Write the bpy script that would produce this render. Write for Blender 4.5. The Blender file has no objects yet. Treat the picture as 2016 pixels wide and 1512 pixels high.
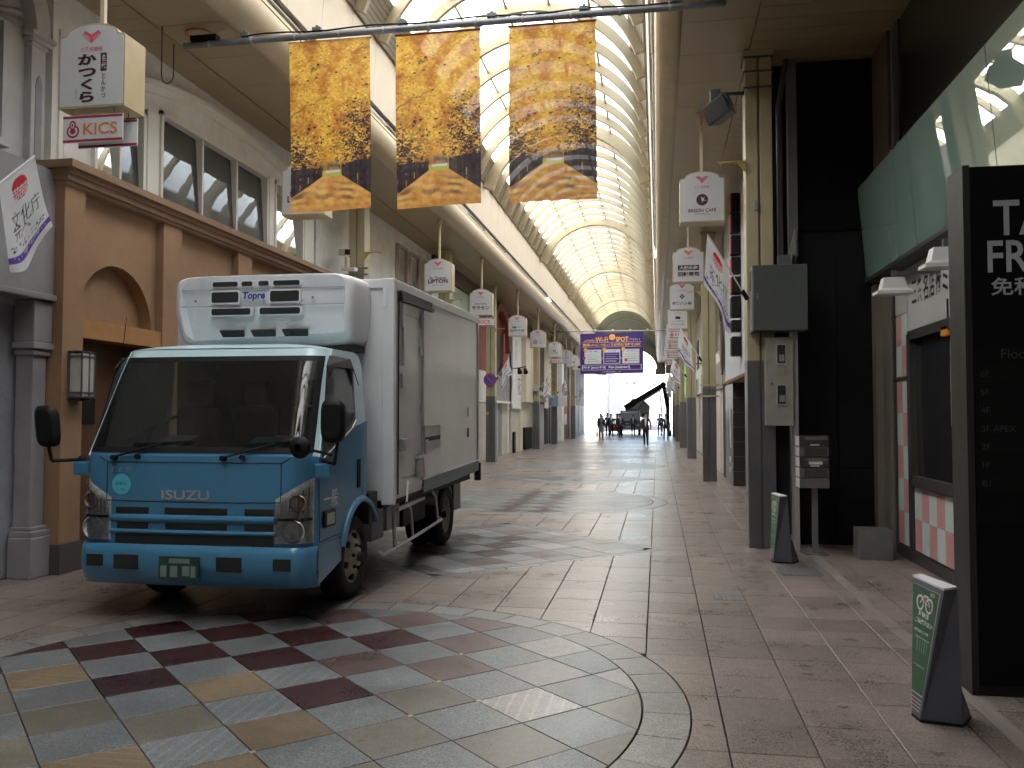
import bpy, bmesh, math, random
import numpy as np
from mathutils import Vector, Matrix
random.seed(7); np.random.seed(7)
R = math.radians
scene = bpy.context.scene
col = scene.collection

# ------------------------------------------------------------------ camera, sky, sun, exposure
cam_d = bpy.data.cameras.new("camera"); cam = bpy.data.objects.new("camera", cam_d); col.objects.link(cam)
cam.location = (0, 0, 1.6)
YAW, PITCH = R(9.632), R(2.101)
fwd = Vector((-math.sin(YAW)*math.cos(PITCH), math.cos(YAW)*math.cos(PITCH), math.sin(PITCH)))
cam.rotation_euler = fwd.to_track_quat('-Z', 'Y').to_euler()
cam_d.sensor_width = 36.0; cam_d.lens = 36.0*1690/2016
cam_d.clip_start = 0.05; cam_d.clip_end = 3000
scene.camera = cam

SUN_DIR = Vector((-0.42, -0.62, 0.78)).normalized()          # towards the sun
world = bpy.data.worlds.new("World"); scene.world = world; world.use_nodes = True
wn = world.node_tree; wn.nodes.clear()
sky = wn.nodes.new('ShaderNodeTexSky'); sky.sky_type = 'NISHITA'; sky.sun_disc = False
sky.sun_elevation = math.asin(SUN_DIR.z); sky.sun_rotation = math.atan2(SUN_DIR.x, SUN_DIR.y)
sky.air_density = 1.0; sky.dust_density = 1.5; sky.ozone_density = 1.0
bg = wn.nodes.new('ShaderNodeBackground'); bg.inputs['Strength'].default_value = 0.15
wo = wn.nodes.new('ShaderNodeOutputWorld')
wn.links.new(sky.outputs[0], bg.inputs['Color']); wn.links.new(bg.outputs[0], wo.inputs['Surface'])
sun_d = bpy.data.lights.new("sun", 'SUN'); sun_d.energy = 4.5; sun_d.angle = R(0.53); sun_d.color = (1.0, 0.965, 0.92)
sun = bpy.data.objects.new("sun", sun_d); col.objects.link(sun)
sun.rotation_euler = SUN_DIR.to_track_quat('Z', 'Y').to_euler(); sun.location = (0, -20, 40)

vs = scene.view_settings
vs.view_transform = 'Standard'; vs.look = 'None'; vs.gamma = 1.0; vs.use_curve_mapping = False
vs.exposure = 2.75
cy = scene.cycles
cy.max_bounces = 10; cy.diffuse_bounces = 6; cy.glossy_bounces = 5; cy.transmission_bounces = 6; cy.transparent_max_bounces = 12
cy.caustics_reflective = False; cy.caustics_refractive = False
cy.use_denoising = True; cy.sample_clamp_indirect = 8.0

# ------------------------------------------------------------------ helpers
def lin(h):
    h = h.lstrip('#'); v = [int(h[i:i+2], 16)/255 for i in (0, 2, 4)]
    return tuple((x/12.92 if x <= 0.04045 else ((x+0.055)/1.055)**2.4) for x in v)

MATS = {}
def mat(name, c, rough=0.5, metal=0.0, var=0.10, scale=3.0, bump=0.0, bscale=40.0, spec=0.5, coat=0.0, rvar=0.12, emit=None, detail=5.0, trans=0.0):
    """procedural paint/plaster/metal: base colour broken up by two noises, with uneven gloss and fine relief"""
    if name in MATS: return MATS[name]
    m = bpy.data.materials.new(name); m.use_nodes = True
    nt = m.node_tree; N = nt.nodes; Lk = nt.links
    b = N['Principled BSDF']
    tc = N.new('ShaderNodeTexCoord')
    no = N.new('ShaderNodeTexNoise'); no.inputs['Scale'].default_value = scale; no.inputs['Detail'].default_value = detail; no.inputs['Roughness'].default_value = 0.65
    Lk.new(tc.outputs['Object'], no.inputs['Vector'])
    mx = N.new('ShaderNodeMix'); mx.data_type = 'RGBA'
    mx.inputs[6].default_value = (*[max(0, x*(1-var)) for x in c[:3]], 1)
    mx.inputs[7].default_value = (*[min(1, x*(1+var)) for x in c[:3]], 1)
    rp = N.new('ShaderNodeMapRange'); rp.inputs[1].default_value = 0.3; rp.inputs[2].default_value = 0.7
    Lk.new(no.outputs['Fac'], rp.inputs[0]); Lk.new(rp.outputs[0], mx.inputs[0])
    Lk.new(mx.outputs[2], b.inputs['Base Color'])
    rr = N.new('ShaderNodeMapRange'); rr.inputs[1].default_value = 0.25; rr.inputs[2].default_value = 0.75
    rr.inputs[3].default_value = max(0.02, rough*(1-rvar)); rr.inputs[4].default_value = min(1, rough*(1+rvar))
    Lk.new(no.outputs['Fac'], rr.inputs[0]); Lk.new(rr.outputs[0], b.inputs['Roughness'])
    b.inputs['Metallic'].default_value = metal
    b.inputs['Specular IOR Level'].default_value = spec
    b.inputs['Coat Weight'].default_value = coat; b.inputs['Coat Roughness'].default_value = 0.06
    if bump:
        n2 = N.new('ShaderNodeTexNoise'); n2.inputs['Scale'].default_value = bscale; n2.inputs['Detail'].default_value = 6
        Lk.new(tc.outputs['Object'], n2.inputs['Vector'])
        bp = N.new('ShaderNodeBump'); bp.inputs['Strength'].default_value = 0.6; bp.inputs['Distance'].default_value = bump
        Lk.new(n2.outputs['Fac'], bp.inputs['Height']); Lk.new(bp.outputs[0], b.inputs['Normal'])
    if emit:
        b.inputs['Emission Color'].default_value = (*emit[:3], 1); b.inputs['Emission Strength'].default_value = emit[3]
    if trans:
        tl = N.new('ShaderNodeBsdfTranslucent'); Lk.new(mx.outputs[2], tl.inputs['Color'])
        ms = N.new('ShaderNodeMixShader'); ms.inputs[0].default_value = trans
        out = N['Material Output']
        Lk.new(b.outputs[0], ms.inputs[1]); Lk.new(tl.outputs[0], ms.inputs[2]); Lk.new(ms.outputs[0], out.inputs['Surface'])
    MATS[name] = m
    return m

def stone(name, c, rough=0.42, speck=0.35, stripes=0):
    """granite: fine grains, blotches, a shift per slab; optional sawn grooves"""
    if name in MATS: return MATS[name]
    m = bpy.data.materials.new(name); m.use_nodes = True
    nt = m.node_tree; N = nt.nodes; Lk = nt.links; b = N['Principled BSDF']
    geo = N.new('ShaderNodeNewGeometry'); oi = N.new('ShaderNodeObjectInfo')
    ad = N.new('ShaderNodeMath'); ad.operation = 'ADD'; Lk.new(geo.outputs['Random Per Island'], ad.inputs[0]); Lk.new(oi.outputs['Random'], ad.inputs[1])
    fr = N.new('ShaderNodeMath'); fr.operation = 'FRACT'; Lk.new(ad.outputs[0], fr.inputs[0])
    g1 = N.new('ShaderNodeTexNoise'); g1.inputs['Scale'].default_value = 72; g1.inputs['Detail'].default_value = 3; g1.inputs['Roughness'].default_value = 0.75
    g2 = N.new('ShaderNodeTexNoise'); g2.inputs['Scale'].default_value = 1.7; g2.inputs['Detail'].default_value = 7; g2.inputs['Roughness'].default_value = 0.7
    g3 = N.new('ShaderNodeTexNoise'); g3.inputs['Scale'].default_value = 15; g3.inputs['Detail'].default_value = 6; g3.inputs['Roughness'].default_value = 0.7
    for g in (g1, g2, g3): Lk.new(geo.outputs['Position'], g.inputs['Vector'])
    def rng(src, a, bb, lo, hi):
        r = N.new('ShaderNodeMapRange'); r.inputs[1].default_value = a; r.inputs[2].default_value = bb; r.inputs[3].default_value = lo; r.inputs[4].default_value = hi
        Lk.new(src, r.inputs[0]); return r.outputs[0]
    def mul(a, bb):
        q = N.new('ShaderNodeMath'); q.operation = 'MULTIPLY'; Lk.new(a, q.inputs[0]); Lk.new(bb, q.inputs[1]); return q.outputs[0]
    v = mul(mul(rng(g1.outputs['Fac'], 0.36, 0.64, 1-speck*1.25, 1+speck*1.25), rng(g2.outputs['Fac'], 0.3, 0.7, 0.70, 1.20)),
            mul(rng(fr.outputs[0], 0, 1, 0.84, 1.16), rng(g3.outputs['Fac'], 0.32, 0.68, 0.80, 1.18)))
    if stripes:
        tc = N.new('ShaderNodeTexCoord'); wv = N.new('ShaderNodeTexWave'); wv.wave_type = 'BANDS'; wv.bands_direction = 'X' if stripes == 1 else 'Y'
        wv.inputs['Scale'].default_value = 4.3; Lk.new(tc.outputs['Object'], wv.inputs['Vector'])
        v = mul(v, rng(wv.outputs['Fac'], 0.82, 0.9, 1.0, 1.28))
    cm = N.new('ShaderNodeVectorMath'); cm.operation = 'SCALE'; cm.inputs[0].default_value = c; Lk.new(v, cm.inputs['Scale'])
    Lk.new(cm.outputs[0], b.inputs['Base Color'])
    Lk.new(mul(rng(g2.outputs['Fac'], 0.3, 0.7, rough*0.8, rough*1.25), rng(g1.outputs['Fac'], 0.3, 0.7, 0.85, 1.15)), b.inputs['Roughness'])
    bp = N.new('ShaderNodeBump'); bp.inputs['Strength'].default_value = 0.30; bp.inputs['Distance'].default_value = 0.0012
    Lk.new(g3.outputs['Fac'], bp.inputs['Height']); Lk.new(bp.outputs[0], b.inputs['Normal'])
    MATS[name] = m; return m

def glass_dark(name, tint=(0.012, 0.016, 0.016), base=0.10, rough=0.015, ior=1.5, wob=0.25):
    """window with a dim room behind it: mirror-like film over a dark body, stronger at grazing angles"""
    if name in MATS: return MATS[name]
    m = bpy.data.materials.new(name); m.use_nodes = True; nt = m.node_tree; N = nt.nodes; Lk = nt.links
    b = N['Principled BSDF']; b.inputs['Base Color'].default_value = (*tint, 1); b.inputs['Roughness'].default_value = 0.5
    gl = N.new('ShaderNodeBsdfGlossy'); gl.inputs['Roughness'].default_value = rough; gl.inputs['Color'].default_value = (0.93, 0.97, 0.97, 1)
    tc = N.new('ShaderNodeTexCoord'); no = N.new('ShaderNodeTexNoise'); no.inputs['Scale'].default_value = 1.2
    Lk.new(tc.outputs['Object'], no.inputs['Vector'])
    bp = N.new('ShaderNodeBump'); bp.inputs['Strength'].default_value = wob; bp.inputs['Distance'].default_value = 0.01; Lk.new(no.outputs['Fac'], bp.inputs['Height'])
    Lk.new(bp.outputs[0], gl.inputs['Normal'])
    fz = N.new('ShaderNodeFresnel'); fz.inputs['IOR'].default_value = ior
    mr = N.new('ShaderNodeMapRange'); mr.inputs[1].default_value = ((ior-1)/(ior+1))**2; mr.inputs[2].default_value = 1; mr.inputs[3].default_value = base; mr.inputs[4].default_value = 1
    Lk.new(fz.outputs[0], mr.inputs[0])
    ms = N.new('ShaderNodeMixShader'); Lk.new(mr.outputs[0], ms.inputs[0]); Lk.new(b.outputs[0], ms.inputs[1]); Lk.new(gl.outputs[0], ms.inputs[2])
    Lk.new(ms.outputs[0], N['Material Output'].inputs['Surface'])
    MATS[name] = m; return m

def glass_clear(name, tint=(0.55, 0.66, 0.64), base=0.07, haze=0.0):
    if name in MATS: return MATS[name]
    m = bpy.data.materials.new(name); m.use_nodes = True; nt = m.node_tree; N = nt.nodes; Lk = nt.links
    N.remove(N['Principled BSDF'])
    tr = N.new('ShaderNodeBsdfTransparent'); tr.inputs['Color'].default_value = (*tint, 1)
    gl = N.new('ShaderNodeBsdfGlossy'); gl.inputs['Roughness'].default_value = 0.01
    fz = N.new('ShaderNodeFresnel'); fz.inputs['IOR'].default_value = 1.5
    mr = N.new('ShaderNodeMapRange'); mr.inputs[1].default_value = 0.04; mr.inputs[2].default_value = 1; mr.inputs[3].default_value = base; mr.inputs[4].default_value = 1
    Lk.new(fz.outputs[0], mr.inputs[0])
    ms = N.new('ShaderNodeMixShader'); Lk.new(mr.outputs[0], ms.inputs[0]); Lk.new(tr.outputs[0], ms.inputs[1]); Lk.new(gl.outputs[0], ms.inputs[2])
    df = N.new('ShaderNodeBsdfDiffuse'); df.inputs['Color'].default_value = (0.35, 0.34, 0.31, 1); m2 = N.new('ShaderNodeMixShader'); m2.inputs[0].default_value = haze  # even grey diffuse share standing in for reflections that haze the glass
    Lk.new(ms.outputs[0], m2.inputs[1]); Lk.new(df.outputs[0], m2.inputs[2])
    Lk.new(m2.outputs[0], N['Material Output'].inputs['Surface'])
    MATS[name] = m; return m

def slatted(name, c, pitch=0.08, rough=0.5, depth=0.012, axis='Z', metal=0.0):
    """roll shutter / siding too far off to pick its slats apart"""
    if name in MATS: return MATS[name]
    m = mat(name, c, rough, metal); nt = m.node_tree; N = nt.nodes; Lk = nt.links
    tc = N.new('ShaderNodeTexCoord'); wv = N.new('ShaderNodeTexWave'); wv.wave_type = 'BANDS'; wv.bands_direction = axis; wv.wave_profile = 'SAW'
    wv.inputs['Scale'].default_value = 1/pitch/3.18; wv.inputs['Distortion'].default_value = 0
    Lk.new(tc.outputs['Object'], wv.inputs['Vector'])
    bp = N.new('ShaderNodeBump'); bp.inputs['Strength'].default_value = 1.0; bp.inputs['Distance'].default_value = depth
    Lk.new(wv.outputs['Fac'], bp.inputs['Height']); Lk.new(bp.outputs[0], N['Principled BSDF'].inputs['Normal'])
    return m

def print_mat(name, trans=0.0, rough=0.75, thin=0.0):
    if name in MATS: return MATS[name]
    m = bpy.data.materials.new(name); m.use_nodes = True; nt = m.node_tree; N = nt.nodes; Lk = nt.links
    b = N['Principled BSDF']; at = N.new('ShaderNodeAttribute'); at.attribute_name = 'ink'
    no = N.new('ShaderNodeTexNoise'); no.inputs['Scale'].default_value = 5
    sc_ = N.new('ShaderNodeMapRange'); sc_.inputs[3].default_value = 0.9; sc_.inputs[4].default_value = 1.08; Lk.new(no.outputs['Fac'], sc_.inputs[0])
    vm = N.new('ShaderNodeVectorMath'); vm.operation = 'SCALE'; Lk.new(at.outputs['Color'], vm.inputs[0]); Lk.new(sc_.outputs[0], vm.inputs['Scale'])
    Lk.new(vm.outputs[0], b.inputs['Base Color']); b.inputs['Roughness'].default_value = rough
    if trans:
        tl = N.new('ShaderNodeBsdfTranslucent'); Lk.new(vm.outputs[0], tl.inputs['Color'])
        ms = N.new('ShaderNodeMixShader'); ms.inputs[0].default_value = trans
        Lk.new(b.outputs[0], ms.inputs[1]); Lk.new(tl.outputs[0], ms.inputs[2])
        tp = N.new('ShaderNodeBsdfTransparent'); m2 = N.new('ShaderNodeMixShader'); m2.inputs[0].default_value = thin
        Lk.new(ms.outputs[0], m2.inputs[1]); Lk.new(tp.outputs[0], m2.inputs[2]); Lk.new(m2.outputs[0], N['Material Output'].inputs['Surface'])
    MATS[name] = m; return m

class MB:
    """collects shapes into one mesh"""
    def __init__(s): s.v = []; s.f = []; s.m = []; s.sm = []
    def add(s, vs_, fs, m=0, smooth=False):
        o = len(s.v); s.v += [tuple(p) for p in vs_]
        for f in fs: s.f.append([o+i for i in f]); s.m.append(m); s.sm.append(smooth)
        return s
    def box(s, x0, x1, y0, y1, z0, z1, m=0):
        v = [(x, y, z) for z in (z0, z1) for y in (y0, y1) for x in (x0, x1)]
        return s.add(v, [(0, 2, 3, 1), (4, 5, 7, 6), (0, 1, 5, 4), (2, 6, 7, 3), (0, 4, 6, 2), (1, 3, 7, 5)], m)
    def obox(s, p0, p1, w, h, m=0, up=(0, 0, 1)):
        p0, p1 = Vector(p0), Vector(p1); d = (p1-p0).normalized(); u = Vector(up)
        r = d.cross(u)
        if r.length < 1e-4: r = d.cross(Vector((1, 0, 0)))
        r.normalize(); u = r.cross(d)
        v = [p + r*a*w/2 + u*b*h/2 for p in (p0, p1) for b in (-1, 1) for a in (-1, 1)]
        return s.add(v, [(0, 2, 3, 1), (4, 5, 7, 6), (0, 1, 5, 4), (2, 6, 7, 3), (0, 4, 6, 2), (1, 3, 7, 5)], m)
    def prism(s, poly, axis, a, b, m=0, smooth=False):
        n = len(poly)
        def P(p, t): return (t, p[0], p[1]) if axis == 'x' else (p[0], t, p[1]) if axis == 'y' else (p[0], p[1], t)
        v = [P(p, a) for p in poly] + [P(p, b) for p in poly]
        s.add(v, [tuple(range(n))[::-1], tuple(range(n, 2*n))], m)
        o = len(s.v) - 2*n
        for i in range(n): s.f.append([o+i, o+(i+1) % n, o+n+(i+1) % n, o+n+i]); s.m.append(m); s.sm.append(smooth)
        return s
    def cyl(s, p0, p1, r0, r1=None, n=12, m=0, cap=True):
        r1 = r0 if r1 is None else r1
        p0, p1 = Vector(p0), Vector(p1); d = (p1-p0).normalized()
        a = d.orthogonal().normalized(); b = d.cross(a)
        v = []
        for p, r in ((p0, r0), (p1, r1)):
            for i in range(n): t = 2*math.pi*i/n; v.append(p + a*math.cos(t)*r + b*math.sin(t)*r)
        s.add(v, [(i, (i+1) % n, n+(i+1) % n, n+i) for i in range(n)], m, True)
        if cap: s.add(v, [tuple(range(n))[::-1], tuple(range(n, 2*n))], m)
        return s
    def tube(s, path, r, n=8, m=0):
        for a, b in zip(path[:-1], path[1:]): s.cyl(a, b, r, n=n, m=m)
        return s
    def rings(s, rings, m=0, smooth=True, closed=True, caps=True):
        n = len(rings[0]); v = [p for rg in rings for p in rg]; f = []
        for k in range(len(rings)-1):
            for i in range(n if closed else n-1):
                j = (i+1) % n; f.append((k*n+i, k*n+j, (k+1)*n+j, (k+1)*n+i))
        s.add(v, f, m, smooth)
        if caps and closed: s.add([p for p in rings[0]], [tuple(range(n))[::-1]], m); s.add([p for p in rings[-1]], [tuple(range(n))], m)
        return s
    def lathe(s, prof, c, axis='x', n=28, m=0, smooth=True):
        rg = []
        for a, r in prof:
            ring = []
            for i in range(n):
                t = 2*math.pi*i/n; u, w = r*math.cos(t), r*math.sin(t)
                ring.append((c[0]+a, c[1]+u, c[2]+w) if axis == 'x' else (c[0]+u, c[1]+a, c[2]+w) if axis == 'y' else (c[0]+u, c[1]+w, c[2]+a))
            rg.append(ring)
        return s.rings(rg, m, smooth, True, False)
    def grid(s, nu, nv, fn, m=0, smooth=True):
        v = [fn(i/nu, j/nv) for j in range(nv+1) for i in range(nu+1)]
        f = [(j*(nu+1)+i, j*(nu+1)+i+1, (j+1)*(nu+1)+i+1, (j+1)*(nu+1)+i) for j in range(nv) for i in range(nu)]
        return s.add(v, f, m, smooth)
    def build(s, name, mats, parent=None, local=False, bevel=0.0, thick=0.0):
        me = bpy.data.meshes.new(name)
        off = Vector((0, 0, 0))
        if parent is not None and not local:
            off = parent.location.copy()
            if parent.parent is not None: off += parent.parent.location
        me.from_pydata([(p[0]-off.x, p[1]-off.y, p[2]-off.z) for p in s.v], [], s.f)
        if not isinstance(mats, (list, tuple)): mats = [mats]
        for q in mats: me.materials.append(q)
        me.polygons.foreach_set('material_index', s.m); me.polygons.foreach_set('use_smooth', s.sm)
        bm = bmesh.new(); bm.from_mesh(me)
        if bevel: bmesh.ops.remove_doubles(bm, verts=bm.verts, dist=1e-5)
        bmesh.ops.recalc_face_normals(bm, faces=bm.faces)
        if bevel: bmesh.ops.bevel(bm, geom=[e for e in bm.edges if len(e.link_faces) == 2 and e.calc_face_angle(0) > 0.6], offset=bevel, segments=2, profile=0.6, affect='EDGES', clamp_overlap=True)
        bm.to_mesh(me); bm.free()
        o = bpy.data.objects.new(name, me); col.objects.link(o)
        if parent is not None: o.parent = parent
        if thick:
            md = o.modifiers.new('solid', 'SOLIDIFY'); md.thickness = thick; md.offset = 0
        return o

def thing(name, label, cat, loc=(0, 0, 0), rotz=0.0, group=None):
    o = bpy.data.objects.new(name, None); col.objects.link(o); o.empty_display_size = 0.2
    o.location = loc; o.rotation_euler = (0, 0, rotz); o['label'] = label; o['category'] = cat; o['kind'] = 'thing'
    if group: o['group'] = group
    return o
def tag(o, label, cat, group=None):
    o['label'] = label; o['category'] = cat
    if group: o['group'] = group
    return o
def struct(o): o['kind'] = 'structure'; return o
def copy_to(o, parent=None, loc=None, rot=None):
    c = o.copy(); col.objects.link(c); c.parent = parent
    if loc is not None: c.location = loc
    if rot is not None: c.rotation_euler = rot
    return c
def copy_tree(o, parent=None):
    c = copy_to(o, parent)
    for ch in list(o.children): copy_tree(ch, c)
    return c

_tc = {}
def text_mesh(body, bold=0.0):
    k = (body, bold)
    if k in _tc: return _tc[k]
    c = bpy.data.curves.new('lettering', 'FONT'); c.body = body; c.resolution_u = 3; c.offset = bold; c.fill_mode = 'FRONT' if False else c.fill_mode
    o = bpy.data.objects.new('lettering', c)
    me = bpy.data.meshes.new_from_object(o)
    bpy.data.objects.remove(o); bpy.data.curves.remove(c)
    v = np.array([p.co[:2] for p in me.vertices]); lo, hi = v.min(0), v.max(0)
    me.calc_loop_triangles()
    tr = np.array([t.vertices[:] for t in me.loop_triangles])
    _tc[k] = (v, tr, lo, hi); bpy.data.meshes.remove(me)
    return _tc[k]
def text(body, at, m, parent, w=None, h=None, face='-y', bold=0.0, name='lettering', vertical=False, local=False, shear=0.0):
    """flat lettering centred at a point; w and/or h give its drawn size"""
    if vertical:
        vv, tt, o = [], [], 0
        for k, ch in enumerate(body):
            if ch == ' ': continue
            v, t, lo, hi = text_mesh(ch, bold); vv.append(v - [(lo[0]+hi[0])/2, k*1.05]); tt.append(t+o); o += len(v)
        v = np.vstack(vv); t = np.vstack(tt); lo, hi = v.min(0), v.max(0)
    else: v, t, lo, hi = text_mesh(body, bold)
    sz = hi-lo
    sx = w/sz[0] if w else h/sz[1]; sy = h/sz[1] if h else sx
    p = (v-(lo+hi)/2)*[sx, sy]
    p[:, 0] += shear*p[:, 1]
    x, y, z = at
    if face == '-y': q = [(x+a, y, z+b) for a, b in p]
    elif face == '+y': q = [(x-a, y, z+b) for a, b in p]
    elif face == '-x': q = [(x, y-a, z+b) for a, b in p]
    elif face == '+x': q = [(x, y+a, z+b) for a, b in p]
    else: q = [(x+a, y+b, z) for a, b in p]
    mb = MB(); mb.add(q, [tuple(i) for i in t])
    return mb.build(name, m, parent, local)

class Print:
    """flat print kept as a colour per point of a fine cloth grid"""
    def __init__(s, nx, ny, c): s.nx, s.ny = nx, ny; s.a = np.ones((ny+1, nx+1, 3))*np.array(c); s.X, s.Y = np.meshgrid(np.linspace(0, 1, nx+1), np.linspace(0, 1, ny+1)); s.asp = 1.0
    def rect(s, x0, y0, x1, y1, c): s.a[(s.X >= x0) & (s.X <= x1) & (s.Y >= y0) & (s.Y <= y1)] = c
    def mask(s, k, c): s.a[k] = c
    def disc(s, x, y, rx, ry, c): s.a[((s.X-x)/rx)**2+((s.Y-y)/ry)**2 <= 1] = c
    def text(s, body, x, y, w, h, c, bold=0.0, rot=0.0):
        v, t, lo, hi = text_mesh(body, bold)
        p = (v-(lo+hi)/2)/(hi-lo)*[w, h]
        cr, sr = math.cos(rot), math.sin(rot)
        p = np.stack([p[:, 0]*cr-p[:, 1]*sr*s.asp, p[:, 0]*sr/s.asp+p[:, 1]*cr], 1)+[x, y]
        for tri in t:
            A, B, C = p[tri]; mn = p[tri].min(0); mx = p[tri].max(0)
            i0, i1 = int(max(0, math.floor(mn[0]*s.nx))), int(min(s.nx, math.ceil(mx[0]*s.nx)))
            j0, j1 = int(max(0, math.floor(mn[1]*s.ny))), int(min(s.ny, math.ceil(mx[1]*s.ny)))
            if i1 < i0 or j1 < j0: continue
            X = s.X[j0:j1+1, i0:i1+1]; Y = s.Y[j0:j1+1, i0:i1+1]
            def e(P, Q): return (Q[0]-P[0])*(Y-P[1])-(Q[1]-P[1])*(X-P[0])
            a, b, d = e(A, B), e(B, C), e(C, A)
            k = ((a >= 0) & (b >= 0) & (d >= 0)) | ((a <= 0) & (b <= 0) & (d <= 0))
            s.a[j0:j1+1, i0:i1+1][k] = c
    def mesh(s, name, m, fn):
        """fn(u, v) -> point; v runs up"""
        nx, ny = s.nx, s.ny
        me = bpy.data.meshes.new(name)
        vs_ = [tuple(fn(i/nx, j/ny)) for j in range(ny+1) for i in range(nx+1)]
        fs = [(j*(nx+1)+i, j*(nx+1)+i+1, (j+1)*(nx+1)+i+1, (j+1)*(nx+1)+i) for j in range(ny) for i in range(nx)]
        me.from_pydata(vs_, [], fs); me.materials.append(m)
        at = me.color_attributes.new('ink', 'FLOAT_COLOR', 'POINT')
        at.data.foreach_set('color', np.concatenate([s.a.reshape(-1, 3), np.ones(((nx+1)*(ny+1), 1))], 1).ravel().astype(np.float32))
        me.polygons.foreach_set('use_smooth', [True]*len(fs))
        return me

def inview(x, y, z=0.0, margin=0.15):
    d = Vector((x, y, z))-cam.location; zz = d.dot(fwd)
    if zz < 0.3: return False
    r = Vector((math.cos(YAW), math.sin(YAW), 0)); u = r.cross(fwd)
    return abs(d.dot(r)/zz) < 0.596+margin and abs(d.dot(u)/zz) < 0.447+margin

# ------------------------------------------------------------------ materials shared by many things
W_ = mat('white_paint', (0.74, 0.74, 0.74), 0.45, var=0.05)
PLASTER = mat('white_plaster', (0.74, 0.73, 0.70), 0.85, var=0.12, bump=0.004, bscale=60)
ROUGHPL = mat('rough_white_plaster', (0.72, 0.71, 0.66), 0.9, var=0.14, scale=2, bump=0.03, bscale=14)
BEIGE = mat('beige_steel_paint', (0.47, 0.385, 0.235), 0.42, var=0.08)
OLIVE = mat('olive_beige_paint', (0.40, 0.35, 0.22), 0.45, var=0.08)
SLEEVE = mat('brushed_sleeve', (0.155, 0.16, 0.168), 0.38, metal=0.6, var=0.12, scale=1.6)
STEEL = mat('galvanised_steel', (0.20, 0.205, 0.205), 0.42, metal=0.5, var=0.14, scale=6)
DKSTEEL = mat('dark_painted_steel', (0.10, 0.11, 0.12), 0.45, metal=0.2)
BLACK = mat('black_panel', (0.004, 0.0042, 0.0046), 0.55, var=0.2, spec=0.12)
BLACKM = mat('matt_black_plastic', (0.008, 0.008, 0.009), 0.6, var=0.15, spec=0.25)
RUBBER = mat('tyre_rubber', (0.018, 0.018, 0.018), 0.85, var=0.25, bump=0.002)
GREY = mat('mid_grey_paint', (0.22, 0.22, 0.23), 0.5)
LGREY = mat('pale_grey_paint', (0.33, 0.33, 0.32), 0.5)
RED = mat('red_print', (0.55, 0.05, 0.06), 0.5, var=0.04)
PINKRED = mat('pink_red_print', (0.66, 0.10, 0.16), 0.5, var=0.04)
CRIMSON = mat('dark_crimson_print', (0.33, 0.02, 0.045), 0.5, var=0.04)
ORANGE = mat('orange_print', (0.60, 0.20, 0.07), 0.5, var=0.04)
INK = mat('plum_ink', (0.05, 0.012, 0.022), 0.5, var=0.04)
INKGREY = mat('grey_ink', (0.18, 0.16, 0.17), 0.5, var=0.04)
SIGNWHITE = mat('sign_face_white', (0.70, 0.72, 0.75), 0.32, var=0.03, coat=0.2, trans=0.25)
GOLD = mat('gold_bracket', (0.50, 0.37, 0.11), 0.35, metal=0.35)
GLASS = glass_dark('window_glass', base=0.085)
CREAM = mat('cream_paint', (0.66, 0.60, 0.48), 0.55, var=0.06)

# ------------------------------------------------------------------ ground and paving
gb = MB(); gb.box(-600, 600, -300, 78.6, -0.60, -0.030); gnd = struct(gb.build('ground', mat('mortar', (0.05, 0.045, 0.042), 0.9, var=0.3, scale=12)))
rd = MB(); rd.box(-600, 600, 78.6, 2200, -0.60, -0.12); road = struct(rd.build('road', mat('asphalt', (0.26, 0.26, 0.26), 0.8, var=0.2, scale=2, bump=0.003, bscale=120)))
for k, (x0, x1) in enumerate([(x, x+0.45) for x in np.arange(-6.0, 1.2, 0.9)]):
    q = MB(); q.box(x0, x1, 80.2, 83.2, -0.12, -0.114); q.build('zebra_stripe', W_, road)
kb = MB(); kb.box(-40, 40, 78.3, 78.6, -0.12, -0.001); struct(kb.build('kerb', mat('kerb_granite', (0.34, 0.33, 0.32), 0.8)))

SLABM = stone('pink_granite', (0.218, 0.176, 0.157), 0.31, 0.42)
GRANM = {'g': stone('blue_grey_granite', (0.136, 0.146, 0.150), 0.36, 0.48), 'h': stone('sawn_blue_grey_granite', (0.142, 0.152, 0.156), 0.36, 0.38, 1),
         'M': stone('maroon_granite', (0.040, 0.016, 0.016), 0.30, 0.22), 'N': stone('sawn_maroon_granite', (0.048, 0.018, 0.018), 0.30, 0.2, 2),
         'P': stone('brown_granite', (0.105, 0.068, 0.063), 0.32, 0.28), 'T': stone('ochre_granite', (0.158, 0.116, 0.074), 0.36, 0.25),
         'U': stone('sawn_ochre_granite', (0.162, 0.120, 0.077), 0.36, 0.25, 2), 'B': stone('umber_granite', (0.135, 0.120, 0.098), 0.36, 0.30),
         'K': stone('pale_pink_granite', (0.235, 0.210, 0.205), 0.36, 0.24), 'L': stone('sawn_pale_pink_granite', (0.24, 0.215, 0.21), 0.30, 0.2, 1),
         'R': stone('pale_ring_granite', (0.205, 0.198, 0.182), 0.38, 0.38)}
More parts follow.
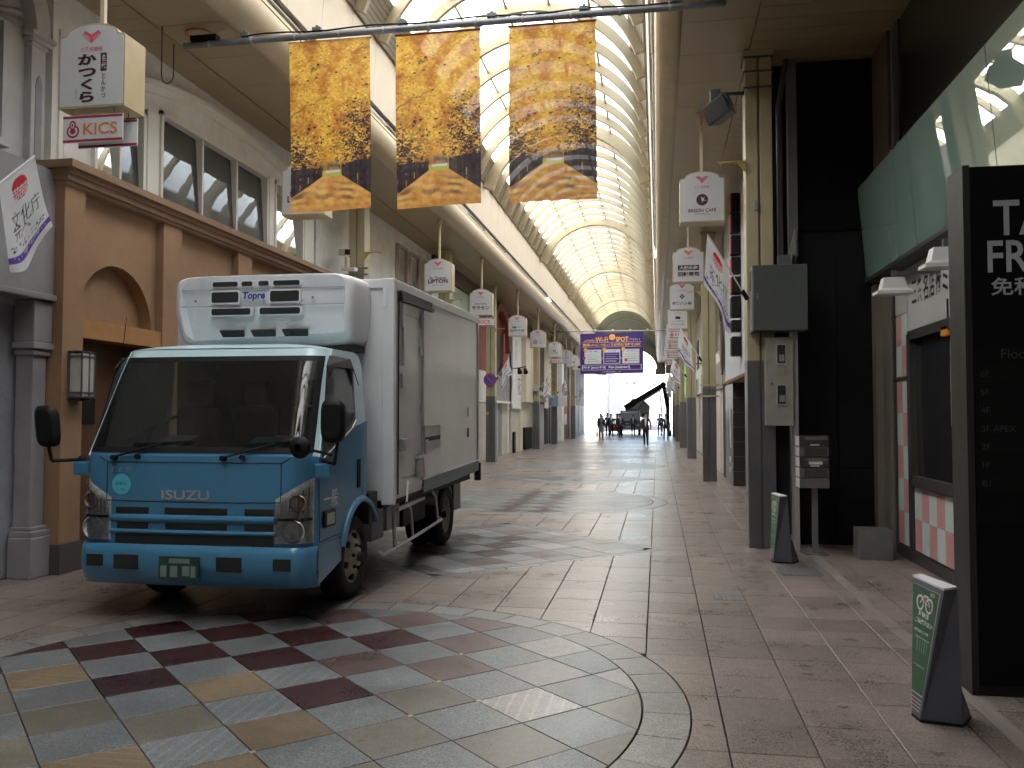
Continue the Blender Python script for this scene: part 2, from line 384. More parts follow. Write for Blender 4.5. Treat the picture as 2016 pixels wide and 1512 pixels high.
TILE_COL = {(-5, 4): 'M', (-3, 6): 'M', (-5, 2): 'M', (-3, 4): 'M', (-3, 2): 'M', (-1, 2): 'M', (-3, 0): 'M', (-7, 2): 'M', (-7, 0): 'M', (-1, 4): 'N', (1, 0): 'N', (-1, 6): 'P', (1, 2): 'P', (-1, 0): 'T', (1, -2): 'T', (1, -4): 'T', (-5, 0): 'U', (-1, -4): 'U', (-5, -2): 'B', (-3, -2): 'B', (-1, -2): 'B', (-3, -4): 'B', (3, -2): 'B', (3, 0): 'B', (0, 1): 'h', (0, -1): 'h', (0, -3): 'h', (1, 6): 'P', (3, 6): 'P', (3, 4): 'P', (3, 2): 'P', (1, 4): 'N', (5, 4): 'K', (5, 2): 'K', (7, 2): 'K', (5, 0): 'L', (5, -2): 'B', (7, 0): 'B', (7, -2): 'B'}
def tile_kind(i, j, far):
    if i % 2 == 0: return TILE_COL.get((i, j), 'g') if not far else 'g'
    if not far and (i, j) in TILE_COL: return TILE_COL[(i, j)]
    if far == 1:   # lozenge: maroon steps through its middle, ochre and umber at its tips
        return 'M' if (i, j) in ((-1, 2), (1, 0), (-1, 0), (-1, -2), (1, 2), (1, -2), (-3, 0)) else ('B' if i > 3 else ['K', 'P', 'R', 'K'][(i+3*j) % 4])
    if far: return 'M' if abs(i) <= 1 else ('B' if i > 4 else ['K', 'R', 'T', 'R'][(i+3*j) % 4])
    return 'B' if j < 0 else 'P'

def clip(poly, f, n_arc=3):
    """keep the part of a small convex polygon where f > 0; the cut follows the curve f = 0"""
    vals = [f(p) for p in poly]
    if min(vals) >= 0: return poly
    if max(vals) <= 0: return None
    def cross(a, b):
        fa = f(a)
        for _ in range(30):
            m = ((a[0]+b[0])/2, (a[1]+b[1])/2)
            if (f(m) > 0) == (fa > 0): a = m
            else: b = m
        return m
    def proj(p):
        for _ in range(8):
            e = 1e-4; v = f(p); gx = (f((p[0]+e, p[1]))-v)/e; gy = (f((p[0], p[1]+e))-v)/e; q = gx*gx+gy*gy
            if q < 1e-9: break
            p = (p[0]-v*gx/q, p[1]-v*gy/q)
        return p
    n = len(poly); out = []; ex = None
    start = next(k for k in range(n) if vals[k] > 0 and vals[k-1] <= 0)
    for s_ in range(n):
        k = (start+s_) % n
        if vals[k] > 0:
            if s_ == 0: first = cross(poly[k-1], poly[k])
            out.append(poly[k])
            if vals[(k+1) % n] <= 0:
                ex = cross(poly[k], poly[(k+1) % n]); out.append(ex)
    for t in range(1, n_arc+1):
        u = t/(n_arc+1); out.append(proj((ex[0]*(1-u)+first[0]*u, ex[1]*(1-u)+first[1]*u)))
    out.append(first)
    return out
def area(p): return abs(sum(p[i][0]*p[(i+1) % len(p)][1]-p[(i+1) % len(p)][0]*p[i][1] for i in range(len(p)))/2)
def slab_prism(mb, poly, top=0.0, gx=0.0038, gy=0.0022):
    c = (sum(p[0] for p in poly)/len(poly), sum(p[1] for p in poly)/len(poly))
    w = max(p[0] for p in poly)-min(p[0] for p in poly); h = max(p[1] for p in poly)-min(p[1] for p in poly)
    if w < 0.03 or h < 0.03: return False
    q = [(c[0]+(p[0]-c[0])*(1-2*gx/w), c[1]+(p[1]-c[1])*(1-2*gy/h)) for p in poly]
    n = len(q); v = [(p[0], p[1], -0.028) for p in q]+[(p[0], p[1], top-0.002) for p in q]+[(c[0]+(p[0]-c[0])*(1-0.006/w), c[1]+(p[1]-c[1])*(1-0.006/h), top) for p in q]
    f = [(i, (i+1) % n, n+(i+1) % n, n+i) for i in range(n)]+[(n+i, n+(i+1) % n, 2*n+(i+1) % n, 2*n+i) for i in range(n)]+[tuple(range(2*n, 3*n))]
    mb.add(v, f); return True
def slab_object(poly, name, m, parent, top=0.0, **kw):
    c = (sum(p[0] for p in poly)/len(poly), sum(p[1] for p in poly)/len(poly))
    mb = MB()
    if not slab_prism(mb, [(p[0]-c[0], p[1]-c[1]) for p in poly], top, **kw): return None
    o = mb.build(name, m, parent, local=True); o.location = (c[0], c[1], 0); return o

CXX = -2.21
ORN = [(0, 4.75), (1, 10.5), (2, 16.15), (1, 21.9), (2, 27.6), (1, 33.3), (2, 39.0), (1, 44.7), (2, 50.4)]
def orn_f(p):
    v = 9.0
    for kind, cy_ in ORN:
        if kind == 1: d = (abs(p[0]-CXX)+abs(p[1]-cy_)-2.32)/1.41
        else: d = math.hypot(p[0]-CXX, p[1]-cy_)-2.38
        v = min(v, d)
    return v
PITCH_X, PITCH_Y, X_A, Y_A = 0.415, 0.4105, -0.088, 4.262
cells = []
for ix in range(-15, 8):
    for iy in range(-22, 182):
        x0 = X_A+ix*PITCH_X; y0 = Y_A+iy*PITCH_Y
        if x0 > 2.72 or x0 < -6.4: continue
        cells.append((x0, y0))
vis = sorted([c for c in cells if inview(c[0]+.2, c[1]+.2, 0, 0.03)], key=lambda c: c[1]+0.2*abs(c[0]))
near = set(vis[:330])
rest = MB(); shared = None; nslab = 0
for c in cells:
    x0, y0 = c
    if x0 > 1.4 and x0 < 1.62: x1 = x0+PITCH_X*0.99
    else: x1 = x0+PITCH_X
    poly = [(x0, y0), (x1, y0), (x1, y0+PITCH_Y), (x0, y0+PITCH_Y)]
    full = poly; poly = clip(poly, orn_f)
    if poly is None or area(poly) < 0.004: continue
    if c in near and nslab < 300:
        if poly is full:
            if shared is None: shared = slab_object(poly, 'paving_slab', SLABM, gnd); o = shared
            else: o = copy_to(shared, gnd, (x0+PITCH_X/2, y0+PITCH_Y/2, random.uniform(-0.0012, 0.0012)), (random.uniform(-.0016, .0016), random.uniform(-.0016, .0016), 0))
        else: o = slab_object(poly, 'paving_slab', SLABM, gnd, random.uniform(-0.001, 0.001))
        if o: nslab += 1
    else: slab_prism(rest, poly, random.uniform(-0.0012, 0.0012))
ro = rest.build('paving_slabs_beyond', SLABM, gnd); ro['kind'] = 'stuff'

mosaic_far = {}
for oi_, (kind, cy_) in enumerate(ORN):
    far = kind
    y0 = cy_+0.03 if kind == 0 else cy_
    def inside(p):
        if kind == 1: return (2.14-abs(p[0]-CXX)-abs(p[1]-cy_))/1.41
        return 2.115-math.hypot(p[0]-CXX, p[1]-cy_)
    for i in range(-9, 10):
        for j in range(-9, 10):
            if (i+j) % 2 == 0: continue
            cx_, cyy = CXX+0.3*i, y0+0.3*j
            poly = clip([(cx_-0.3, cyy), (cx_, cyy-0.3), (cx_+0.3, cyy), (cx_, cyy+0.3)], inside)
            if poly is None or area(poly) < 0.003: continue
            k = tile_kind(i, j, far)
            if oi_ <= 2 and inview(cx_, cyy, 0, 0.08): slab_object(poly, 'mosaic_tile', GRANM[k], gnd, random.uniform(-.001, .001), gx=0.004, gy=0.004)
            else: slab_prism(mosaic_far.setdefault(k, MB()), poly, 0.0, 0.004, 0.004)
    # border: ring of curved slabs, or four straight strips round a lozenge
    segs = []
    if kind != 1:
        n = 40
        for s_ in range(n):
            t0, t1 = 2*math.pi*s_/n, 2*math.pi*(s_+1)/n
            ts = [t0+(t1-t0)*q/4 for q in range(5)]
            segs.append([(CXX+2.12*math.cos(t), cy_+2.12*math.sin(t)) for t in ts]+[(CXX+2.375*math.cos(t), cy_+2.375*math.sin(t)) for t in ts[::-1]])
    else:
        for s_ in range(4):
            a0, a1 = math.pi/2*s_, math.pi/2*(s_+1)
            for q in range(7):
                u0, u1 = q/7, (q+1)/7
                def pt(u, r): return (CXX+r*(math.cos(a0)*(1-u)+math.cos(a1)*u), cy_+r*(math.sin(a0)*(1-u)+math.sin(a1)*u))
                segs.append([pt(u0, 2.15), pt(u1, 2.15), pt(u1, 2.315), pt(u0, 2.315)])
    for sg in segs:
        mx_ = sum(p[0] for p in sg)/len(sg); my_ = sum(p[1] for p in sg)/len(sg)
        if oi_ <= 2 and inview(mx_, my_, 0, 0.05): slab_object(sg, 'border_slab', GRANM['R'], gnd, random.uniform(-.001, .001), gx=0.004, gy=0.004)
        else: slab_prism(mosaic_far.setdefault('R', MB()), sg, 0.0, 0.004, 0.004)
for k, mb in mosaic_far.items():
    o = mb.build('mosaic_beyond', GRANM[k], gnd); o['kind'] = 'stuff'
# small brass squares at tile corners, utility covers
for (px, py) in ((-1.31, 4.48), (-1.31, 5.08), (-1.0, 4.18+0.6), (-1.31, 5.68), (-2.51, 5.08), (-1.91, 3.88)):
    q = MB(); q.add([(px-.02, py, .0015), (px, py-.02, .0015), (px+.02, py, .0015), (px, py+.02, .0015)], [(0, 1, 2, 3)]); q.build('brass_stud', mat('brass', (0.5, 0.38, 0.2), 0.4, 0.5), gnd)
cv = thing('utility_cover', 'small square steel cover with studs set in the pink paving', 'cover', (0.60, 7.83, 0))
q = MB(); q.box(0.47, 0.73, 7.70, 7.96, 0.0005, 0.004); q.build('plate', STEEL, cv)
for a in range(4):
    for b in range(4):
        q = MB(); q.cyl((0.51+a*.06, 7.74+b*.06, .004), (0.51+a*.06, 7.74+b*.06, .009), .016, n=8); q.build('stud', LGREY, cv)
cv = tag(MB().box(1.22, 1.62, 9.0, 9.55, 0.0005, 0.005).build('drain_grate', stone('ribbed_grey', (0.11, 0.115, 0.115), 0.5, 0.2, 1)), 'grey ribbed drain cover in front of the farther bicycle notice', 'cover')
dr = MB(); dr.box(1.70, 1.80, -5, 76, -0.01, 0.0025); dr.build('drain_strip', mat('drain_stone', (0.20, 0.17, 0.15), 0.6, var=0.2, bump=.002), gnd)
tag(MB().box(-5.2, -3.6, 31.2, 31.9, 0.0005, 0.004).build('floor_hatch', mat('hatch_plate', (0.16, 0.14, 0.13), 0.6)), 'long dark floor hatch plate near the striped kerb of shops', 'hatch')
# stains with a shape of their own
for k, (sx, sy, r) in enumerate([(0.56, 7.55, .06), (0.9, 5.6, .05), (1.0, 5.0, .04), (1.35, 6.5, .06), (1.75, 6.9, .07), (1.76, 7.6, .06), (0.25, 4.6, .035), (1.3, 4.4, .05), (-1.7, 4.15, .03), (-1.45, 4.1, .025), (0.45, 5.2, .03), (0.95, 4.7, .05)]):
    q = MB(); n = 14; rr = [.7*r*random.uniform(.35, 1.25) for _ in range(n)]
    q.add([(sx+rr[i]*1.3*math.cos(6.283*i/n), sy+rr[i]*math.sin(6.283*i/n), .0028) for i in range(n)], [tuple(range(n))]); q.build('stain', mat('dark_stain', (0.115, 0.098, 0.086), 0.5, var=0.3, scale=40), gnd)

# ------------------------------------------------------------------ arcade roof
RX, RZ, RR = -2.28, 6.85, 2.25
SOFF = mat('soffit_tan', (0.34, 0.265, 0.155), 0.38, var=0.09, scale=1.2)
FASC = mat('fascia_beige', (0.56, 0.47, 0.345), 0.42, var=0.07, scale=1.1)
RIBM = mat('rib_cream', (0.30, 0.25, 0.155), 0.45, var=0.06)
LOUV = mat('side_band_brown', (0.20, 0.165, 0.105), 0.55, var=0.15)
def polycarb():
    m = bpy.data.materials.new('polycarbonate_sheet'); m.use_nodes = True; nt = m.node_tree; N = nt.nodes; Lk = nt.links
    b = N['Principled BSDF']; b.inputs['Roughness'].default_value = 0.3
    tc = N.new('ShaderNodeTexCoord'); no = N.new('ShaderNodeTexNoise'); no.inputs['Scale'].default_value = 0.7; no.inputs['Detail'].default_value = 8; no.inputs['Roughness'].default_value = .7
    geo = N.new('ShaderNodeNewGeometry'); Lk.new(geo.outputs['Position'], no.inputs['Vector'])
    cr = N.new('ShaderNodeMix'); cr.data_type = 'RGBA'; cr.inputs[6].default_value = (0.55, 0.53, 0.45, 1); cr.inputs[7].default_value = (0.89, 0.88, 0.83, 1)
    mr = N.new('ShaderNodeMapRange'); mr.inputs[1].default_value = .3; mr.inputs[2].default_value = .62; Lk.new(no.outputs['Fac'], mr.inputs[0]); Lk.new(mr.outputs[0], cr.inputs[0])
    tl = N.new('ShaderNodeBsdfTranslucent'); Lk.new(cr.outputs[2], tl.inputs['Color']); Lk.new(cr.outputs[2], b.inputs['Base Color'])
    ms = N.new('ShaderNodeMixShader'); ms.inputs[0].default_value = 0.86
    Lk.new(b.outputs[0], ms.inputs[1]); Lk.new(tl.outputs[0], ms.inputs[2]); Lk.new(ms.outputs[0], N['Material Output'].inputs['Surface'])
    return m
POLY = polycarb()
GREYP = mat('greyed_sheet', (0.34, 0.38, 0.36), 0.5, trans=0.22)
roof = thing('vaulted_arcade', 'long vaulted arcade roof with cream ribs over white translucent panels', 'roof', (RX, 0, 0))
BAY = 1.075; Y0R, Y1R = 10.85-BAY*30, 10.85+BAY*60
A1 = math.asin(1.86/RR)               # half angle of the translucent part
A2 = math.acos((7.6-RZ)/RR)
def arc_pts(r, a0, a1, n): return [(RX+r*math.sin(a0+(a1-a0)*i/n), RZ+r*math.cos(a0+(a1-a0)*i/n)) for i in range(n+1)]
def arc_rib(y, w, r0, r1, a, n, name, m):
    mb = MB(); A = arc_pts(r0, -a, a, n); B = arc_pts(r1, -a, a, n)
    mb.rings([[(A[i][0], y-w/2, A[i][1]), (A[i][0], y+w/2, A[i][1]), (B[i][0], y+w/2, B[i][1]), (B[i][0], y-w/2, B[i][1])] for i in range(n+1)], smooth=False)
    return mb.build(name, m, roof)
ribm = arc_rib(0, 0.09, RR-0.18, RR-0.02, A2, 30, 'rib', RIBM)
mainm = arc_rib(0, 0.17, RR-0.30, RR-0.02, A2+0.05, 34, 'main_rib', RIBM)
mbp = MB(); pa = arc_pts(RR, -A1, A1, 26); mbp.rings([[(p[0], 0, p[1]), (p[0], BAY, p[1])] for p in pa], closed=False, caps=False); panm = mbp.build('roof_panel', POLY, roof)
side = {}
for s_ in (-1, 1):
    mb = MB(); n = 7
    for q in range(n):   # overlapping dark slats with slots between
        a0 = A1+(A2-A1)*q/n; a1 = A1+(A2-A1)*(q+0.86)/n
        P0 = (RX+s_*(RR-.03)*math.sin(a0), RZ+(RR-.03)*math.cos(a0)); P1 = (RX+s_*(RR-.03)*math.sin(a1), RZ+(RR-.03)*math.cos(a1))
        mb.add([(P0[0], 0.02, P0[1]), (P1[0], 0.02, P1[1]), (P1[0], BAY-.02, P1[1]), (P0[0], BAY-.02, P0[1])], [(0, 1, 2, 3)])
    side[s_] = mb.build('side_slats', LOUV, roof)
used = set(); clearp = panm.data; greyp = clearp.copy(); greyp.materials[0] = GREYP
def put(src, y):
    if src.name not in used: used.add(src.name); o = src
    else: o = copy_to(src, roof)
    o.location = (0, y, 0); return o
nb = int(round((Y1R-Y0R)/BAY))
for k in range(nb+1):
    y = Y0R+k*BAY
    main = (k % 10 == 0)
    put(mainm if main else ribm, y)
    if k < nb:
        o = put(panm, y)
        o.data = greyp if y > 60.0 or y < -4.0 else clearp  # unseen panels behind the camera are greyed to dim the near street
        put(side[-1], y); put(side[1], y)
# solid backing outside the slats, purlins
for s_ in (-1, 1):
    mb = MB(); q = arc_pts(RR+0.015, s_*(A1-0.02), s_*(A2+.05), 8)
    mb.rings([[(p[0], Y0R, p[1]), (p[0], Y1R, p[1])] for p in q], closed=False, caps=False); mb.build('side_backing', mat('band_backing', (0.05, .045, .035), .8), roof)
for a in (-0.55, -0.18, 0.18, 0.55):
    x, z = RX+(RR-.05)*math.sin(a), RZ+(RR-.05)*math.cos(a)
    mb = MB(); mb.box(x-.02, x+.02, Y0R, Y1R, z-.025, z+.02); mb.build('purlin', RIBM, roof)
# fascia, gutter, soffit on both sides: profile given for the left, mirrored for the right
def mir(x, s_): return RX+s_*(x-RX)*-1 if s_ > 0 else x
fas = {}; pan = {}; brd = {}
GUT = [(-4.86, 6.10), (-4.78, 6.085), (-4.70, 6.10), (-4.62, 6.15), (-4.565, 6.235), (-4.55, 6.34), (-4.56, 6.44), (-4.60, 6.50)]
for s_ in (-1, 1):
    X = lambda x: mir(x, s_)
    mb = MB(); mb.prism([(X(-4.47), 6.62), (X(-4.41), 7.62), (X(-4.53), 7.62), (X(-4.59), 6.62)], 'y', 0.004, BAY-.004); fas[s_] = mb.build('fascia_panel', FASC, roof)
    mb = MB(); mb.box(*sorted((X(-5.69), X(-4.862))), 0.004, 0.92-.004, 6.10, 6.15); pan[s_] = mb.build('soffit_panel', SOFF, roof)
    mb = MB(); mb.rings([[(X(a), Y0R, b), (X(a), Y1R, b)] for a, b in GUT], closed=False, caps=False); mb.build('gutter', mat('gutter_tan', (0.46, 0.375, 0.25), 0.36, var=.08), roof, thick=0.01)
    mb = MB(); mb.box(*sorted((X(-4.60), X(-4.72))), Y0R, Y1R, 6.50, 6.66); mb.build('lamp_trough', mat('trough_dark', (0.06, .055, .05), .6), roof)
    mb = MB(); mb.box(*sorted((X(-4.545), X(-4.585))), Y0R, Y1R, 6.515, 6.60); mb.cyl((X(-4.53), Y0R, 6.555), (X(-4.53), Y1R, 6.555), .019, n=8); mb.build('lamp_rail', mat('rail_grey', (0.55, .55, .54), .3, .5), roof)
    mb = MB(); mb.box(*sorted((X(-4.36), X(-4.56))), Y0R, Y1R, 7.625, 7.68); mb.build('fascia_cap', FASC, roof)
    mb = MB(); mb.box(*sorted((X(-4.6), X(-11.5))), Y0R, Y1R, 6.20, 6.62); mb.build('attic_slab', LOUV, roof)
    mb = MB(); mb.box(*sorted((X(-6.45 if s_ < 0 else -7.4), X(-5.70))), 0.004, 0.30-.004, 6.085, 6.12); brd[s_] = mb.build('soffit_board', SOFF, roof)
    for k in range(nb): put(fas[s_], Y0R+k*BAY)
    for k in range(int((Y1R-Y0R)/0.92)): put(pan[s_], Y0R+k*0.92)
    bb = Y0R
    for k in range(150):
        y = 0.0+k*0.30
        put(brd[s_], y)
    mb = MB(); mb.box(*sorted((X(-6.45 if s_ < 0 else -7.4), X(-5.70))), 45, Y1R, 6.09, 6.12); mb.box(*sorted((X(-6.45 if s_ < 0 else -7.4), X(-5.70))), Y0R, 0, 6.09, 6.12); mb.build('soffit_strip', SOFF, roof)
# far end: grey gable over a lower beige portal arch
PZ, PR, PB = 5.60, 2.22, 1.75
gy = Y1R-0.4
mb = MB(); n = 24
outer = [(RX+2.6*math.sin(-math.pi/2+math.pi*i/n), RZ-.1+2.6*math.cos(-math.pi/2+math.pi*i/n)) for i in range(n+1)]
inner = [(RX+(PR+.75)*math.sin(-math.pi/2+math.pi*i/n), PZ+(PB+.55)*math.cos(-math.pi/2+math.pi*i/n)) for i in range(n+1)]
mb.rings([[(outer[i][0], gy, outer[i][1]), (inner[i][0], gy, inner[i][1])] for i in range(n+1)], closed=False, caps=False, smooth=False); mb.build('gable', mat('gable_grey', (0.20, .23, .22), .6), roof, thick=.05)
mb = MB(); A = [(RX+PR*math.sin(-math.pi/2+math.pi*i/n), PZ+PB*math.cos(-math.pi/2+math.pi*i/n)) for i in range(n+1)]
mb.rings([[(A[i][0], gy+.1, A[i][1]), (A[i][0], gy-.6, A[i][1]), (inner[i][0], gy-.6, inner[i][1]), (inner[i][0], gy+.1, inner[i][1])] for i in range(n+1)], smooth=False); mb.build('portal_arch', RIBM, roof)
for s_ in (-1, 1):
    mb = MB(); x0 = RX+s_*(PR-.12); x1 = RX+s_*(PR+.74); mb.box(*sorted((x0, x1)), gy-.65, gy+.12, 5.12, 5.595); mb.build('corbel', RIBM, roof)
    mb = MB(); x0 = RX+s_*(PR+.76); x1 = RX+s_*6; mb.box(*sorted((x0, x1)), gy-.3, gy+.1, 5.2, 8.6); mb.build('end_wall', CREAM, roof)

# fluorescent lamps along the rails, a few of them lit
TUBE_ON = mat('lit_tube', (0.9, .9, .85), .4, emit=(1.0, .97, .9, 1.6)); TUBE = mat('unlit_tube', (0.75, .76, .76), .3)
ln = 0
for s_, ys, on in ((-1, [13.2, 16.4, 19.6, 22.8, 26.0, 36.0], {36.0}), (1, [11.0, 14.2, 17.4, 20.6, 26.3], {26.3})):
    for y in ys:
        x = mir(-4.515, s_)
        lm = thing('strip_lamp', ('lit' if y in on else 'unlit')+' fluorescent strip lamp on the %s roof rail, %s' % (('window-side', 'black-wall-side')[s_ > 0], {13.2: 'above the first arched sign', 16.4: 'above the white shop', 19.6: 'above the louvred shutters', 22.8: 'above the pale green wall', 26.0: 'above the terracotta shop', 36.0: 'the only bright one there', 11.0: 'over the loudspeaker', 14.2: 'just past the first hanging sign', 17.4: 'over the corrugated wall', 20.6: 'before the second pillar', 26.3: 'the only bright one there'}[y]), 'lamp', (x, y, 6.50), group='strip lamps on the roof rails')
        q = MB(); q.cyl((x, y-.6, 6.515), (x, y+.6, 6.515), .016, n=10); q.build('tube', TUBE_ON if y in on else TUBE, lm)
        for e in (-.62, .62): q = MB(); q.box(x-.02, x+.02, y+e-.02, y+e+.02, 6.50, 6.56); q.build('socket', LGREY, lm)

# ------------------------------------------------------------------ columns
def column(name, label, x0, x1, y, w=0.32, sleeve=2.27, group='arcade columns', top=6.10):
    t = thing(name, label, 'column', ((x0+x1)/2, y, 0), group=group)
    xm = (x0+x1)/2
    for a, b in ((x0, xm-.012), (xm+.012, x1)):
        mb = MB(); mb.box(a, b, y-w/2, y+w/2, 0.0, top); mb.build('shaft', OLIVE, t, bevel=.012)
    mb = MB(); mb.box(xm-.013, xm+.013, y-w/2+.03, y+w/2-.03, 0, top); mb.build('web', LOUV, t)
    for a, b in ((x0-.004, xm-.008), (xm+.008, x1+.004)):
        mb = MB(); mb.box(a, b, y-w/2-.004, y+w/2+.004, 0.0, sleeve); mb.build('steel_sleeve', SLEEVE, t, bevel=.01)
    mb = MB(); mb.box(x0-.02, x1+.02, y-w/2-.02, y+w/2+.02, top-.08, top-.005); mb.build('head_plate', OLIVE, t)
    return t
rcol = ['beside the grey meter cabinet', 'behind the flag at the dark tiled shop', 'third on the black-wall side', 'beside the bright green sign board', 'fifth on the black-wall side', 'last on the black-wall side']
for k, y in enumerate((10.92, 21.55, 32.7, 43.4, 54.2, 65.0)):
    column('arcade_column', 'beige twin steel column with a metal sleeve, '+rcol[k], 1.08, 1.40, y)
lcol = ['carrying the security camera beside the brown shopfront', 'behind the arched tea-house sign at the pale green wall', 'with the round blue no-parking sign', 'with the blue meter box', 'set with thin ladder rungs', 'last tall one before the bright exit']
for k, (y, w) in enumerate(((15.85, .34), (22.7, .32), (29.3, .34), (40.5, .32), (47.8, .30), (58.5, .32))):
    column('arcade_column', 'beige twin steel column '+lcol[k], -5.86, -5.54, y)

# ------------------------------------------------------------------ left side: grey classical shop
def wallbox(t, name, m, y0, y1, z0, z1, x, depth=0.2, bevel=0.0, side=-1):
    mb = MB(); mb.box(*sorted((x, x+side*depth)), y0, y1, z0, z1); return mb.build(name, m, t, bevel=bevel)
MAUVE = mat('mauve_grey_plaster', (0.27, 0.26, 0.275), 0.7, var=0.16, bump=0.003, bscale=50)
MAUVEL = mat('pale_mauve_plaster', (0.47, 0.46, 0.46), 0.75, var=0.10, bump=0.003, bscale=40)
t = thing('classical_shop', 'grey classical shopfront with a fan arch, smooth fascia band and square pilaster', 'building', (-6.3, 6.5, 0))
wallbox(t, 'upper_wall', MAUVEL, 3.0, 7.86, 2.7, 6.3, -6.28, 3.5)
wallbox(t, 'fascia_band', MAUVE, 3.0, 7.84, 2.80, 4.10, -6.06, 0.22, .015)
wallbox(t, 'band_lip', MAUVE, 3.0, 7.86, 2.755, 2.82, -6.02, 0.25, .015)
wallbox(t, 'rear_wall', mat('dim_wall', (0.10, .095, .095), .8), 3.0, 7.85, 0, 2.75, -6.60, 3)
wallbox(t, 'rough_stone_strip', mat('riven_stone', (0.30, .31, .34), .9, var=.2, bump=.02, bscale=22), 7.25, 7.855, 0, 2.75, -6.34, .3)
wallbox(t, 'door_panel', mat('mauve_door', (0.20, .195, .205), .5), 6.2, 7.24, 0, 2.4, -6.45, .14)
wallbox(t, 'letter_plate', W_, 6.98, 7.10, .9, 1.05, -6.44, .01)
p = MB()
def sq(mb, y0, y1, x, d, z0, z1): mb.box(x-d, x, y0, y1, z0, z1)
sq(p, 7.58, 7.77, -6.10, .20, .35, 2.25); p.build('pilaster', MAUVE, t, bevel=.02)
for (a, z0, z1) in ((.06, 0, .40), (.05, .40, .46), (.03, .46, .50), (.03, 2.20, 2.26), (.055, 2.26, 2.33), (.035, 2.33, 2.75)):
    mb = MB(); sq(mb, 7.58-a, 7.77+a*.8, -6.10+a, .2+a, z0, z1); mb.build('pilaster_moulding', MAUVE, t, bevel=.012)
# upper pilaster with sunk panel, capital and arch band
wallbox(t, 'upper_pilaster', MAUVEL, 7.60, 7.80, 4.10, 5.36, -6.20, .1, .01)
mb = MB(); mb.prism([(7.655, 4.2), (7.745, 4.2), (7.745, 4.95), (7.725, 5.03), (7.70, 5.06), (7.675, 5.03), (7.655, 4.95)], 'x', -6.20, -6.192); mb.build('sunk_panel', MAUVE, t)
for a, z0, z1 in ((.02, 5.34, 5.38), (.05, 5.38, 5.42), (.08, 5.42, 5.47)): wallbox(t, 'capital', MAUVEL, 7.60-a, 7.80+a*.7, z0, z1, -6.20+a, .12, .008)
mb = MB(); n = 16; yc, zc = 6.92, 5.47
rg = []
for i in range(n+1):
    an = math.pi*i/n; c_, s_ = math.cos(an), math.sin(an)
    rg.append([(-6.13, yc+.66*c_, zc+.66*s_), (-6.13, yc+.86*c_, zc+.86*s_), (-6.28, yc+.86*c_, zc+.86*s_), (-6.28, yc+.66*c_, zc+.66*s_)])
mb.rings(rg, smooth=False); mb.build('arch_band', MAUVEL, t)
for i in range(18):
    a0, a1 = math.pi*i/18+.012, math.pi*(i+1)/18-.012; am = (a0+a1)/2
    mb = MB(); mb.rings([[(-6.27, yc+r*math.cos(a0), zc+r*math.sin(a0)), (-6.22-.02*(r > .3), yc+r*math.cos(am), zc+r*math.sin(am)), (-6.27, yc+r*math.cos(a1), zc+r*math.sin(a1))] for r in (.08, .35, .62)], closed=False, caps=False); mb.build('fan_flute', MAUVE, t)
wallbox(t, 'window_sill', MAUVEL, 6.3, 7.32, 4.20, 4.27, -6.19, .12)
wallbox(t, 'window_pane', GLASS, 6.3, 7.22, 4.27, 5.4, -6.275, .02)
for y0 in (7.22, 7.27): wallbox(t, 'window_frame', MAUVEL, y0, y0+.035, 4.27, 5.42, -6.22+.02*(y0 < 7.25), .06)

# ------------------------------------------------------------------ brown shop
BROWN = mat('brown_render', (0.30, 0.182, 0.105), 0.82, var=0.17, scale=1.6, bump=0.005, bscale=55)
TRIM = mat('brown_trim', (0.25, 0.152, 0.09), 0.6, var=0.08)
t = thing('brown_shop', 'low ochre-brown rendered shopfront with an arched niche and stepped cornice', 'building', (-6.2, 11.3, 0))
mb = MB(); mb.box(-9, -6.30, 7.86, 14.9, 0, 4.1); mb.build('core', BROWN, t)
for (y0, y1) in ((7.80, 8.12), (9.58, 9.99), (11.48, 11.9), (13.4, 13.8), (14.5, 14.9)): wallbox(t, 'pier', BROWN, y0, y1, 0.30, 4.0, -5.95, .36, .006)
wallbox(t, 'plinth', mat('dark_plinth', (0.075, .065, .058), .7), 7.785, 8.14, 0, .30, -5.925, .40)
wallbox(t, 'plinth', MATS['dark_plinth'], 9.56, 14.9, 0, .30, -5.925, .40)
arch = [(8.83-.67*math.cos(math.pi*i/20), 2.62+.67*math.sin(math.pi*i/20)) for i in range(21)]
mb = MB(); mb.prism([(8.12, 2.62)]+arch+[(9.58, 2.62), (9.58, 4.0), (8.12, 4.0)], 'x', -6.20, -6.055); mb.build('arched_panel', BROWN, t)
wallbox(t, 'niche_back', BROWN, 8.12, 9.58, 2.6, 3.4, -6.20, .1)
for (y0, y1) in ((9.99, 11.48), (11.9, 13.4), (13.8, 14.5)): wallbox(t, 'sunk_panel', BROWN, y0, y1, .30, 4.0, -6.06, .24)
wallbox(t, 'wood_beam', mat('orange_wood', (0.40, .20, .075), .5, var=.14, scale=8), 8.125, 9.575, 2.42, 2.618, -5.965, .3)
wallbox(t, 'door_jamb', MATS['orange_wood'], 8.125, 8.17, .05, 2.42, -6.0, .29)
wallbox(t, 'door', mat('brown_door', (0.10, .05, .03), .4), 8.17, 9.57, 0.02, 2.42, -6.26, .04)
wallbox(t, 'door_notice', BLACKM, 8.45, 8.75, 1.5, 2.1, -6.25, .01)
for a, z0, z1 in ((.03, 3.96, 4.0), (.07, 4.0, 4.06), (.10, 4.06, 4.11), (.16, 4.11, 4.19)): wallbox(t, 'cornice', TRIM, 7.80-a*.7, 14.92, z0, z1, -5.95+a, .5, .004)
lampw = thing('wall_lantern', 'tall frosted wall lantern with a dark frame on the brown pier', 'lantern', (-5.9, 7.99, 1.78))
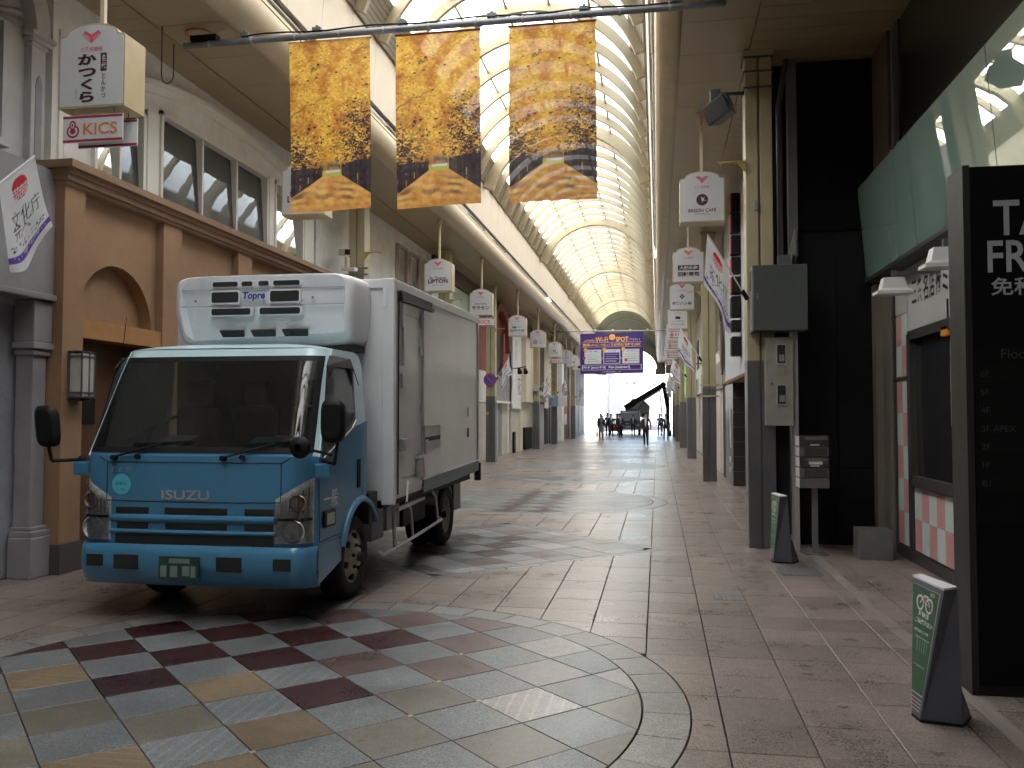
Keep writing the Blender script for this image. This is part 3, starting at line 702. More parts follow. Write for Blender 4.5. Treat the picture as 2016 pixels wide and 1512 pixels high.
LX0, LX1, LY0, LY1 = -5.945, -5.78, 7.885, 8.085
mb = MB(); mb.box(LX0, LX1-.008, LY0+.008, LY1-.008, 1.80, 2.24); mb.build('frosted_panel', mat('frosted_glass', (0.62, .62, .56), .4, trans=.3), lampw)
for (a, b) in ((LX1, LY0), (LX1, LY1), (LX0+.02, LY0), (LX0+.02, LY1), (LX1, LY0+.115)): mb = MB(); mb.box(a-.014, a, b-.007, b+.007, 1.78, 2.26); mb.build('frame_bar', DKSTEEL, lampw)
for z in (1.78, 1.83, 2.20, 2.25):
    mb = MB(); mb.box(LX0, LX1+.002, LY0-.008, LY1+.008, z, z+.012); mb.build('frame_bar', DKSTEEL, lampw)
mb = MB(); mb.box(LX0, LX1-.03, LY0+.02, LY1-.02, 1.75, 1.78); mb.build('base', DKSTEEL, lampw)

# ------------------------------------------------------------------ white upper storey with windows, above the brown shop
FRAMEW = mat('warm_white_frame', (0.76, .74, .68), .5, var=.05)
t = thing('white_upper_storey', 'white upper storey with a long band of reflecting windows under a curved lintel', 'building', (-6.3, 11.2, 4.19))
def wall_with(t, m, x, y0, y1, z0, z1, holes, depth=.15, name='wall'):
    """wall on plane x cut into strips round its rectangular openings"""
    ys = sorted({y0, y1, *[h[0] for h in holes], *[h[1] for h in holes]})
    mb = MB()
    for a, b in zip(ys[:-1], ys[1:]):
        seg = [(z0, z1)]
        for h in holes:
            if h[0] <= a+1e-6 and h[1] >= b-1e-6:
                ns = []
                for (c, d) in seg:
                    if h[2] > c: ns.append((c, min(d, h[2])))
                    if h[3] < d: ns.append((max(c, h[3]), d))
                seg = ns
        for (c, d) in seg:
            if d-c > 1e-4: mb.box(*sorted((x, x+(-depth if x < 0 else depth))), a, b, c, d)
    return mb.build(name, m, t)
H_ = [(8.50, 9.46, 4.20, 5.32), (9.78, 12.80, 4.20, 5.44), (13.05, 14.2, 4.2, 5.44)]
wall_with(t, PLASTER, -6.17, 7.86, 14.75, 4.12, 6.3, H_)
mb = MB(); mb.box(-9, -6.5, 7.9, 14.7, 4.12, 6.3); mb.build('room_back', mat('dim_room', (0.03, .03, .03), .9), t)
for (y0, y1, z0, z1), nm in zip(H_, (1, 2, 0)):
    wf = MB()
    for (a, b, c, d) in ((y0, y0+.05, z0, z1), (y1-.05, y1, z0, z1), (y0, y1, z1-.05, z1)): wf.box(-6.26, -6.125, a, b, c, d)
    win = wf.build('window', FRAMEW, t)
    for k in range(nm+1):
        a = y0+.05+(y1-y0-.1)*k/(nm+1); b = y0+.05+(y1-y0-.1)*(k+1)/(nm+1)
        g_ = MB(); g_.add([(-6.172, a, z0), (-6.172, b, z0), (-6.245, b, z1-.05), (-6.245, a, z1-.05)], [(0, 1, 2, 3)]); q = g_.build('pane', GLASS, win)
        if k: m_ = MB(); m_.box(-6.25, -6.14, a-.02, a+.02, z0, z1-.05); m_.build('mullion', FRAMEW, win)
for r0, r1, d in ((0, .10, .05), (.10, .16, .09)):   # curved lintel over the band
    mb = MB(); n = 24; rg = []
    for i in range(n+1):
        u = -1+2*i/n; y = 11.55+u*3.05; z = 5.93-.42*u*u-.10*abs(u)**6
        rg.append([(-6.17+d, y, z-.16+r0), (-6.17+d, y, z-.16+r1), (-6.18, y, z-.16+r1), (-6.18, y, z-.16+r0)])
    mb.rings(rg, smooth=False); mb.build('curved_lintel', FRAMEW, t)
wallbox(t, 'flat_trim', FRAMEW, 7.95, 8.38, 4.25, 5.65, -6.15, .02); wallbox(t, 'flat_trim', PLASTER, 8.02, 8.31, 4.32, 5.58, -6.145, .02)
wallbox(t, 'pier', FRAMEW, 9.50, 9.74, 4.2, 5.36, -6.13, .05, .008); wallbox(t, 'pier', FRAMEW, 12.84, 13.02, 4.2, 5.45, -6.13, .05, .008); wallbox(t, 'pier', FRAMEW, 14.25, 14.65, 4.2, 5.9, -6.13, .05, .008)

# ------------------------------------------------------------------ further shops on the left
t = thing('louvred_house', 'white rough-plastered house front with three tall louvred shutters', 'building', (-6.3, 19, 0))
wallbox(t, 'wall', ROUGHPL, 14.9, 23.1, 0, 6.3, -6.2, 3)
LOUVM = mat('louvre_taupe', (0.43, .37, .31), .6)
for y0 in (19.75, 20.85, 21.95):
    f_ = MB()
    for a, b, c, d in ((0, .06, 3.2, 5.75), (.78, .84, 3.2, 5.75), (.06, .78, 5.68, 5.75), (.06, .78, 4.5, 4.58), (.06, .78, 3.2, 3.28)): f_.box(-6.2, -6.12, y0+a, y0+b, c, d)
    sh = f_.build('louvred_shutter', LOUVM, t)
    for k in range(34):
        z = 3.31+k*.07
        if abs(z-4.53) < .06: continue
        s_ = MB(); s_.add([(-6.19, y0+.06, z), (-6.19, y0+.78, z), (-6.135, y0+.78, z-.045), (-6.135, y0+.06, z-.045)], [(0, 1, 2, 3)]); s_.build('slat', LOUVM, sh)
t = thing('green_panel_house', 'house front clad in pale mint green panels behind the truck', 'building', (-6.3, 26, 0))
MINTP = mat('mint_panel', (0.42, .58, .50), .35, var=.08)
wallbox(t, 'wall', mat('mint_backing', (0.2, .26, .23), .7), 23.1, 29.0, 0, 6.3, -6.24, 3)
for k in range(5):
    for (z0, z1) in ((2.9, 4.4), (4.41, 5.95)): wallbox(t, 'panel', MINTP, 23.15+k*1.17, 24.30+k*1.17, z0, z1, -6.19, .04)
wallbox(t, 'beam', mat('dark_brown_beam', (0.06, .04, .03), .6), 23.1, 29.0, 5.6, 6.1, -6.10, .1)
t = thing('terracotta_shop', 'terracotta red shopfront with a round-arched gable and narrow dark window', 'building', (-6.3, 32.5, 0))
TERRA = mat('terracotta_brick', (0.27, .085, .055), .8, var=.15, scale=5, bump=.004)
wallbox(t, 'wall', TERRA, 29.0, 35.6, 2.9, 6.0, -6.2, 3)
mb = MB(); a_ = [(32.9-1.9*math.cos(math.pi*i/18), 4.15+1.85*math.sin(math.pi*i/18)) for i in range(19)]; b_ = [(32.9-1.6*math.cos(math.pi*i/18), 4.15+1.5*math.sin(math.pi*i/18)) for i in range(19)]
mb.rings([[(-6.2, *a_[i]), (-5.95, *a_[i]), (-5.95, *b_[i]), (-6.2, *b_[i])] for i in range(19)], smooth=False); mb.build('arch_hood', mat('dark_terracotta', (0.22, .05, .04), .7), t)
wallbox(t, 'window', mat('dark_recess', (0.02, .02, .022), .4), 33.0, 33.9, 2.95, 4.9, -6.19, .05); wallbox(t, 'window_post', TERRA, 33.92, 34.3, 2.9, 4.9, -6.1, .12)
wallbox(t, 'notice_panel', mat('pebble_panel', (0.30, .28, .26), .9, var=.5, scale=14), 31.5, 35.2, 2.15, 3.15, -6.08, .1)
wallbox(t, 'white_panel', W_, 29.0, 31.2, 2.15, 3.2, -6.12, .1)
SHUT = slatted('cream_shutter', (0.60, .57, .49), .10)
for (a, b) in ((29.1, 31.4), (31.5, 33.2), (34.2, 35.5)): wallbox(t, 'roll_shutter', SHUT, a, b, 0, 2.1, -6.2, .1)
wallbox(t, 'grey_door', GREY, 33.25, 34.1, 0, 2.1, -6.2, .1); wallbox(t, 'ledge', W_, 31.3, 35.3, 2.08, 2.16, -5.98, .2)
t = thing('white_banner_shop', 'narrow white shopfront with a tall brush-lettered fabric panel', 'building', (-6.3, 36.7, 0))
wallbox(t, 'wall', W_, 35.6, 38.0, 0, 5.6, -6.2, 3); wallbox(t, 'fabric_panel', W_, 35.7, 37.9, 1.9, 5.3, -6.02, .06)
text('小', (-6.01, 36.5, 4.7), INKGREY, t, h=.42, face='+x'); text('川', (-6.01, 36.5, 4.2), INKGREY, t, h=.42, face='+x'); text('花', (-6.01, 37.3, 2.9), INKGREY, t, h=.8, face='+x')
wallbox(t, 'roll_shutter', SHUT, 35.8, 37.8, 0, 1.85, -6.12, .06); wallbox(t, 'dark_door', BLACKM, 36.1, 36.6, 0, .9, -6.05, .05)
t = thing('cream_pier_shop', 'cream rendered pier with faint raised lettering and black base', 'building', (-6.3, 39.4, 0))
wallbox(t, 'wall', CREAM, 38.0, 40.9, 0, 5.3, -6.05, 3); wallbox(t, 'jutting_sign', CREAM, 38.2, 40.9, 2.2, 5.1, -5.82, .24, .02)
text('TRUNK', (-5.81, 39.6, 3.5), mat('raised_cream', (0.5, .44, .34), .6), t, h=1.9, face='+x', vertical=True); wallbox(t, 'black_base', BLACKM, 38.6, 40.9, 0.05, 1.05, -5.95, .2)
t = thing('maroon_shop', 'dark maroon shopfront with a grey awning and closed shutters', 'building', (-6.3, 44, 0))
wallbox(t, 'wall', mat('maroon_wall', (0.055, .018, .018), .6), 40.9, 47.2, 0, 6, -6.2, 3); wallbox(t, 'roll_shutter', slatted('grey_shutter', (0.42, .42, .42), .1), 41.2, 44.2, 0, 2.2, -6.15, .06); wallbox(t, 'roll_shutter', MATS['grey_shutter'], 44.6, 46.8, 0, 2.2, -6.15, .06)
mb = MB(); mb.prism([(-6.2, 2.9), (-5.6, 2.65), (-5.6, 2.55), (-6.2, 2.6)], 'y', 41.2, 46.8); mb.build('awning', GREY, t); wallbox(t, 'signboard', W_, 41.5, 46, 2.3, 2.55, -5.95, .06)
t = thing('black_sack_shop', 'narrow shop hung with black lanterns beside dark slatted shutter', 'building', (-6.3, 50, 0))
wallbox(t, 'wall', CREAM, 47.2, 53.1, 0, 6, -6.25, 3); wallbox(t, 'roll_shutter', slatted('dark_shutter', (0.10, .10, .10), .12), 49.5, 52.6, 0, 2.1, -6.15, .1); wallbox(t, 'door', BLACKM, 47.6, 49, 0, 2, -6.2, .06)
t = thing('white_post_shop', 'plain white shopfront with a full-height white post', 'building', (-6.3, 54.5, 0))
wallbox(t, 'wall', W_, 53.1, 55.9, 0, 6, -6.15, 3); wallbox(t, 'post', W_, 53.4, 54.6, 0, 6, -5.9, .3)
t = thing('brown_door_shop', 'tall dark red-brown door bay with a red and white notice', 'building', (-6.3, 57.5, 0))
wallbox(t, 'wall', mat('oxblood', (0.10, .022, .018), .5), 55.9, 59.2, 0, 6, -6.1, 3); wallbox(t, 'notice', W_, 56.6, 58.2, 1.0, 1.7, -6.09, .02); wallbox(t, 'red_notice', RED, 56.6, 58.2, 1.7, 2.2, -6.09, .02)
t = thing('cream_corner_shop', 'cream rendered shopfront beside the dark red-brown door bay', 'building', (-6.3, 61, 0)); wallbox(t, 'wall', CREAM, 59.2, 62.8, 0, 6, -6.0, 3); wallbox(t, 'vent_box', GREY, 60.5, 61.2, .5, .9, -5.98, .03)
t = thing('grey_end_shops', 'grey shuttered shop nearest the bright exit', 'building', (-6.3, 69, 0)); wallbox(t, 'wall', mat('grey_end_wall', (0.2, .2, .2), .7), 62.8, 74.9, 0, 6.2, -6.3, 3)
for k in range(4): wallbox(t, 'roll_shutter', MATS['grey_shutter'], 63.2+k*2.9, 65.6+k*2.9, 0, 2.4, -6.25, .04)

# ------------------------------------------------------------------ right side: glass-fronted corner shop
ALU = mat('bronze_aluminium', (0.075, .072, .068), .45, metal=.4); ALUL = mat('grey_aluminium', (0.24, .235, .225), .42, metal=.4)
t = thing('glass_screen_shop', 'corner shop with a mint glass screen above pink and pale green chequered windows', 'building', (2.9, 8.5, 0))
PINK = mat('pink_film', (0.62, .335, .34), .35, var=.08, coat=.3); MINT = mat('mint_film', (0.60, .68, .65), .35, var=.06, coat=.3); PALEP = mat('pale_pink_film', (0.60, .30, .28), .4, var=.05)
mb = MB(); mb.box(2.80, 7, 2.0, 11.2, 0, 6.3); mb.build('core_wall', mat('shop_wall_grey', (0.15, .145, .14), .7), t)
def chk(y0, y1, z0, z1, ny, nz, flip=0):
    dy, dz = (y1-y0)/ny, (z1-z0)/nz
    for a in range(ny):
        for b in range(nz):
            mb = MB(); mb.box(2.752, 2.79, y0+a*dy+.001, y0+(a+1)*dy-.001, z0+b*dz+.001, z0+(b+1)*dz-.001)
            pk = (a+b+flip) % 2; o = mb.build('chequer_pane', PINK if pk else MINT, t)
            if pk and z0 < 1:
                yc, zc, s_ = y0+(a+.5)*dy, z0+(b+.58)*dz, dy*.30
                h = [(yc+s_*x_, zc+s_*y_*1.5) for x_, y_ in ((0, -1), (.95, .25), (.75, .75), (.3, .8), (0, .45), (-.3, .8), (-.75, .75), (-.95, .25))]
                mb = MB(); mb.add([(2.7495, *q) for q in h], [tuple(range(8))]); mb.build('heart', PALEP, o)
chk(10.16, 10.62, .14, 2.0, 2, 5); chk(10.16, 10.62, 2.04, 2.75, 2, 2, 1); chk(6.0, 9.98, .14, .82, 16, 2)
mb = MB(); mb.box(2.74, 2.80, 4, 10.7, 0, .12); mb.build('kick_plate', ALU, t)
for (a, b, c, d) in ((10.64, 10.70, .12, 3.2), (9.99, 10.15, .12, 2.5), (10.16, 10.63, 2.0, 2.04)): wallbox(t, 'mullion', ALU, a, b, c, d, 2.735, .07, side=1)
win = MB()
for (a, b, c, d) in ((9.90, 9.98, .84, 2.50), (6.0, 9.98, .84, .95), (6.0, 9.98, 2.42, 2.52)): win.box(2.70, 2.80, a, b, c, d)
win = win.build('window', ALU, t)
g_ = MB(); g_.box(2.765, 2.775, 6.0, 9.9, .95, 2.42); g_.build('pane', glass_dark('shop_glass', (0.006, .008, .010), .10), win)
for (a, b, c, d) in ((8.62, 8.78, 1.5, 2.38), (8.40, 8.60, 1.65, 2.40)): q = MB(); q.box(2.76, 2.764, a, b, c, d); q.build('cream_sheet', mat('cream_paper', (0.50, .48, .33), .7), win)
wallbox(t, 'signboard', mat('pale_board', (0.50, .51, .50), .4, var=.06), 6.0, 10.14, 2.53, 3.25, 2.752, .05, side=1); wallbox(t, 'signboard', MATS['pale_board'], 10.16, 10.63, 2.76, 3.25, 2.752, .05, side=1)
mat('black_letter', (0.015, .012, .013), .5)
for k, ch_ in enumerate('三条名店街ミニ'): text(ch_, (2.748, 9.87-k*.205, 2.94), MATS['black_letter'], t, w=.165, h=.28 if k else .24, face='-x', bold=.012)
wallbox(t, 'dark_slot', BLACKM, 8.77, 8.81, 2.50, 2.72, 2.745, .01, side=1); wallbox(t, 'orange_tag', mat('orange_tag', (0.70, .26, .03), .5), 8.66, 8.86, 2.36, 2.46, 2.70, .05, .008, side=1)
wallbox(t, 'pilaster', mat('taupe_pilaster', (0.17, .15, .125), .6), 10.70, 11.0, 0, 3.2, 2.70, .1, side=1); wallbox(t, 'pilaster', MATS['taupe_pilaster'], 11.0, 11.19, 0, 3.2, 2.62, .2, side=1)
# glass screen
SCREEN = glass_dark('mint_mirror_glass', (0.27, .43, .37), .46, .004, 1.5, .07)
for k, (a, b) in enumerate(((9.06, 11.17), (6.96, 9.045), (4.85, 6.945), (2.7, 4.835))):
    mb = MB(); mb.prism([(2.558, 3.285), (2.570, 3.285), (2.482, 4.42), (2.470, 4.42)], 'y', a, b); mb.build('glass_screen', SCREEN, t)
wallbox(t, 'screen_soffit', ALU, 2.7, 11.17, 3.24, 3.28, 2.54, .3, side=1)
wallbox(t, 'upper_dark_pane', glass_dark('upper_dark_glass', (0.004, .006, .005), .05), 2.7, 10.1, 4.3, 6.12, 2.72, .05, side=1)
wallbox(t, 'brown_strip', mat('brown_strip', (0.115, .09, .07), .6), 10.45, 11.17, 4.3, 6.12, 2.66, .1, side=1); wallbox(t, 'trim', ALUL, 10.36, 10.43, 4.3, 6.12, 2.69, .06, side=1); wallbox(t, 'trim', ALU, 10.15, 10.30, 4.3, 6.12, 2.70, .06, side=1)
text('THE L', (2.715, 6.2, 5.3), mat('teal_letter', (0.10, .17, .15), .6), t, h=.30, face='-x', bold=.02)
for k, y in enumerate((9.0, 7.45)):
    lm = thing('arm_lamp', 'white trapezoid arm lamp '+('over the start of the shop lettering' if k == 0 else 'partly hidden by the black totem'), 'lamp', (2.75, y, 2.95), group='white lamps over the shop sign')
    mb = MB(); sy = .10
    mb.rings([[(2.14, y-sy, 2.80), (2.14, y+sy, 2.80), (2.48, y+sy, 2.80), (2.48, y-sy, 2.80)], [(2.14, y-sy, 2.83), (2.14, y+sy, 2.83), (2.48, y+sy, 2.83), (2.48, y-sy, 2.83)], [(2.19, y-.08, 2.855), (2.19, y+.08, 2.855), (2.43, y+.08, 2.855), (2.43, y-.08, 2.855)], [(2.215, y-.065, 2.965), (2.215, y+.065, 2.965), (2.405, y+.065, 2.965), (2.405, y-.065, 2.965)]], smooth=False)
    mb.build('shade', W_, lm); mb = MB(); mb.box(2.33, 2.75, y-.015, y+.015, 3.0, 3.03); mb.box(2.30, 2.34, y-.02, y+.02, 2.97, 3.04); mb.build('arm', DKSTEEL, lm)
tag(MB().box(2.20, 2.56, 10.12, 10.42, 0, .33).build('steel_floor_box', STEEL, bevel=.008), 'low galvanised steel box on the floor by the chequered window', 'box')

t = thing('black_shop_wall', 'black panelled wall facing the camera between the pillar and the chequered shop', 'building', (2.2, 11.6, 0))
mb = MB(); mb.box(1.76, 7, 11.25, 14, 0, 6.3); mb.build('core', BLACK, t)
for (x0, x1, z0, z1) in ((1.70, 2.20, 0, .95), (2.21, 2.70, 0, .95), (1.70, 2.20, .96, 3.9), (2.21, 2.70, .96, 3.9), (1.76, 2.70, 3.93, 6.1)):
    mb = MB(); mb.box(x0, x1, 11.20+.02*(z0 > 3.9), 11.26, z0+.003, z1-.003); mb.build('panel', BLACK if z0 > 3.9 else mat('black_panel_sheen', (0.0065, .007, .0078), .5, spec=.2), t)
mb = MB(); mb.box(1.655, 1.695, 11.0, 11.26, 0, 3.6); mb.build('edge_strip', LGREY, t); mb = MB(); mb.prism([(1.52, 3.25), (1.70, 3.25), (1.70, 3.92)], 'y', 11.0, 11.1); mb.build('grey_gusset', LGREY, t); mb = MB(); mb.box(1.64, 1.75, 11.15, 11.26, 3.6, 6.1); mb.build('edge_strip', GREY, t)
mb = MB(); mb.box(1.41, 1.64, 11.3, 11.5, 0, 6.1); mb.build('dark_infill', BLACKM, t)
pp = MB(); pp.cyl((1.52, 11.05, 3.3), (1.52, 11.05, 5.5), .035); pp.cyl((1.52, 11.05, 5.5), (1.62, 11.1, 6.1), .035); tag(pp.build('drain_pipe', mat('pipe_grey', (0.13, .145, .16), .4)), 'dark grey vertical drain pipe beside the olive pillar', 'pipe')

# meter cabinets on the near right column
t = thing('steel_cabinet', 'large grey steel cabinet mounted on the near pillar', 'cabinet', (1.45, 10.6, 2.57))
mb = MB(); mb.box(1.11, 1.74, 10.45, 10.75, 2.60, 3.38); mb.build('body', STEEL, t, bevel=.006)
mb = MB(); mb.box(1.12, 1.735, 10.425, 10.45, 2.605, 3.375); dpo = mb.build('door', mat('cabinet_steel', (0.115, .125, .125), .34, metal=.35, var=.12, scale=1.0), t, bevel=.005)
for z in np.arange(3.10, 3.32, .035): mb = MB(); mb.box(1.104, 1.11, 10.52, 10.68, z, z+.015); mb.build('vent_slot', BLACKM, t)
for z in (2.98, 3.0, 3.03): mb = MB(); mb.cyl((1.17, 10.425, z), (1.17, 10.418, z), .008, n=8); mb.build('lock', LGREY, dpo)
mb = MB(); mb.box(1.42, 1.56, 10.5, 10.6, 3.38, 3.50); mb.build('conduit_box', DKSTEEL, t)
t = thing('meter_board', 'scuffed beige meter board with two small windows on the near pillar', 'meter board', (1.44, 10.6, 1.48))
mb = MB(); mb.box(1.27, 1.585, 10.55, 10.72, 1.48, 2.53); mb.build('board', mat('scuffed_beige', (0.27, .26, .235), .6, var=.12, scale=7), t, bevel=.005)
for z in (2.20, 1.72):
    mb = MB(); mb.box(1.385, 1.505, 10.535, 10.55, z, z+.25); w_ = mb.build('meter_window', LGREY, t); mb = MB(); mb.box(1.40, 1.49, 10.53, 10.536, z+.02, z+.235); mb.build('pane', GLASS, w_)
    mb = MB(); mb.box(1.42, 1.48, 10.527, 10.53, z+.04, z+.12); mb.build('meter_dial', GREY, w_)
mb = MB(); mb.box(1.39, 1.50, 10.546, 10.55, 2.08, 2.12); mb.build('tape_mark', mat('brown_tape', (0.35, .25, .14), .7), t)
mb = MB(); mb.cyl((1.335, 10.55, 1.98), (1.335, 10.53, 1.98), .016, n=10); mb.build('knob', DKSTEEL, t)
mb = MB(); mb.box(1.59, 1.645, 10.6, 10.75, 0, 2.6); tag(mb.build('grey_post', LGREY), 'slim pale grey post behind the mailbox stand', 'post')
mb = MB(); mb.box(1.41, 1.585, 10.9, 10.94, 0, 1.46); tag(mb.build('service_door', BLACKM), 'narrow black service door under the meter board', 'door')
# mailbox stand
t = thing('mailbox_stand', 'stack of dark steel mailboxes on a single post before the black wall', 'mailbox', (1.8, 10.4, 0))
MAILM = mat('mailbox_steel', (0.20, .195, .185), .38, metal=.5)
mb = MB(); mb.box(1.755, 1.815, 10.40, 10.46, 0.01, .80); mb.build('post', STEEL, t); mb = MB(); mb.box(1.66, 1.92, 10.33, 10.5, 0.0, .012); mb.build('foot_plate', STEEL, t)
zz = [.79, .925, 1.065, 1.205, 1.345, 1.43]
for k, (a, b) in enumerate(zip([.77, .89, 1.01, 1.13, 1.25], [.885, 1.005, 1.125, 1.245, 1.37])):
    mb = MB(); mb.box(1.60, 1.925, 10.28+.015*(k % 2), 10.56, a, b-.004); bx_ = mb.build('mailbox', MAILM if k not in (2, 4) else mat('mailbox_dark', (0.04, .04, .04), .4), t, bevel=.004)
    mb = MB(); mb.box(1.595, 1.60, 10.30, 10.55, a+.003, b-.007); mb.build('side_plate', W_, bx_)
    if k in (1, 3): mb = MB(); mb.box(1.655, 1.905, 10.272+.015*(k % 2), 10.28+.015*(k % 2), a+.012, b-.018); mb.build('flap', mat('flap_steel', (0.10, .10, .10), .3, .5), bx_)
    if k == 2: mb = MB(); mb.box(1.70, 1.85, 10.276, 10.28, a+.03, b-.02); mb.build('label', W_, bx_)
    if k in (2, 4): mb = MB(); mb.box(1.66, 1.90, 10.27, 10.28, b-.05, b-.015); mb.build('slot_cover', mat('smoked_cover', (0.25, .25, .25), .15, .4), bx_); mb = MB(); mb.box(1.72, 1.82, 10.274, 10.28, a+.008, a+.02); mb.build('label', W_, bx_)

# tax-free totem
t = thing('black_totem', 'tall black tax-free directory totem standing at the edge of the picture', 'totem', (2.4, 5.4, 0))
mb = MB(); mb.box(1.80, 3.05, 5.34, 5.60, .06, 3.05); mb.build('body', mat('totem_black', (0.0035, .0037, .004), .6, spec=.1), t)
mb = MB(); mb.box(1.762, 1.80, 5.335, 5.60, 0, 3.06); mb.build('edge_frame', mat('totem_edge', (0.022, .022, .022), .5, metal=.3), t); mb = MB(); mb.box(1.80, 3.05, 5.345, 5.58, 0, .06); mb.build('plinth', BLACKM, t)
TW = mat('totem_white', (0.36, .36, .40), .5)
for body, z, h, x0 in (('TAX', 2.745, .205, 1.925), ('FREE', 2.52, .185, 1.89), ('免税店', 2.345, .105, 1.905)):
    v_, _, lo, hi = text_mesh(body, .015); w_ = (hi-lo)[0]/(hi-lo)[1]*h*(.82 if body[0] in 'TF' else 1.15)
    text(body, (x0+w_/2, 5.337, z), TW, t, w=w_, h=h, bold=.015)
mb = MB(); mb.box(1.80+.015, 2.9, 5.336, 5.34, .98, 2.0); dirb = mb.build('directory', mat('directory_black', (0.006, .0058, .0055), .6, spec=.1), t)
FAINT = mat('faint_letter', (0.03, .029, .028), .5)
text('Floor Guide', (2.14, 5.334, 1.955), FAINT, dirb, h=.055)
for k, (a, b) in enumerate((('6F', ''), ('5F', ''), ('4F', ''), ('3F', 'APEX'), ('2F', ''), ('1F', ''), ('B1', ''))):
    z = 1.84-k*.105; mb = MB(); mb.box(1.83, 2.88, 5.333, 5.336, z-.045, z+.048); o = mb.build('directory_strip', mat('strip_black', (0.0085, .0082, .008), .6, spec=.1), dirb)
    o = text(a, (1.86, 5.331, z), FAINT, dirb, h=.035)
    if b: text(b, (1.96, 5.331, z), FAINT, dirb, h=.035)

# bicycle notices
def notice(dx, dy, lab):
    t = thing('bicycle_notice', lab, 'notice stand', (1.45+dx, 4.8+dy, 0), group='no bicycle parking stands')
    SH = mat('slate_plastic', (0.105, .115, .145), .45, var=.08)
    bot = [(1.325, 4.935), (1.34, 4.83), (1.533, 4.785), (1.625, 4.94)]; top = [(1.334, 4.905), (1.378, 4.535), (1.462, 4.605), (1.39, 4.95)]
    bot = [(a+dx, b+dy) for a, b in bot]; top = [(a+dx, b+dy) for a, b in top]
    mb = MB(); mb.rings([[(*q, 0.015) for q in bot], [(*q, .74) for q in top]], smooth=False); mb.build('body', SH, t, bevel=.006)
    mb = MB(); mb.rings([[(*q, 0.0) for q in bot], [(*q, .016) for q in bot]], smooth=False); mb.build('foot', BLACKM, t)
    mb = MB(); mb.rings([[(*q, .74) for q in top], [(*q, .752) for q in top]], smooth=False); mb.build('cap', mat('cap_white', (0.62, .62, .62), .5), t, bevel=.003)
    # printed face: bilinear on the left-hand side of the body
    A, B, C, D = (Vector((*bot[0], .015)), Vector((*bot[1], .015)), Vector((*top[1], .74)), Vector((*top[0], .74)))
    nrm = (B-A).cross(D-A).normalized()
    if nrm.x > 0: nrm = -nrm
    def S(u, v, o): p = (A*(1-u)+B*u)*(1-v)+(D*(1-u)+C*u)*v; return p+nrm*o
    pr = Print(64, 160, (.015, .10, .045)); pr.asp = .5
    wht = (.75, .75, .75); n1 = Print
    pr.rect(0, 0, 1, .012, wht); pr.rect(0, .99, 1, 1, (.3, .35, .35)); pr.mask(pr.X > .965, (.35, .4, .4))
    pr.text('NO', .74, .955, .16, .035, wht, .02)
    for cxx in (.30, .66): pr.mask(abs(np.hypot((pr.X-cxx), (pr.Y-.845)*2.1)-.13) < .020, wht)
    for (x0, y0, x1, y1, c_) in ((.30, .845, .45, .92, wht), (.45, .92, .60, .92, wht), (.47, .91, .5, .86, wht), (.5, .86, .66, .845, wht), (.55, .92, .68, .845, wht), (.24, .955, .80, .80, (.4, .05, .05))):
        d = np.array([x1-x0, (y1-y0)*2.1]); L_ = np.hypot(*d); tt = np.clip(((pr.X-x0)*d[0]+(pr.Y-y0)*2.1*d[1])/L_**2, 0, 1); pr.mask(np.hypot(pr.X-x0-tt*(x1-x0), (pr.Y-y0-tt*(y1-y0))*2.1) < .014, c_)
    pr.text('駐輪は', .48, .745, .44, .05, wht, .03); pr.text('ご遠慮下さい', .5, .675, .80, .05, wht, .03); pr.text('駐輪場のご案内', .42, .585, .66, .03, wht, .02)
    for xx in (.25, .4, .52, .64, .76): pr.rect(xx, .40, xx+.02, .53, (.3, .4, .35))
    pr.rect(.15, .525, .85, .535, (.3, .4, .35)); pr.text('京都三条商店街', .45, .27, .7, .022, wht)
    def fn(u, v): vv = .17+v*.80; uu = .06+u*.88; q = S(uu, vv, .0035); return q-Vector(t.location)
    o = bpy.data.objects.new('printed_face', pr.mesh('printed_face', print_mat('glossy_print', 0, .3), fn)); col.objects.link(o); o.parent = t
    for k in range(4):
        v0 = .05+k*.028; mb = MB(); mb.add([tuple(S(.05, v0, .004)), tuple(S(.9, v0, .004)), tuple(S(.9, v0+.006, .004)), tuple(S(.05, v0+.006, .004))], [(0, 1, 2, 3)]); mb.build('white_line', W_, t)
notice(0, 0, 'grey wedge-shaped stand with green no-bicycle panel, the near one by the totem')
notice(-.112, 4.91, 'grey wedge-shaped stand with green no-bicycle panel, the far one by the pillar')

# ------------------------------------------------------------------ right side beyond the near pillar
t = thing('corrugated_shop', 'shop with white corrugated metal upper wall above a dark tiled entrance', 'building', (1.9, 16, 0))
mb = MB(); y = 11.4; CORR = mat('white_corrugated', (0.60, .64, .68), .38, metal=.15, var=.06)
pts = []
while y < 21.2: pts += [(1.62, y), (1.60, y+.02), (1.60, y+.07), (1.62, y+.09), (1.62, y+.13)]; y += .14
mb.rings([[(a, b, 2.37), (a, b, 6.15)] for a, b in pts], closed=False, caps=False, smooth=False); mb.build('corrugated_sheet', CORR, t)
mb = MB(); mb.box(1.63, 5, 11.4, 22.2, 2.40, 6.2); mb.build('upper_core', GREY, t); mb = MB(); mb.box(1.60, 3.5, 11.4, 21.2, 2.34, 2.40); mb.build('underside', mat('wood_soffit', (0.22, .11, .06), .6), t)
DT = mat('dark_tile', (0.038, .034, .032), .30, var=.15)
mb = MB(); mb.box(1.70, 4, 20.05, 22.2, 0, 2.36); mb.build('tile_core', mat('pale_grout', (0.22, .21, .2), .8), t); mb = MB(); mb.box(2.9, 4, 11.5, 20, 0, 2.36); mb.build('recess_wall', BLACKM, t)
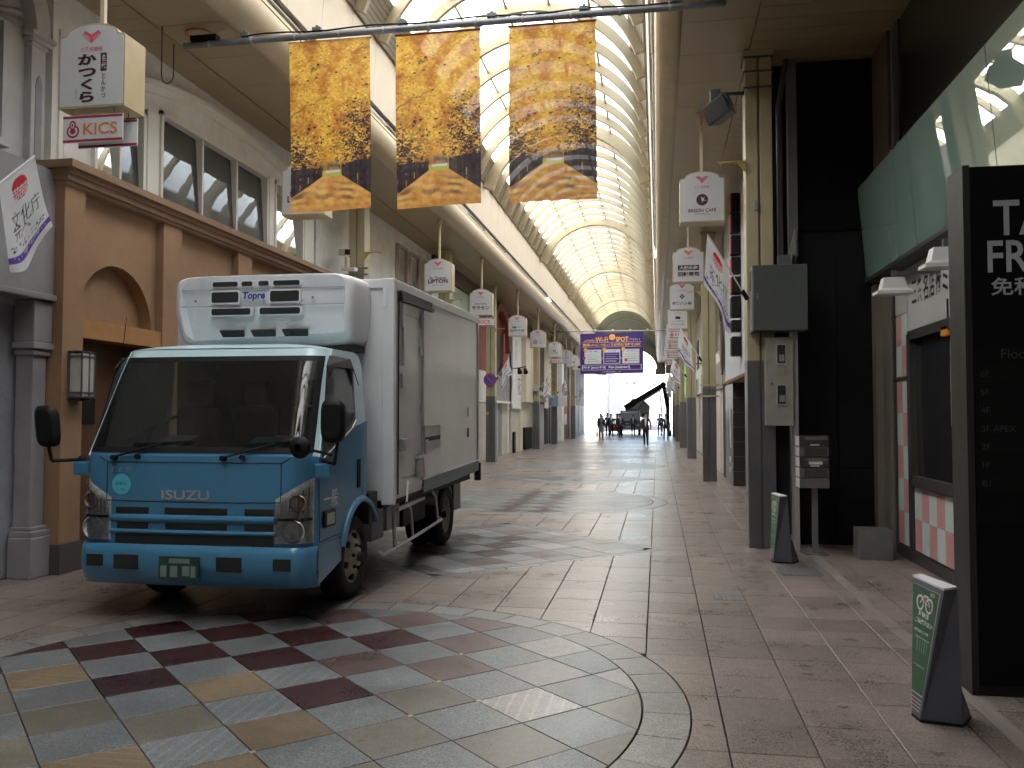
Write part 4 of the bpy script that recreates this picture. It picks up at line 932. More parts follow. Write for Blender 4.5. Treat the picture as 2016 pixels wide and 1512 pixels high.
for r in range(7):
    z0, z1 = r*.335+.004, (r+1)*.335-.004
    for c_ in range(3): mb = MB(); mb.box(1.69+c_*.42+.003, 1.69+(c_+1)*.42-.003, 20.03, 20.06, z0, z1); mb.build('wall_tile', DT, t)
    for c_ in range(3): mb = MB(); mb.box(1.68, 1.71, 20.03+c_*.72+.004, 20.03+(c_+1)*.72-.004, z0, z1); mb.build('wall_tile', DT, t)
mb = MB(); mb.box(1.655, 1.68, 20.5, 20.72, .85, 1.75); mb.build('light_panel', mat('pale_panel', (0.6, .62, .64), .4), t); mb = MB(); mb.box(1.66, 1.68, 20.72, 20.9, .85, 1.75); mb.build('panel_side', BLACKM, t)
mb = MB(); mb.box(1.64, 1.68, 20.55, 20.63, .52, .66); mb.box(1.64, 1.68, 20.5, 20.62, .30, .40); mb.build('wall_fitting', W_, t)
# vertical sign of stacked letters in profile
t = thing('stacked_letter_sign', 'vertical stack of black-sided red sign letters on the corrugated wall', 'sign', (1.55, 17.0, 2.7))
LZ = [(5.55, 5.9), (5.15, 5.5), (4.72, 5.08), (4.35, 4.66), (3.95, 4.28), (3.50, 3.90), (3.22, 3.44), (2.75, 3.12)]
for k, (a, b) in enumerate(LZ):
    mb = MB(); mb.box(1.42, 1.59, 16.92, 17.25, a, b); o = mb.build('letter_box', BLACKM, t, bevel=.01); mb = MB(); mb.box(1.405, 1.42, 16.93, 17.24, a+.02, b-.02); mb.build('letter_face', RED if k < 5 else BLACKM, o, bevel=.004)
t = thing('white_wall_shop', 'white plastered shopfront with a black strip past the dark tiled corner', 'building', (2.0, 25, 0))
mb = MB(); mb.box(1.78, 5, 22.2, 31.5, 0, 6.2); mb.build('wall', PLASTER, t); mb = MB(); mb.box(1.70, 1.79, 22.3, 23.3, 0, 2.6); mb.build('black_strip', BLACKM, t); mb = MB(); mb.box(1.72, 1.79, 24.6, 31.3, 0, 2.3); mb.build('roll_shutter', SHUT, t)
mb = MB(); mb.box(1.70, 1.79, 23.5, 31.4, 2.35, 3.1); mb.build('signboard', mat('taupe_board', (0.30, .27, .23), .6), t); mb = MB(); mb.box(1.68, 1.78, 24.0, 25.8, 3.4, 5.4); mb.build('dark_window', GLASS, t)
fr = thing('tilted_picture_frame', 'tilted wooden frame with a mottled picture above the shutters', 'frame', (1.62, 21.9, 2.9))
mb = MB(); mb.prism([(21.7, 2.6), (22.6, 3.4), (22.3, 4.0), (21.5, 3.2)], 'x', 1.55, 1.60); mb.build('frame', mat('frame_wood', (0.25, .17, .13), .5), fr); mb = MB(); mb.prism([(21.75, 2.75), (22.45, 3.42), (22.25, 3.82), (21.6, 3.15)], 'x', 1.54, 1.552); mb.build('picture', mat('mottled', (0.30, .29, .27), .8, var=.7, scale=16), fr)
for lab, y0, y1, m_, sm in (('grey shop with exposed pipes and a balcony rail past the second pillar', 31.5, 42.0, PLASTER, SHUT), ('beige shop standing behind the bright green sign board', 42.0, 53, CREAM, MATS['grey_shutter']), ('dim grey shop by the fifth pillar', 53, 63.5, MATS['grey_end_wall'], MATS['dark_shutter']), ('grey shop at the bright exit on the black-wall side', 63.5, 74.9, MATS['grey_end_wall'], MATS['grey_shutter'])):
    t = thing('shopfront', lab, 'building', (2, (y0+y1)/2, 0), group='shops along the black-wall side')
    mb = MB(); mb.box(1.85, 5, y0, y1, 0, 6.2); mb.build('wall', m_, t)
    for k in range(3): a = y0+.4+k*(y1-y0)/3; mb = MB(); mb.box(1.80, 1.86, a, a+(y1-y0)/3-.8, 0, 2.4); mb.build('roll_shutter', sm, t); mb = MB(); mb.box(1.70, 1.86, a, a+(y1-y0)/3-.8, 2.5, 3.2); mb.build('signboard', (GREY, W_, ALUL)[k], t); mb = MB(); mb.box(1.82, 1.86, a+.4, a+2.2, 3.7, 5.0); mb.build('window', GLASS, t)
t = thing('green_signboard', 'bright lime green hanging signboard between the far pillars', 'sign', (1.2, 37.5, 3)); mb = MB(); mb.box(1.17, 1.25, 36.9, 38.5, 2.35, 4.0); mb.build('board', mat('lime_green', (0.14, .55, .03), .45), t); mb = MB(); mb.box(1.155, 1.17, 37.0, 37.8, 2.5, 3.0); mb.build('white_patch', W_, t); mb = MB(); mb.box(1.25, 1.85, 37.6, 37.65, 3.8, 3.85); mb.build('bracket', DKSTEEL, t)

# ------------------------------------------------------------------ refrigerated box truck
TX, TY = -3.565, 6.16                      # centre line and front plane
truck = thing('box_truck', 'light blue and white refrigerated box truck parked facing the camera', 'truck', (TX, 8.9, 0))
BLUE = mat('truck_blue', (0.060, 0.215, 0.375), 0.30, var=0.06, scale=2.5, coat=0.5)
BLUEL = mat('truck_pale_blue', (0.50, 0.66, 0.72), 0.30, var=0.04, coat=0.5)
BOXW = mat('box_white', (0.68, 0.69, 0.72), 0.30, var=0.05, scale=1.4, coat=0.25)
BOXSIDE = mat('box_side_panel', (0.66, 0.66, 0.68), 0.22, var=0.05, scale=1.0, coat=0.3)
UNITW = mat('unit_white', (0.72, 0.73, 0.76), 0.5, var=0.04)
CHROME = mat('chrome', (0.62, 0.62, 0.63), 0.12, metal=1.0, var=0.05)
ALUM = mat('scratched_aluminium', (0.50, 0.50, 0.50), 0.35, metal=0.85, var=0.18, scale=9)
LENS = glass_clear('lamp_lens', (0.92, 0.94, 0.94), 0.09)
CHAS = mat('chassis_black', (0.015, 0.015, 0.016), 0.6, var=0.3)
SILV = mat('wheel_silver', (0.34, 0.32, 0.28), 0.45, metal=0.35, var=0.25, scale=6)
HW = 0.98
def fy(x, z):
    """depth of the cab front at a lateral offset and height"""
    u = min(1, abs(x)/HW)
    y = TY+0.025*u*u+0.11*max(0, (u-0.84)/0.16)**2.2
    if z < 0.62: return y
    y += 0.015*(z-.62)
    if z > 1.28: y += 0.46*(z-1.28)+0.10*max(0, z-1.9)
    return y
def hwz(z): return HW-0.005-max(0, z-1.25)*0.085 if z > 1.25 else HW-.005
def front_grid(mb, z0, z1, x0=-1, x1=1, off=0.0, nx=40, nz=6, m=0, topf=None, botf=None):
    def fn(u, v):
        uu = x0+(x1-x0)*u; za = botf(uu) if botf else z0; zb = topf(uu) if topf else z1
        z = za+(zb-za)*v; x = uu*hwz(z); return (TX+x, fy(x/hwz(z)*HW, z)-off, z)
    mb.grid(nx, nz, fn, m)
cab = MB(); front_grid(cab, 0.60, 1.285, nz=8); cab.build('front_panel', BLUE, truck)
# sill under the windscreen, A pillars and header
mb = MB(); front_grid(mb, 1.285, 1.345, nz=2); mb.build('cowl', BLUE, truck)
mb = MB(); front_grid(mb, 2.075, 2.15, nz=3); mb.build('header', BLUEL, truck)
for s_ in (-1, 1):
    mb = MB(); front_grid(mb, 1.285, 2.15, *(sorted((s_*.972, s_*1.0))), nx=3, nz=12); mb.build('pillar', BLUEL, truck)
mb = MB()
def wsb(u): return 1.335+.02*abs(u)**4
front_grid(mb, 1.315, 2.085, -.972, .972, off=.004, nx=30, nz=10); ws = mb.build('windscreen', glass_clear('windscreen_glass', (0.21, .25, .24), .06, .035), truck)
for (a, b, c, d) in ((-.975, .975, 1.31, 1.352), (-.975, .975, 2.045, 2.088), (-.978, -.935, 1.31, 2.088), (.935, .978, 1.31, 2.088)):
    mb = MB(); front_grid(mb, c, d, a, b, off=.007, nx=30 if b-a > .5 else 3, nz=10 if d-c > .2 else 2); mb.build('seal', BLACKM, ws)
for x_, z_, w_, h_ in ((-.005, 1.99, .035, .05), (-.005, 1.87, .04, .03)):
    mb = MB(); x0 = x_; y_ = fy(x0, z_)-.008; mb.add([(TX+x0, y_, z_-h_/2), (TX+x0+w_, y_, z_-h_/2), (TX+x0+w_, y_+.46*h_, z_+h_/2), (TX+x0, y_+.46*h_, z_+h_/2)], [(0, 1, 2, 3)]); mb.build('sticker', mat('sticker_pale', (0.45, .6, .62), .4), ws)
# roof
mb = MB()
def rf(u, v):
    x = (-1+2*u)*hwz(2.15); y = fy(0, 2.15)+(7.40-fy(0, 2.15))*v
    y0 = fy((-1+2*u)*HW, 2.15); y = y0+(7.40-y0)*v
    return (TX+x, y, 2.15+.055*(1-abs(-1+2*u)**5)*min(1, v*5+.15)-.0*v)
mb.grid(28, 8, rf); mb.build('roof', BLUEL, truck)
# sides: sheet with wheel-arch cut, split in two tones, plus door lines
WF = 7.25
def cabside(s_):
    X = TX+s_*HW
    arc = [(WF-.47*math.cos(math.pi*i/14), .36+.50*math.sin(math.pi*i/14)) for i in range(15)]
    f0 = fy(HW, .8)
    low = [(f0, .60), (6.78, .60)]+[p for p in arc if p[0] < 7.42 and p[1] > .6]+[(7.42, .90), (7.42, 1.55), (7.08, 1.50), (6.42, 1.27), (fy(HW, 1.28), 1.28)]
    mb = MB(); mb.prism(low, 'x', X-s_*.02, X); sd = mb.build('side_panel', BLUE, truck)
    # upper part leans in
    def U(y, z): return (X-s_*max(0, z-1.25)*.085, y, z)
    mb = MB(); up = [(7.42, 1.55), (7.42, 2.05), (7.36, 2.13), (7.25, 2.155), (fy(HW, 2.15), 2.15), (fy(HW, 2.0), 2.0), (fy(HW, 1.28), 1.28), (6.42, 1.27), (7.08, 1.50)]
    mb.add([U(*p) for p in up]+[U(p[0], p[1]) for p in ()], [tuple(range(len(up)))]); mb.build('upper_side', BLUEL, truck, thick=.02)
    # window glass and frame
    wv_ = [(6.36, 1.29), (7.02, 1.51), (7.13, 1.58), (7.16, 1.98), (7.10, 2.05), (6.66, 2.06), (6.58, 1.98)]
    mb = MB(); mb.add([(U(a, b)[0]+s_*.014, a, b) for a, b in wv_], [tuple(range(len(wv_)))]); dw = mb.build('door_window', glass_dark('cab_side_glass', (0.012, .014, .014), .05, .015, 1.18), truck)
    cy_, cz_ = 6.85, 1.72
    mb = MB(); n = len(wv_); wo_ = [(cy_+(a-cy_)*1.06+.0, cz_+(b-cz_)*1.05) for a, b in wv_]
    for i in range(n):
        a, b, c, d = wv_[i], wv_[(i+1) % n], wo_[(i+1) % n], wo_[i]
        mb.add([(U(*q)[0]+s_*.017, *q) for q in (a, b, c, d)], [(0, 1, 2, 3)])
    mb.build('window_seal', BLACKM, dw)
    mb = MB(); mb.tube([(U(6.35, 1.265)[0]+s_*.02, 6.35, 1.265), (U(7.03, 1.485)[0]+s_*.02, 7.03, 1.485), (U(7.15, 1.56)[0]+s_*.02, 7.15, 1.56)], .007, 6); mb.build('bright_trim', CHROME, dw)
    vis_ = [(6.60, 1.90), (6.66, 2.0), (7.10, 2.0), (7.20, 1.86), (7.20, 1.96), (7.12, 2.09), (6.64, 2.09), (6.56, 2.0)]
    mb = MB(); mb.add([(U(*q)[0]+s_*(.05 if 0 < k < 4 else .02), *q) for k, q in enumerate(vis_)], [tuple(range(8))]); mb.build('rain_visor', mat('smoked_visor', (0.05, .05, .05), .12, spec=.8), dw, thick=.006)
    # door seams and handle
    for path in ([(6.33, .62), (6.31, 1.26)], [(7.30, .92), (7.32, 2.02)], [(6.33, .62), (6.79, .63)]):
        mb = MB(); mb.tube([(U(*q)[0]+s_*.001, *q) for q in path], .004, 4); mb.build('door_seam', CHAS, truck)
    mb = MB(); mb.box(*sorted((X+s_*.001, X+s_*.012)), 7.16, 7.23, .97, 1.22); hd = mb.build('door_handle', BLACKM, truck, bevel=.005)
    # wheel-arch flare, step and side lamp
    mb = MB(); rg = []
    for i in range(13):
        a = math.pi*(.10+.72*i/12); rg.append([(X+s_*d, WF-(.47+r)*math.cos(a), .36+(.50+r)*math.sin(a)) for d, r in ((0, -.012), (.035, -.012), (.035, .02), (0, .045))])
    mb.rings(rg, smooth=True); mb.build('wheel_arch', BLUE if s_ > 0 else BLUE, truck)
    mb = MB(); mb.box(*sorted((X-s_*.05, X+s_*.004)), 6.35, 6.80, .40, .59); mb.build('step', GREY, truck, bevel=.01)
    mb = MB(); mb.box(*sorted((X, X+s_*.022)), 6.40, 6.62, .72, .85); sl = mb.build('side_lamp', BLACKM, truck, bevel=.006); mb = MB(); mb.box(*sorted((X+s_*.022, X+s_*.028)), 6.43, 6.58, .74, .83); mb.build('lens', mat('lamp_grey', (0.4, .42, .42), .2), sl)
    mb = MB(); mb.box(*sorted((X-s_*.03, X-s_*.0)), 6.40, 6.46, .47, .52); mb.build('reflector', mat('amber', (0.6, .17, .03), .3), truck)
for s_ in (-1, 1): cabside(s_)
text('一般', (TX+HW+.004, 6.56, .94), W_, truck, w=.30, face='+x')
mb = MB(); mb.box(TX-.86, TX+.86, 7.38, 7.42, .85, 2.14); mb.build('cab_back', BLUEL, truck); mb = MB(); mb.box(TX-.9, TX+.9, 6.55, 7.38, .85, .90); mb.build('cab_floor', CHAS, truck)
# inside of the cab
INT = mat('cab_interior', (0.018, .018, .018), .8)
mb = MB(); mb.prism([(6.27, 1.27), (6.40, 1.33), (6.62, 1.385), (6.72, 1.30), (6.78, .9), (6.3, .9)], 'x', TX-.9, TX+.9); mb.build('dashboard', INT, truck, bevel=.01)
for x0 in (-.72, -.18, .38):
    mb = MB(); mb.box(TX+x0, TX+x0+.42, 7.12, 7.26, 1.1, 1.68); mb.box(TX+x0+.1, TX+x0+.32, 7.14, 7.24, 1.70, 1.92); mb.build('seat', INT, truck, bevel=.055)
mb = MB(); rg = []
for i in range(24):
    a = 2*math.pi*i/24; c_ = Vector((TX-.48+.2*math.cos(a), 6.68+.12*math.sin(a), 1.43+.16*math.sin(a)))
    e1 = Vector((math.cos(a), 0, math.sin(a))); e2 = Vector((0, 1, 0)); rg.append([tuple(c_+e1*.014*math.cos(b)+e2*.014*math.sin(b)) for b in np.arange(0, 6.28, 1.05)])
rg.append(rg[0]); mb.rings(rg, caps=False); mb.build('steering_wheel', BLACKM, truck)
for (x0, x1, y0, y1, c_) in ((-.52, -.24, 6.37, 6.58, 'paper_white'), (.30, .56, 6.36, 6.50, 'paper_cyan'), (.44, .62, 6.38, 6.54, 'paper_white')):
    q = mat(c_, (0.66, .67, .66) if 'white' in c_ else (0.1, .5, .52), .7)
    dz = .004 if c_ == 'paper_cyan' else .012; mb = MB(); mb.add([(TX+x0, y0, 1.335+dz), (TX+x1, y0-.01, 1.335+dz), (TX+x1+.05, y1+.04, 1.425+dz), (TX+x0+.06, y1+.04, 1.425+dz)], [(0, 1, 2, 3)])
    tag(mb.build('paper_sheet', q), {(-.52): 'open white papers on the dashboard behind the wheel', .30: 'cyan folder on the passenger side of the dashboard', .44: 'white sheet overlapping the cyan folder on the dashboard'}[x0], 'paper')
# bonnet seams, badge, lettering
def fline(mb, pts, r=.004):
    mb.tube([(TX+x, fy(x, z)-.001, z) for x, z in pts], r, 5)
mb = MB(); fline(mb, [(-.73, 1.235), (-.4, 1.235), (0, 1.235), (.4, 1.235), (.73, 1.235)]); fline(mb, [(-.73, 1.235), (-.73, .94)]); fline(mb, [(.73, 1.235), (.73, .94)]); fline(mb, [(-.73, .935), (-.4, .93), (0, .928), (.4, .93), (.73, .935)]); fline(mb, [(.73, 1.235), (.80, 1.275)]); fline(mb, [(-.73, 1.235), (-.80, 1.275)]); mb.build('bonnet_seam', CHAS, truck)
text('ISUZU', (TX-.045, fy(0, .98)-.012, .985), mat('badge_silver', (0.50, .50, .50), .25, metal=.3), truck, w=.40, h=.075, bold=.02, name='badge')
text('ELF', (TX-.60, fy(.6, 1.17)-.005, 1.175), mat('badge_blue_grey', (0.16, .30, .42), .3, .3), truck, w=.17, h=.04, bold=.02, name='badge', shear=.3)
mb = MB(); n = 24; mb.add([(TX-.60+.082*math.cos(6.283*i/n), fy(.6, 1.05)-.006, 1.06+.082*math.sin(6.283*i/n)) for i in range(n)], [tuple(range(n))]); st = mb.build('round_sticker', mat('cyan_sticker', (0.10, .48, .62), .4), truck)
text('京都市', (TX-.60, fy(.6, 1.05)-.009, 1.065), mat('teal_ink', (0.02, .15, .25), .5), st, w=.11, h=.03); text('バス優先', (TX-.60, fy(.6, 1.05)-.009, 1.02), MATS['teal_ink'], st, w=.07, h=.014)
# grille: black slots and blue bars
for z0, z1, parts in ((.835, .885, ((-.64, -.36), (-.22, .30), (.44, .68))), (.715, .765, ((-.63, -.36), (-.21, .30), (.44, .68)))):
    for a, b in parts:
        mb = MB(); mb.box(TX+a, TX+b, fy((a+b)/2, .8)-.008, fy(0, .8)+.05, z0, z1); mb.build('grille_slot', CHAS, truck, bevel=.006)
mb = MB(); front_grid(mb, .60, .685, -.66, .70, off=.006, nx=20, nz=1); mb.build('lower_intake', CHAS, truck)
for z0, z1 in ((.775, .825), (.682, .712)):
    mb = MB(); nx = 24
    def bar(u, v):
        x = -.69+1.40*u; a = 2*math.pi*v; pinch = 1-max(0, (abs(2*u-1)-.9)/.1)*.6
        return (TX+x, fy(x, .75)-.004-.022*max(0, math.cos(a))*pinch, (z0+z1)/2+(z1-z0)/2*1.25*math.sin(a))
    mb.grid(nx, 10, bar); mb.build('grille_bar', BLUE, truck)
# headlights
for s_ in (-1, 1):
    def tp(u): return 1.0+.115*min(1, (abs(u)-.71)/.27) if False else .955+.165*(abs(u)-.70)/.28
    x0, x1 = sorted((s_*.705, s_*.985))
    mb = MB(); front_grid(mb, .62, 1.1, x0, x1, off=.002, nx=8, nz=8, topf=tp, botf=lambda u: .625); hl = mb.build('headlight', mat('lamp_bowl', (0.60, .61, .62), .3, metal=.0, var=.40, scale=26), truck)
    mb = MB(); front_grid(mb, .62, 1.1, x0, x1, off=.030, nx=8, nz=8, topf=tp, botf=lambda u: .625); mb.build('lens', LENS, hl)
    mb = MB(); front_grid(mb, .80, .82, x0, x1, off=.028, nx=8, nz=1); mb.build('divider', CHAS, hl)
    mb = MB(); xx = s_*.84; mb.lathe([(-.004, .085), (.0, .092), (.02, .055), (.03, .02)], (TX+xx, fy(xx, .71)-.012, .715), 'y', 20); mb.build('reflector', mat('reflector_bright', (0.8, .81, .82), .15, metal=.35), hl)
    for q in range(7): xq = s_*(.74+.033*q); mb = MB(); mb.box(TX+xq-.003, TX+xq+.003, fy(xq, .87)-.018, fy(xq, .87)-.006, .835, .93+.02*q if s_ > 0 else .93+.02*q); mb.build('lens_rib', CHROME, hl)
    mb = MB(); xx = s_*.87; mb.lathe([(-.002, .06), (.0, .068), (.015, .03)], (TX+xx, fy(xx, .9)-.012, .93), 'y', 16); mb.build('indicator', mat('amber_dim', (0.45, .30, .18), .25, .3), hl)
# bumper
def bump(u, v):
    x = (-1+2*u)*(HW+.012); z = .285+.315*v
    bul = .035*math.sin(math.pi*min(1, v*1.0))**.5 if 0 < v < 1 else 0
    uu = abs(x)/(HW+.012)
    y = TY-.035+.025*uu*uu+.14*max(0, (uu-.84)/.16)**2.4-bul+.05*(1-v)**3
    return (TX+x, y, z)
mb = MB(); mb.grid(44, 12, bump)
for s_ in (-1, 1):
    X = TX+s_*(HW+.012); y0 = TY+.13; mb.add([(X, y0, .30), (X, 6.72, .40), (X, 6.72, .60), (X, y0, .60)], [(0, 1, 2, 3)])
top = [bump(i/30, 1) for i in range(31)]; mb.add(top+[(p[0], p[1]+.16, .601) for p in top], [(i, i+1, 32+i, 31+i) for i in range(30)], smooth=True)
bp_ = mb.build('bumper', BLUE, truck)
for a, b in ((-.60, -.40), (.255, .455)): mb = MB(); mb.box(TX+a, TX+b, TY-.075, TY-.02, .415, .525); mb.build('bumper_opening', CHAS, bp_)
for s_ in (-1, 1):
    xx = s_*.775; y_ = bump(.5+xx/HW/2, .5)[1]; mb = MB(); mb.box(TX+xx-.07, TX+xx+.07, y_-.008, y_+.03, .43, .52); fg = mb.build('fog_lamp', CHAS, bp_); mb = MB(); mb.box(TX+xx-.055, TX+xx+.055, y_-.012, y_-.008, .445, .505); mb.build('lens', mat('fog_lens', (0.35, .36, .36), .15, .3), fg)
mb = MB(); mb.box(TX-.205, TX+.125, TY-.095, TY-.08, .355, .525); pl = mb.build('number_plate', mat('plate_green', (0.015, .06, .045), .45), truck)
for (a, b, c, d) in ((-.12, .05, .475, .51), (-.19, -.14, .37, .455), (-.11, -.05, .37, .455), (-.01, .05, .38, .455), (.06, .10, .37, .455)):
    mb = MB(); mb.box(TX+a, TX+b, TY-.0965, TY-.095, c, d); mb.build('plate_patch', mat('plate_pale', (0.20, .25, .24), .5), pl)
# wipers, washers
for x0, x1 in ((-.66, -.02), (.27, .86)):
    wp = MB(); wp.tube([(TX+x0, fy(x0, 1.27)-.03, 1.275), (TX+x0+.26, fy(x0+.26, 1.33)-.03, 1.345), (TX+x0+.40, fy(x0+.4, 1.37)-.02, 1.385)], .009, 6); wp.cyl((TX+x0, fy(x0, 1.27)+.01, 1.27), (TX+x0, fy(x0, 1.27)-.045, 1.27), .022); w_ = wp.build('wiper', BLACKM, truck)
    mb = MB(); mb.obox((TX+x0+.14, fy(x0, 1.36)-.012, 1.37), (TX+x1, fy(x1, 1.39)-.012, 1.375+.02), .012, .022); mb.build('blade', BLACKM, w_)
for x0 in (-.46, .42): mb = MB(); mb.cyl((TX+x0, fy(x0, 1.27), 1.275), (TX+x0, fy(x0, 1.27)-.03, 1.28), .02, n=10); mb.build('washer_jet', BLACKM, truck)
# mirrors
for s_ in (-1, 1):
    X = TX+s_*HW
    mb = MB(); mb.box(*sorted((X-s_*.02, X+s_*.11)), 6.26, 6.36, 1.12, 1.23); mt = mb.build('mirror_mount', BLUE, truck, bevel=.015)
    base = Vector((X+s_*.06, 6.30, 1.245)); knee = Vector((X+s_*(.26 if s_ < 0 else .17), 6.20, 1.235)); up_ = Vector((X+s_*(.285 if s_ < 0 else .20), 6.18, 1.40)); tp_ = Vector((X+s_*(.285 if s_ < 0 else .20), 6.18, 1.50))
    mb = MB(); mb.tube([base, knee, up_, tp_], .014, 8); mb.lathe([(-.01, .03), (.02, .03), (.03, .015)], tuple(base), 'z', 12); mb.build('mirror_arm', BLACKM, mt)
    ctr = Vector((X+s_*(.28 if s_ < 0 else .17), 6.18, 1.515 if s_ < 0 else 1.56)); rg = []
    for t_, k in ((-.05, .75), (-.035, 1.0), (.02, 1.0), (.04, .85)):
        ring = []
        for i in range(20):
            a = 2*math.pi*i/20; ex = abs(math.cos(a))**.55*math.copysign(1, math.cos(a)); ez = abs(math.sin(a))**.55*math.copysign(1, math.sin(a))
            ring.append((ctr.x+ex*.092*k+ez*.02*(s_ < 0)*-1, ctr.y+t_, ctr.z+ez*.165*k))
        rg.append(ring)
    mb = MB(); mb.rings(rg); mb.build('mirror_head', BLACKM, mt)
mb = MB(); c_ = Vector((TX+HW-.06, 6.10, 1.36)); mb.cyl((TX+HW+.15, 6.21, 1.30), c_, .011); mb.lathe([(-.05, .03), (-.04, .07), (-.01, .085), (.0, .082), (.003, .0)], tuple(c_), 'y', 18); mb.build('round_mirror', BLACKM, truck)
an_ = MB(); an_.cyl((TX-.93, 6.62, 2.0), (TX-.80, 6.50, 2.42), .003, n=5); an_.build('aerial', CHAS, truck)
# ribbed pale-blue shape standing in for a reflection in the windscreen
hs = MB()
for k in range(14): z = 1.42+k*.036; hs.lathe([(-.01, .028), (0, .034), (.01, .028)], (TX+.86-k*.002, 6.55+.018*k, z), 'z', 10)
hs.build('ribbed_reflection', mat('reflection_pale_blue', (0.42, .55, .68), .5), truck)

# refrigerated box: slightly tail-high
BX0, BX1, BY0, BY1 = -4.64, -2.45, 7.76, 11.66
RK = .021
def bz(y, z): return z+RK*(y-BY0)
def rbox(mb, x0, x1, y0, y1, z0, z1, m=0):
    v = [(x, y, bz(y, z)) for z in (z0, z1) for y in (y0, y1) for x in (x0, x1)]
    return mb.add(v, [(0, 2, 3, 1), (4, 5, 7, 6), (0, 1, 5, 4), (2, 6, 7, 3), (0, 4, 6, 2), (1, 3, 7, 5)], m)
mb = MB(); rbox(mb, BX0+.03, BX1-.012, BY0+.02, BY1-.01, .80, 2.86); box = mb.build('cargo_box', BOXSIDE, truck)
for (x0, x1, y0, y1, z0, z1, m_) in ((BX1-.11, BX1+.012, BY0-.01, BY0+.075, .76, 2.90, BOXW), (BX0-.01, BX0+.10, BY0-.01, BY0+.075, .76, 2.90, BOXW), (BX0, BX1+.008, BY0-.004, BY0+.06, 2.80, 2.895, BOXW),
                                   (BX1-.06, BX1+.010, BY0+.076, BY1, 2.79, 2.895, BOXW), (BX0-.01, BX0+.05, BY0+.076, BY1, 2.79, 2.895, BOXW), (BX1-.06, BX1+.008, BY1-.05, BY1+.01, .80, 2.90, ALUM), (BX1-.05, BX1+.010, BY0+1.06, BY1, .76, .90, mat('grey_blue_rail', (0.17, .21, .22), .45, .2)), (BX0+.02, BX1-.1, BY0+.015, BY0+.03, .8, 2.8, BOXW)):
    mb = MB(); rbox(mb, x0, x1, y0, y1, z0, z1); mb.build('box_edge', m_, box, bevel=.014)
mb = MB(); rbox(mb, BX0+.05, BX1-.05, BY0+.04, BY1-.04, 2.86, 2.90); mb.build('box_roof', BOXW, box)
for z in (.90,): mb = MB(); rbox(mb, BX1+.004, BX1+.014, BY0+1.06, BY1, .90, .915); mb.build('rail_line', W_, box)
mb = MB(); rbox(mb, BX1-.10, BX1-.05, BY0-.016, BY0-.008, 2.62, 2.80); mb.build('corner_plate', BOXW, box, bevel=.02)
# side door
DY0, DY1 = BY0+.19, BY0+1.03
mb = MB(); rbox(mb, BX1-.01, BX1+.002, DY0, DY1, .86, 2.74); dr_ = mb.build('side_door', BOXSIDE, truck)
for (a, b, c, d, m_) in ((DY0-.03, DY0-.015, .84, 2.74, CHAS), (DY1+.005, DY1+.022, .84, 2.74, CHAS), (DY0, DY1, 2.735, 2.752, CHAS), (DY0+.08, DY1-.1, .98, .99, LGREY), (DY0+.08, DY1-.1, 2.58, 2.59, LGREY)):
    mb = MB(); rbox(mb, BX1-.004, BX1+.006, a, b, c, d); mb.build('door_gap', m_, dr_)
mb = MB(); rbox(mb, BX1+.002, BX1+.03, DY0-.01, DY1+.28, 2.735, 2.80); rbox(mb, BX1+.002, BX1+.045, DY0-.03, DY1+.30, 2.70, 2.735); mb.build('door_rail', mat('black_rail', (0.03, .03, .03), .4, .3), dr_)
for (a, b, c, d) in ((DY0+.03, DY0+.10, 2.45, 2.68), (DY0+.06, DY0+.10, 2.08, 2.45), (DY0+.02, DY0+.16, 1.86, 2.0), (DY0+.02, DY0+.18, 1.25, 1.37), (DY1-.13, DY1-.06, 2.50, 2.64), (DY1+.02, DY1+.14, 1.17, 1.32), (DY1-.12, DY1-.04, 1.58, 1.68), (DY1-.16, DY1-.05, 2.2, 2.3)):
    mb = MB(); rbox(mb, BX1+.002, BX1+.03, a, b, c, d); mb.build('hinge', ALUM, dr_, bevel=.005)
mb = MB(); mb.cyl((BX1+.025, DY1-.09, .93), (BX1+.025, DY1-.09, 2.70), .016, n=8); mb.build('lock_bar', ALUM, dr_)
mb = MB(); rbox(mb, BX1+.01, BX1+.05, DY1-.32, DY1-.10, 1.14, 1.17); rbox(mb, BX1+.01, BX1+.04, DY1-.28, DY1-.12, .95, 1.13); mb.build('lock_handle', ALUM, dr_)
mb = MB(); mb.obox((BX1+.03, DY1-.06, 1.12), (BX1+.03, DY1-.04, .95), .012, .03); mb.build('strap', mat('tan_strap', (0.4, .28, .16), .7), dr_)
mb = MB(); mb.obox((BX1+.03, DY0+.22, .96), (BX1+.035, DY0+.16, .76), .012, .04); mb.build('door_stay', W_, dr_)
mb = MB(); rbox(mb, BX1+.002, BX1+.012, DY1+.04, DY1+.72, 1.20, 1.46); mb.build('scuff_plate', ALUM, box); mb = MB(); rbox(mb, BX1+.012, BX1+.016, DY1+.06, DY1+.70, 1.30, 1.345); mb.build('scuff_groove', CHAS, box)
for (a, z, m_) in ((BY1-.72, 1.52, LGREY), (BY1-.72, 1.25, CHAS)): mb = MB(); rbox(mb, BX1+.002, BX1+.016, a, a+.06, z, z+.12); mb.build('side_marker', m_, box, bevel=.004)
mb = MB(); rbox(mb, BX1-.06, BX1+.02, BY1+.01, BY1+.08, .62, .86); rr_ = mb.build('rear_frame', CHAS, box); mb = MB(); mb.lathe([(0, .035), (.03, .03), (.045, .0)], (BX1+.0, BY1+.06, .76), 'x', 12); mb.build('rear_lamp', mat('yellow_lamp', (0.55, .45, .08), .3), rr_)
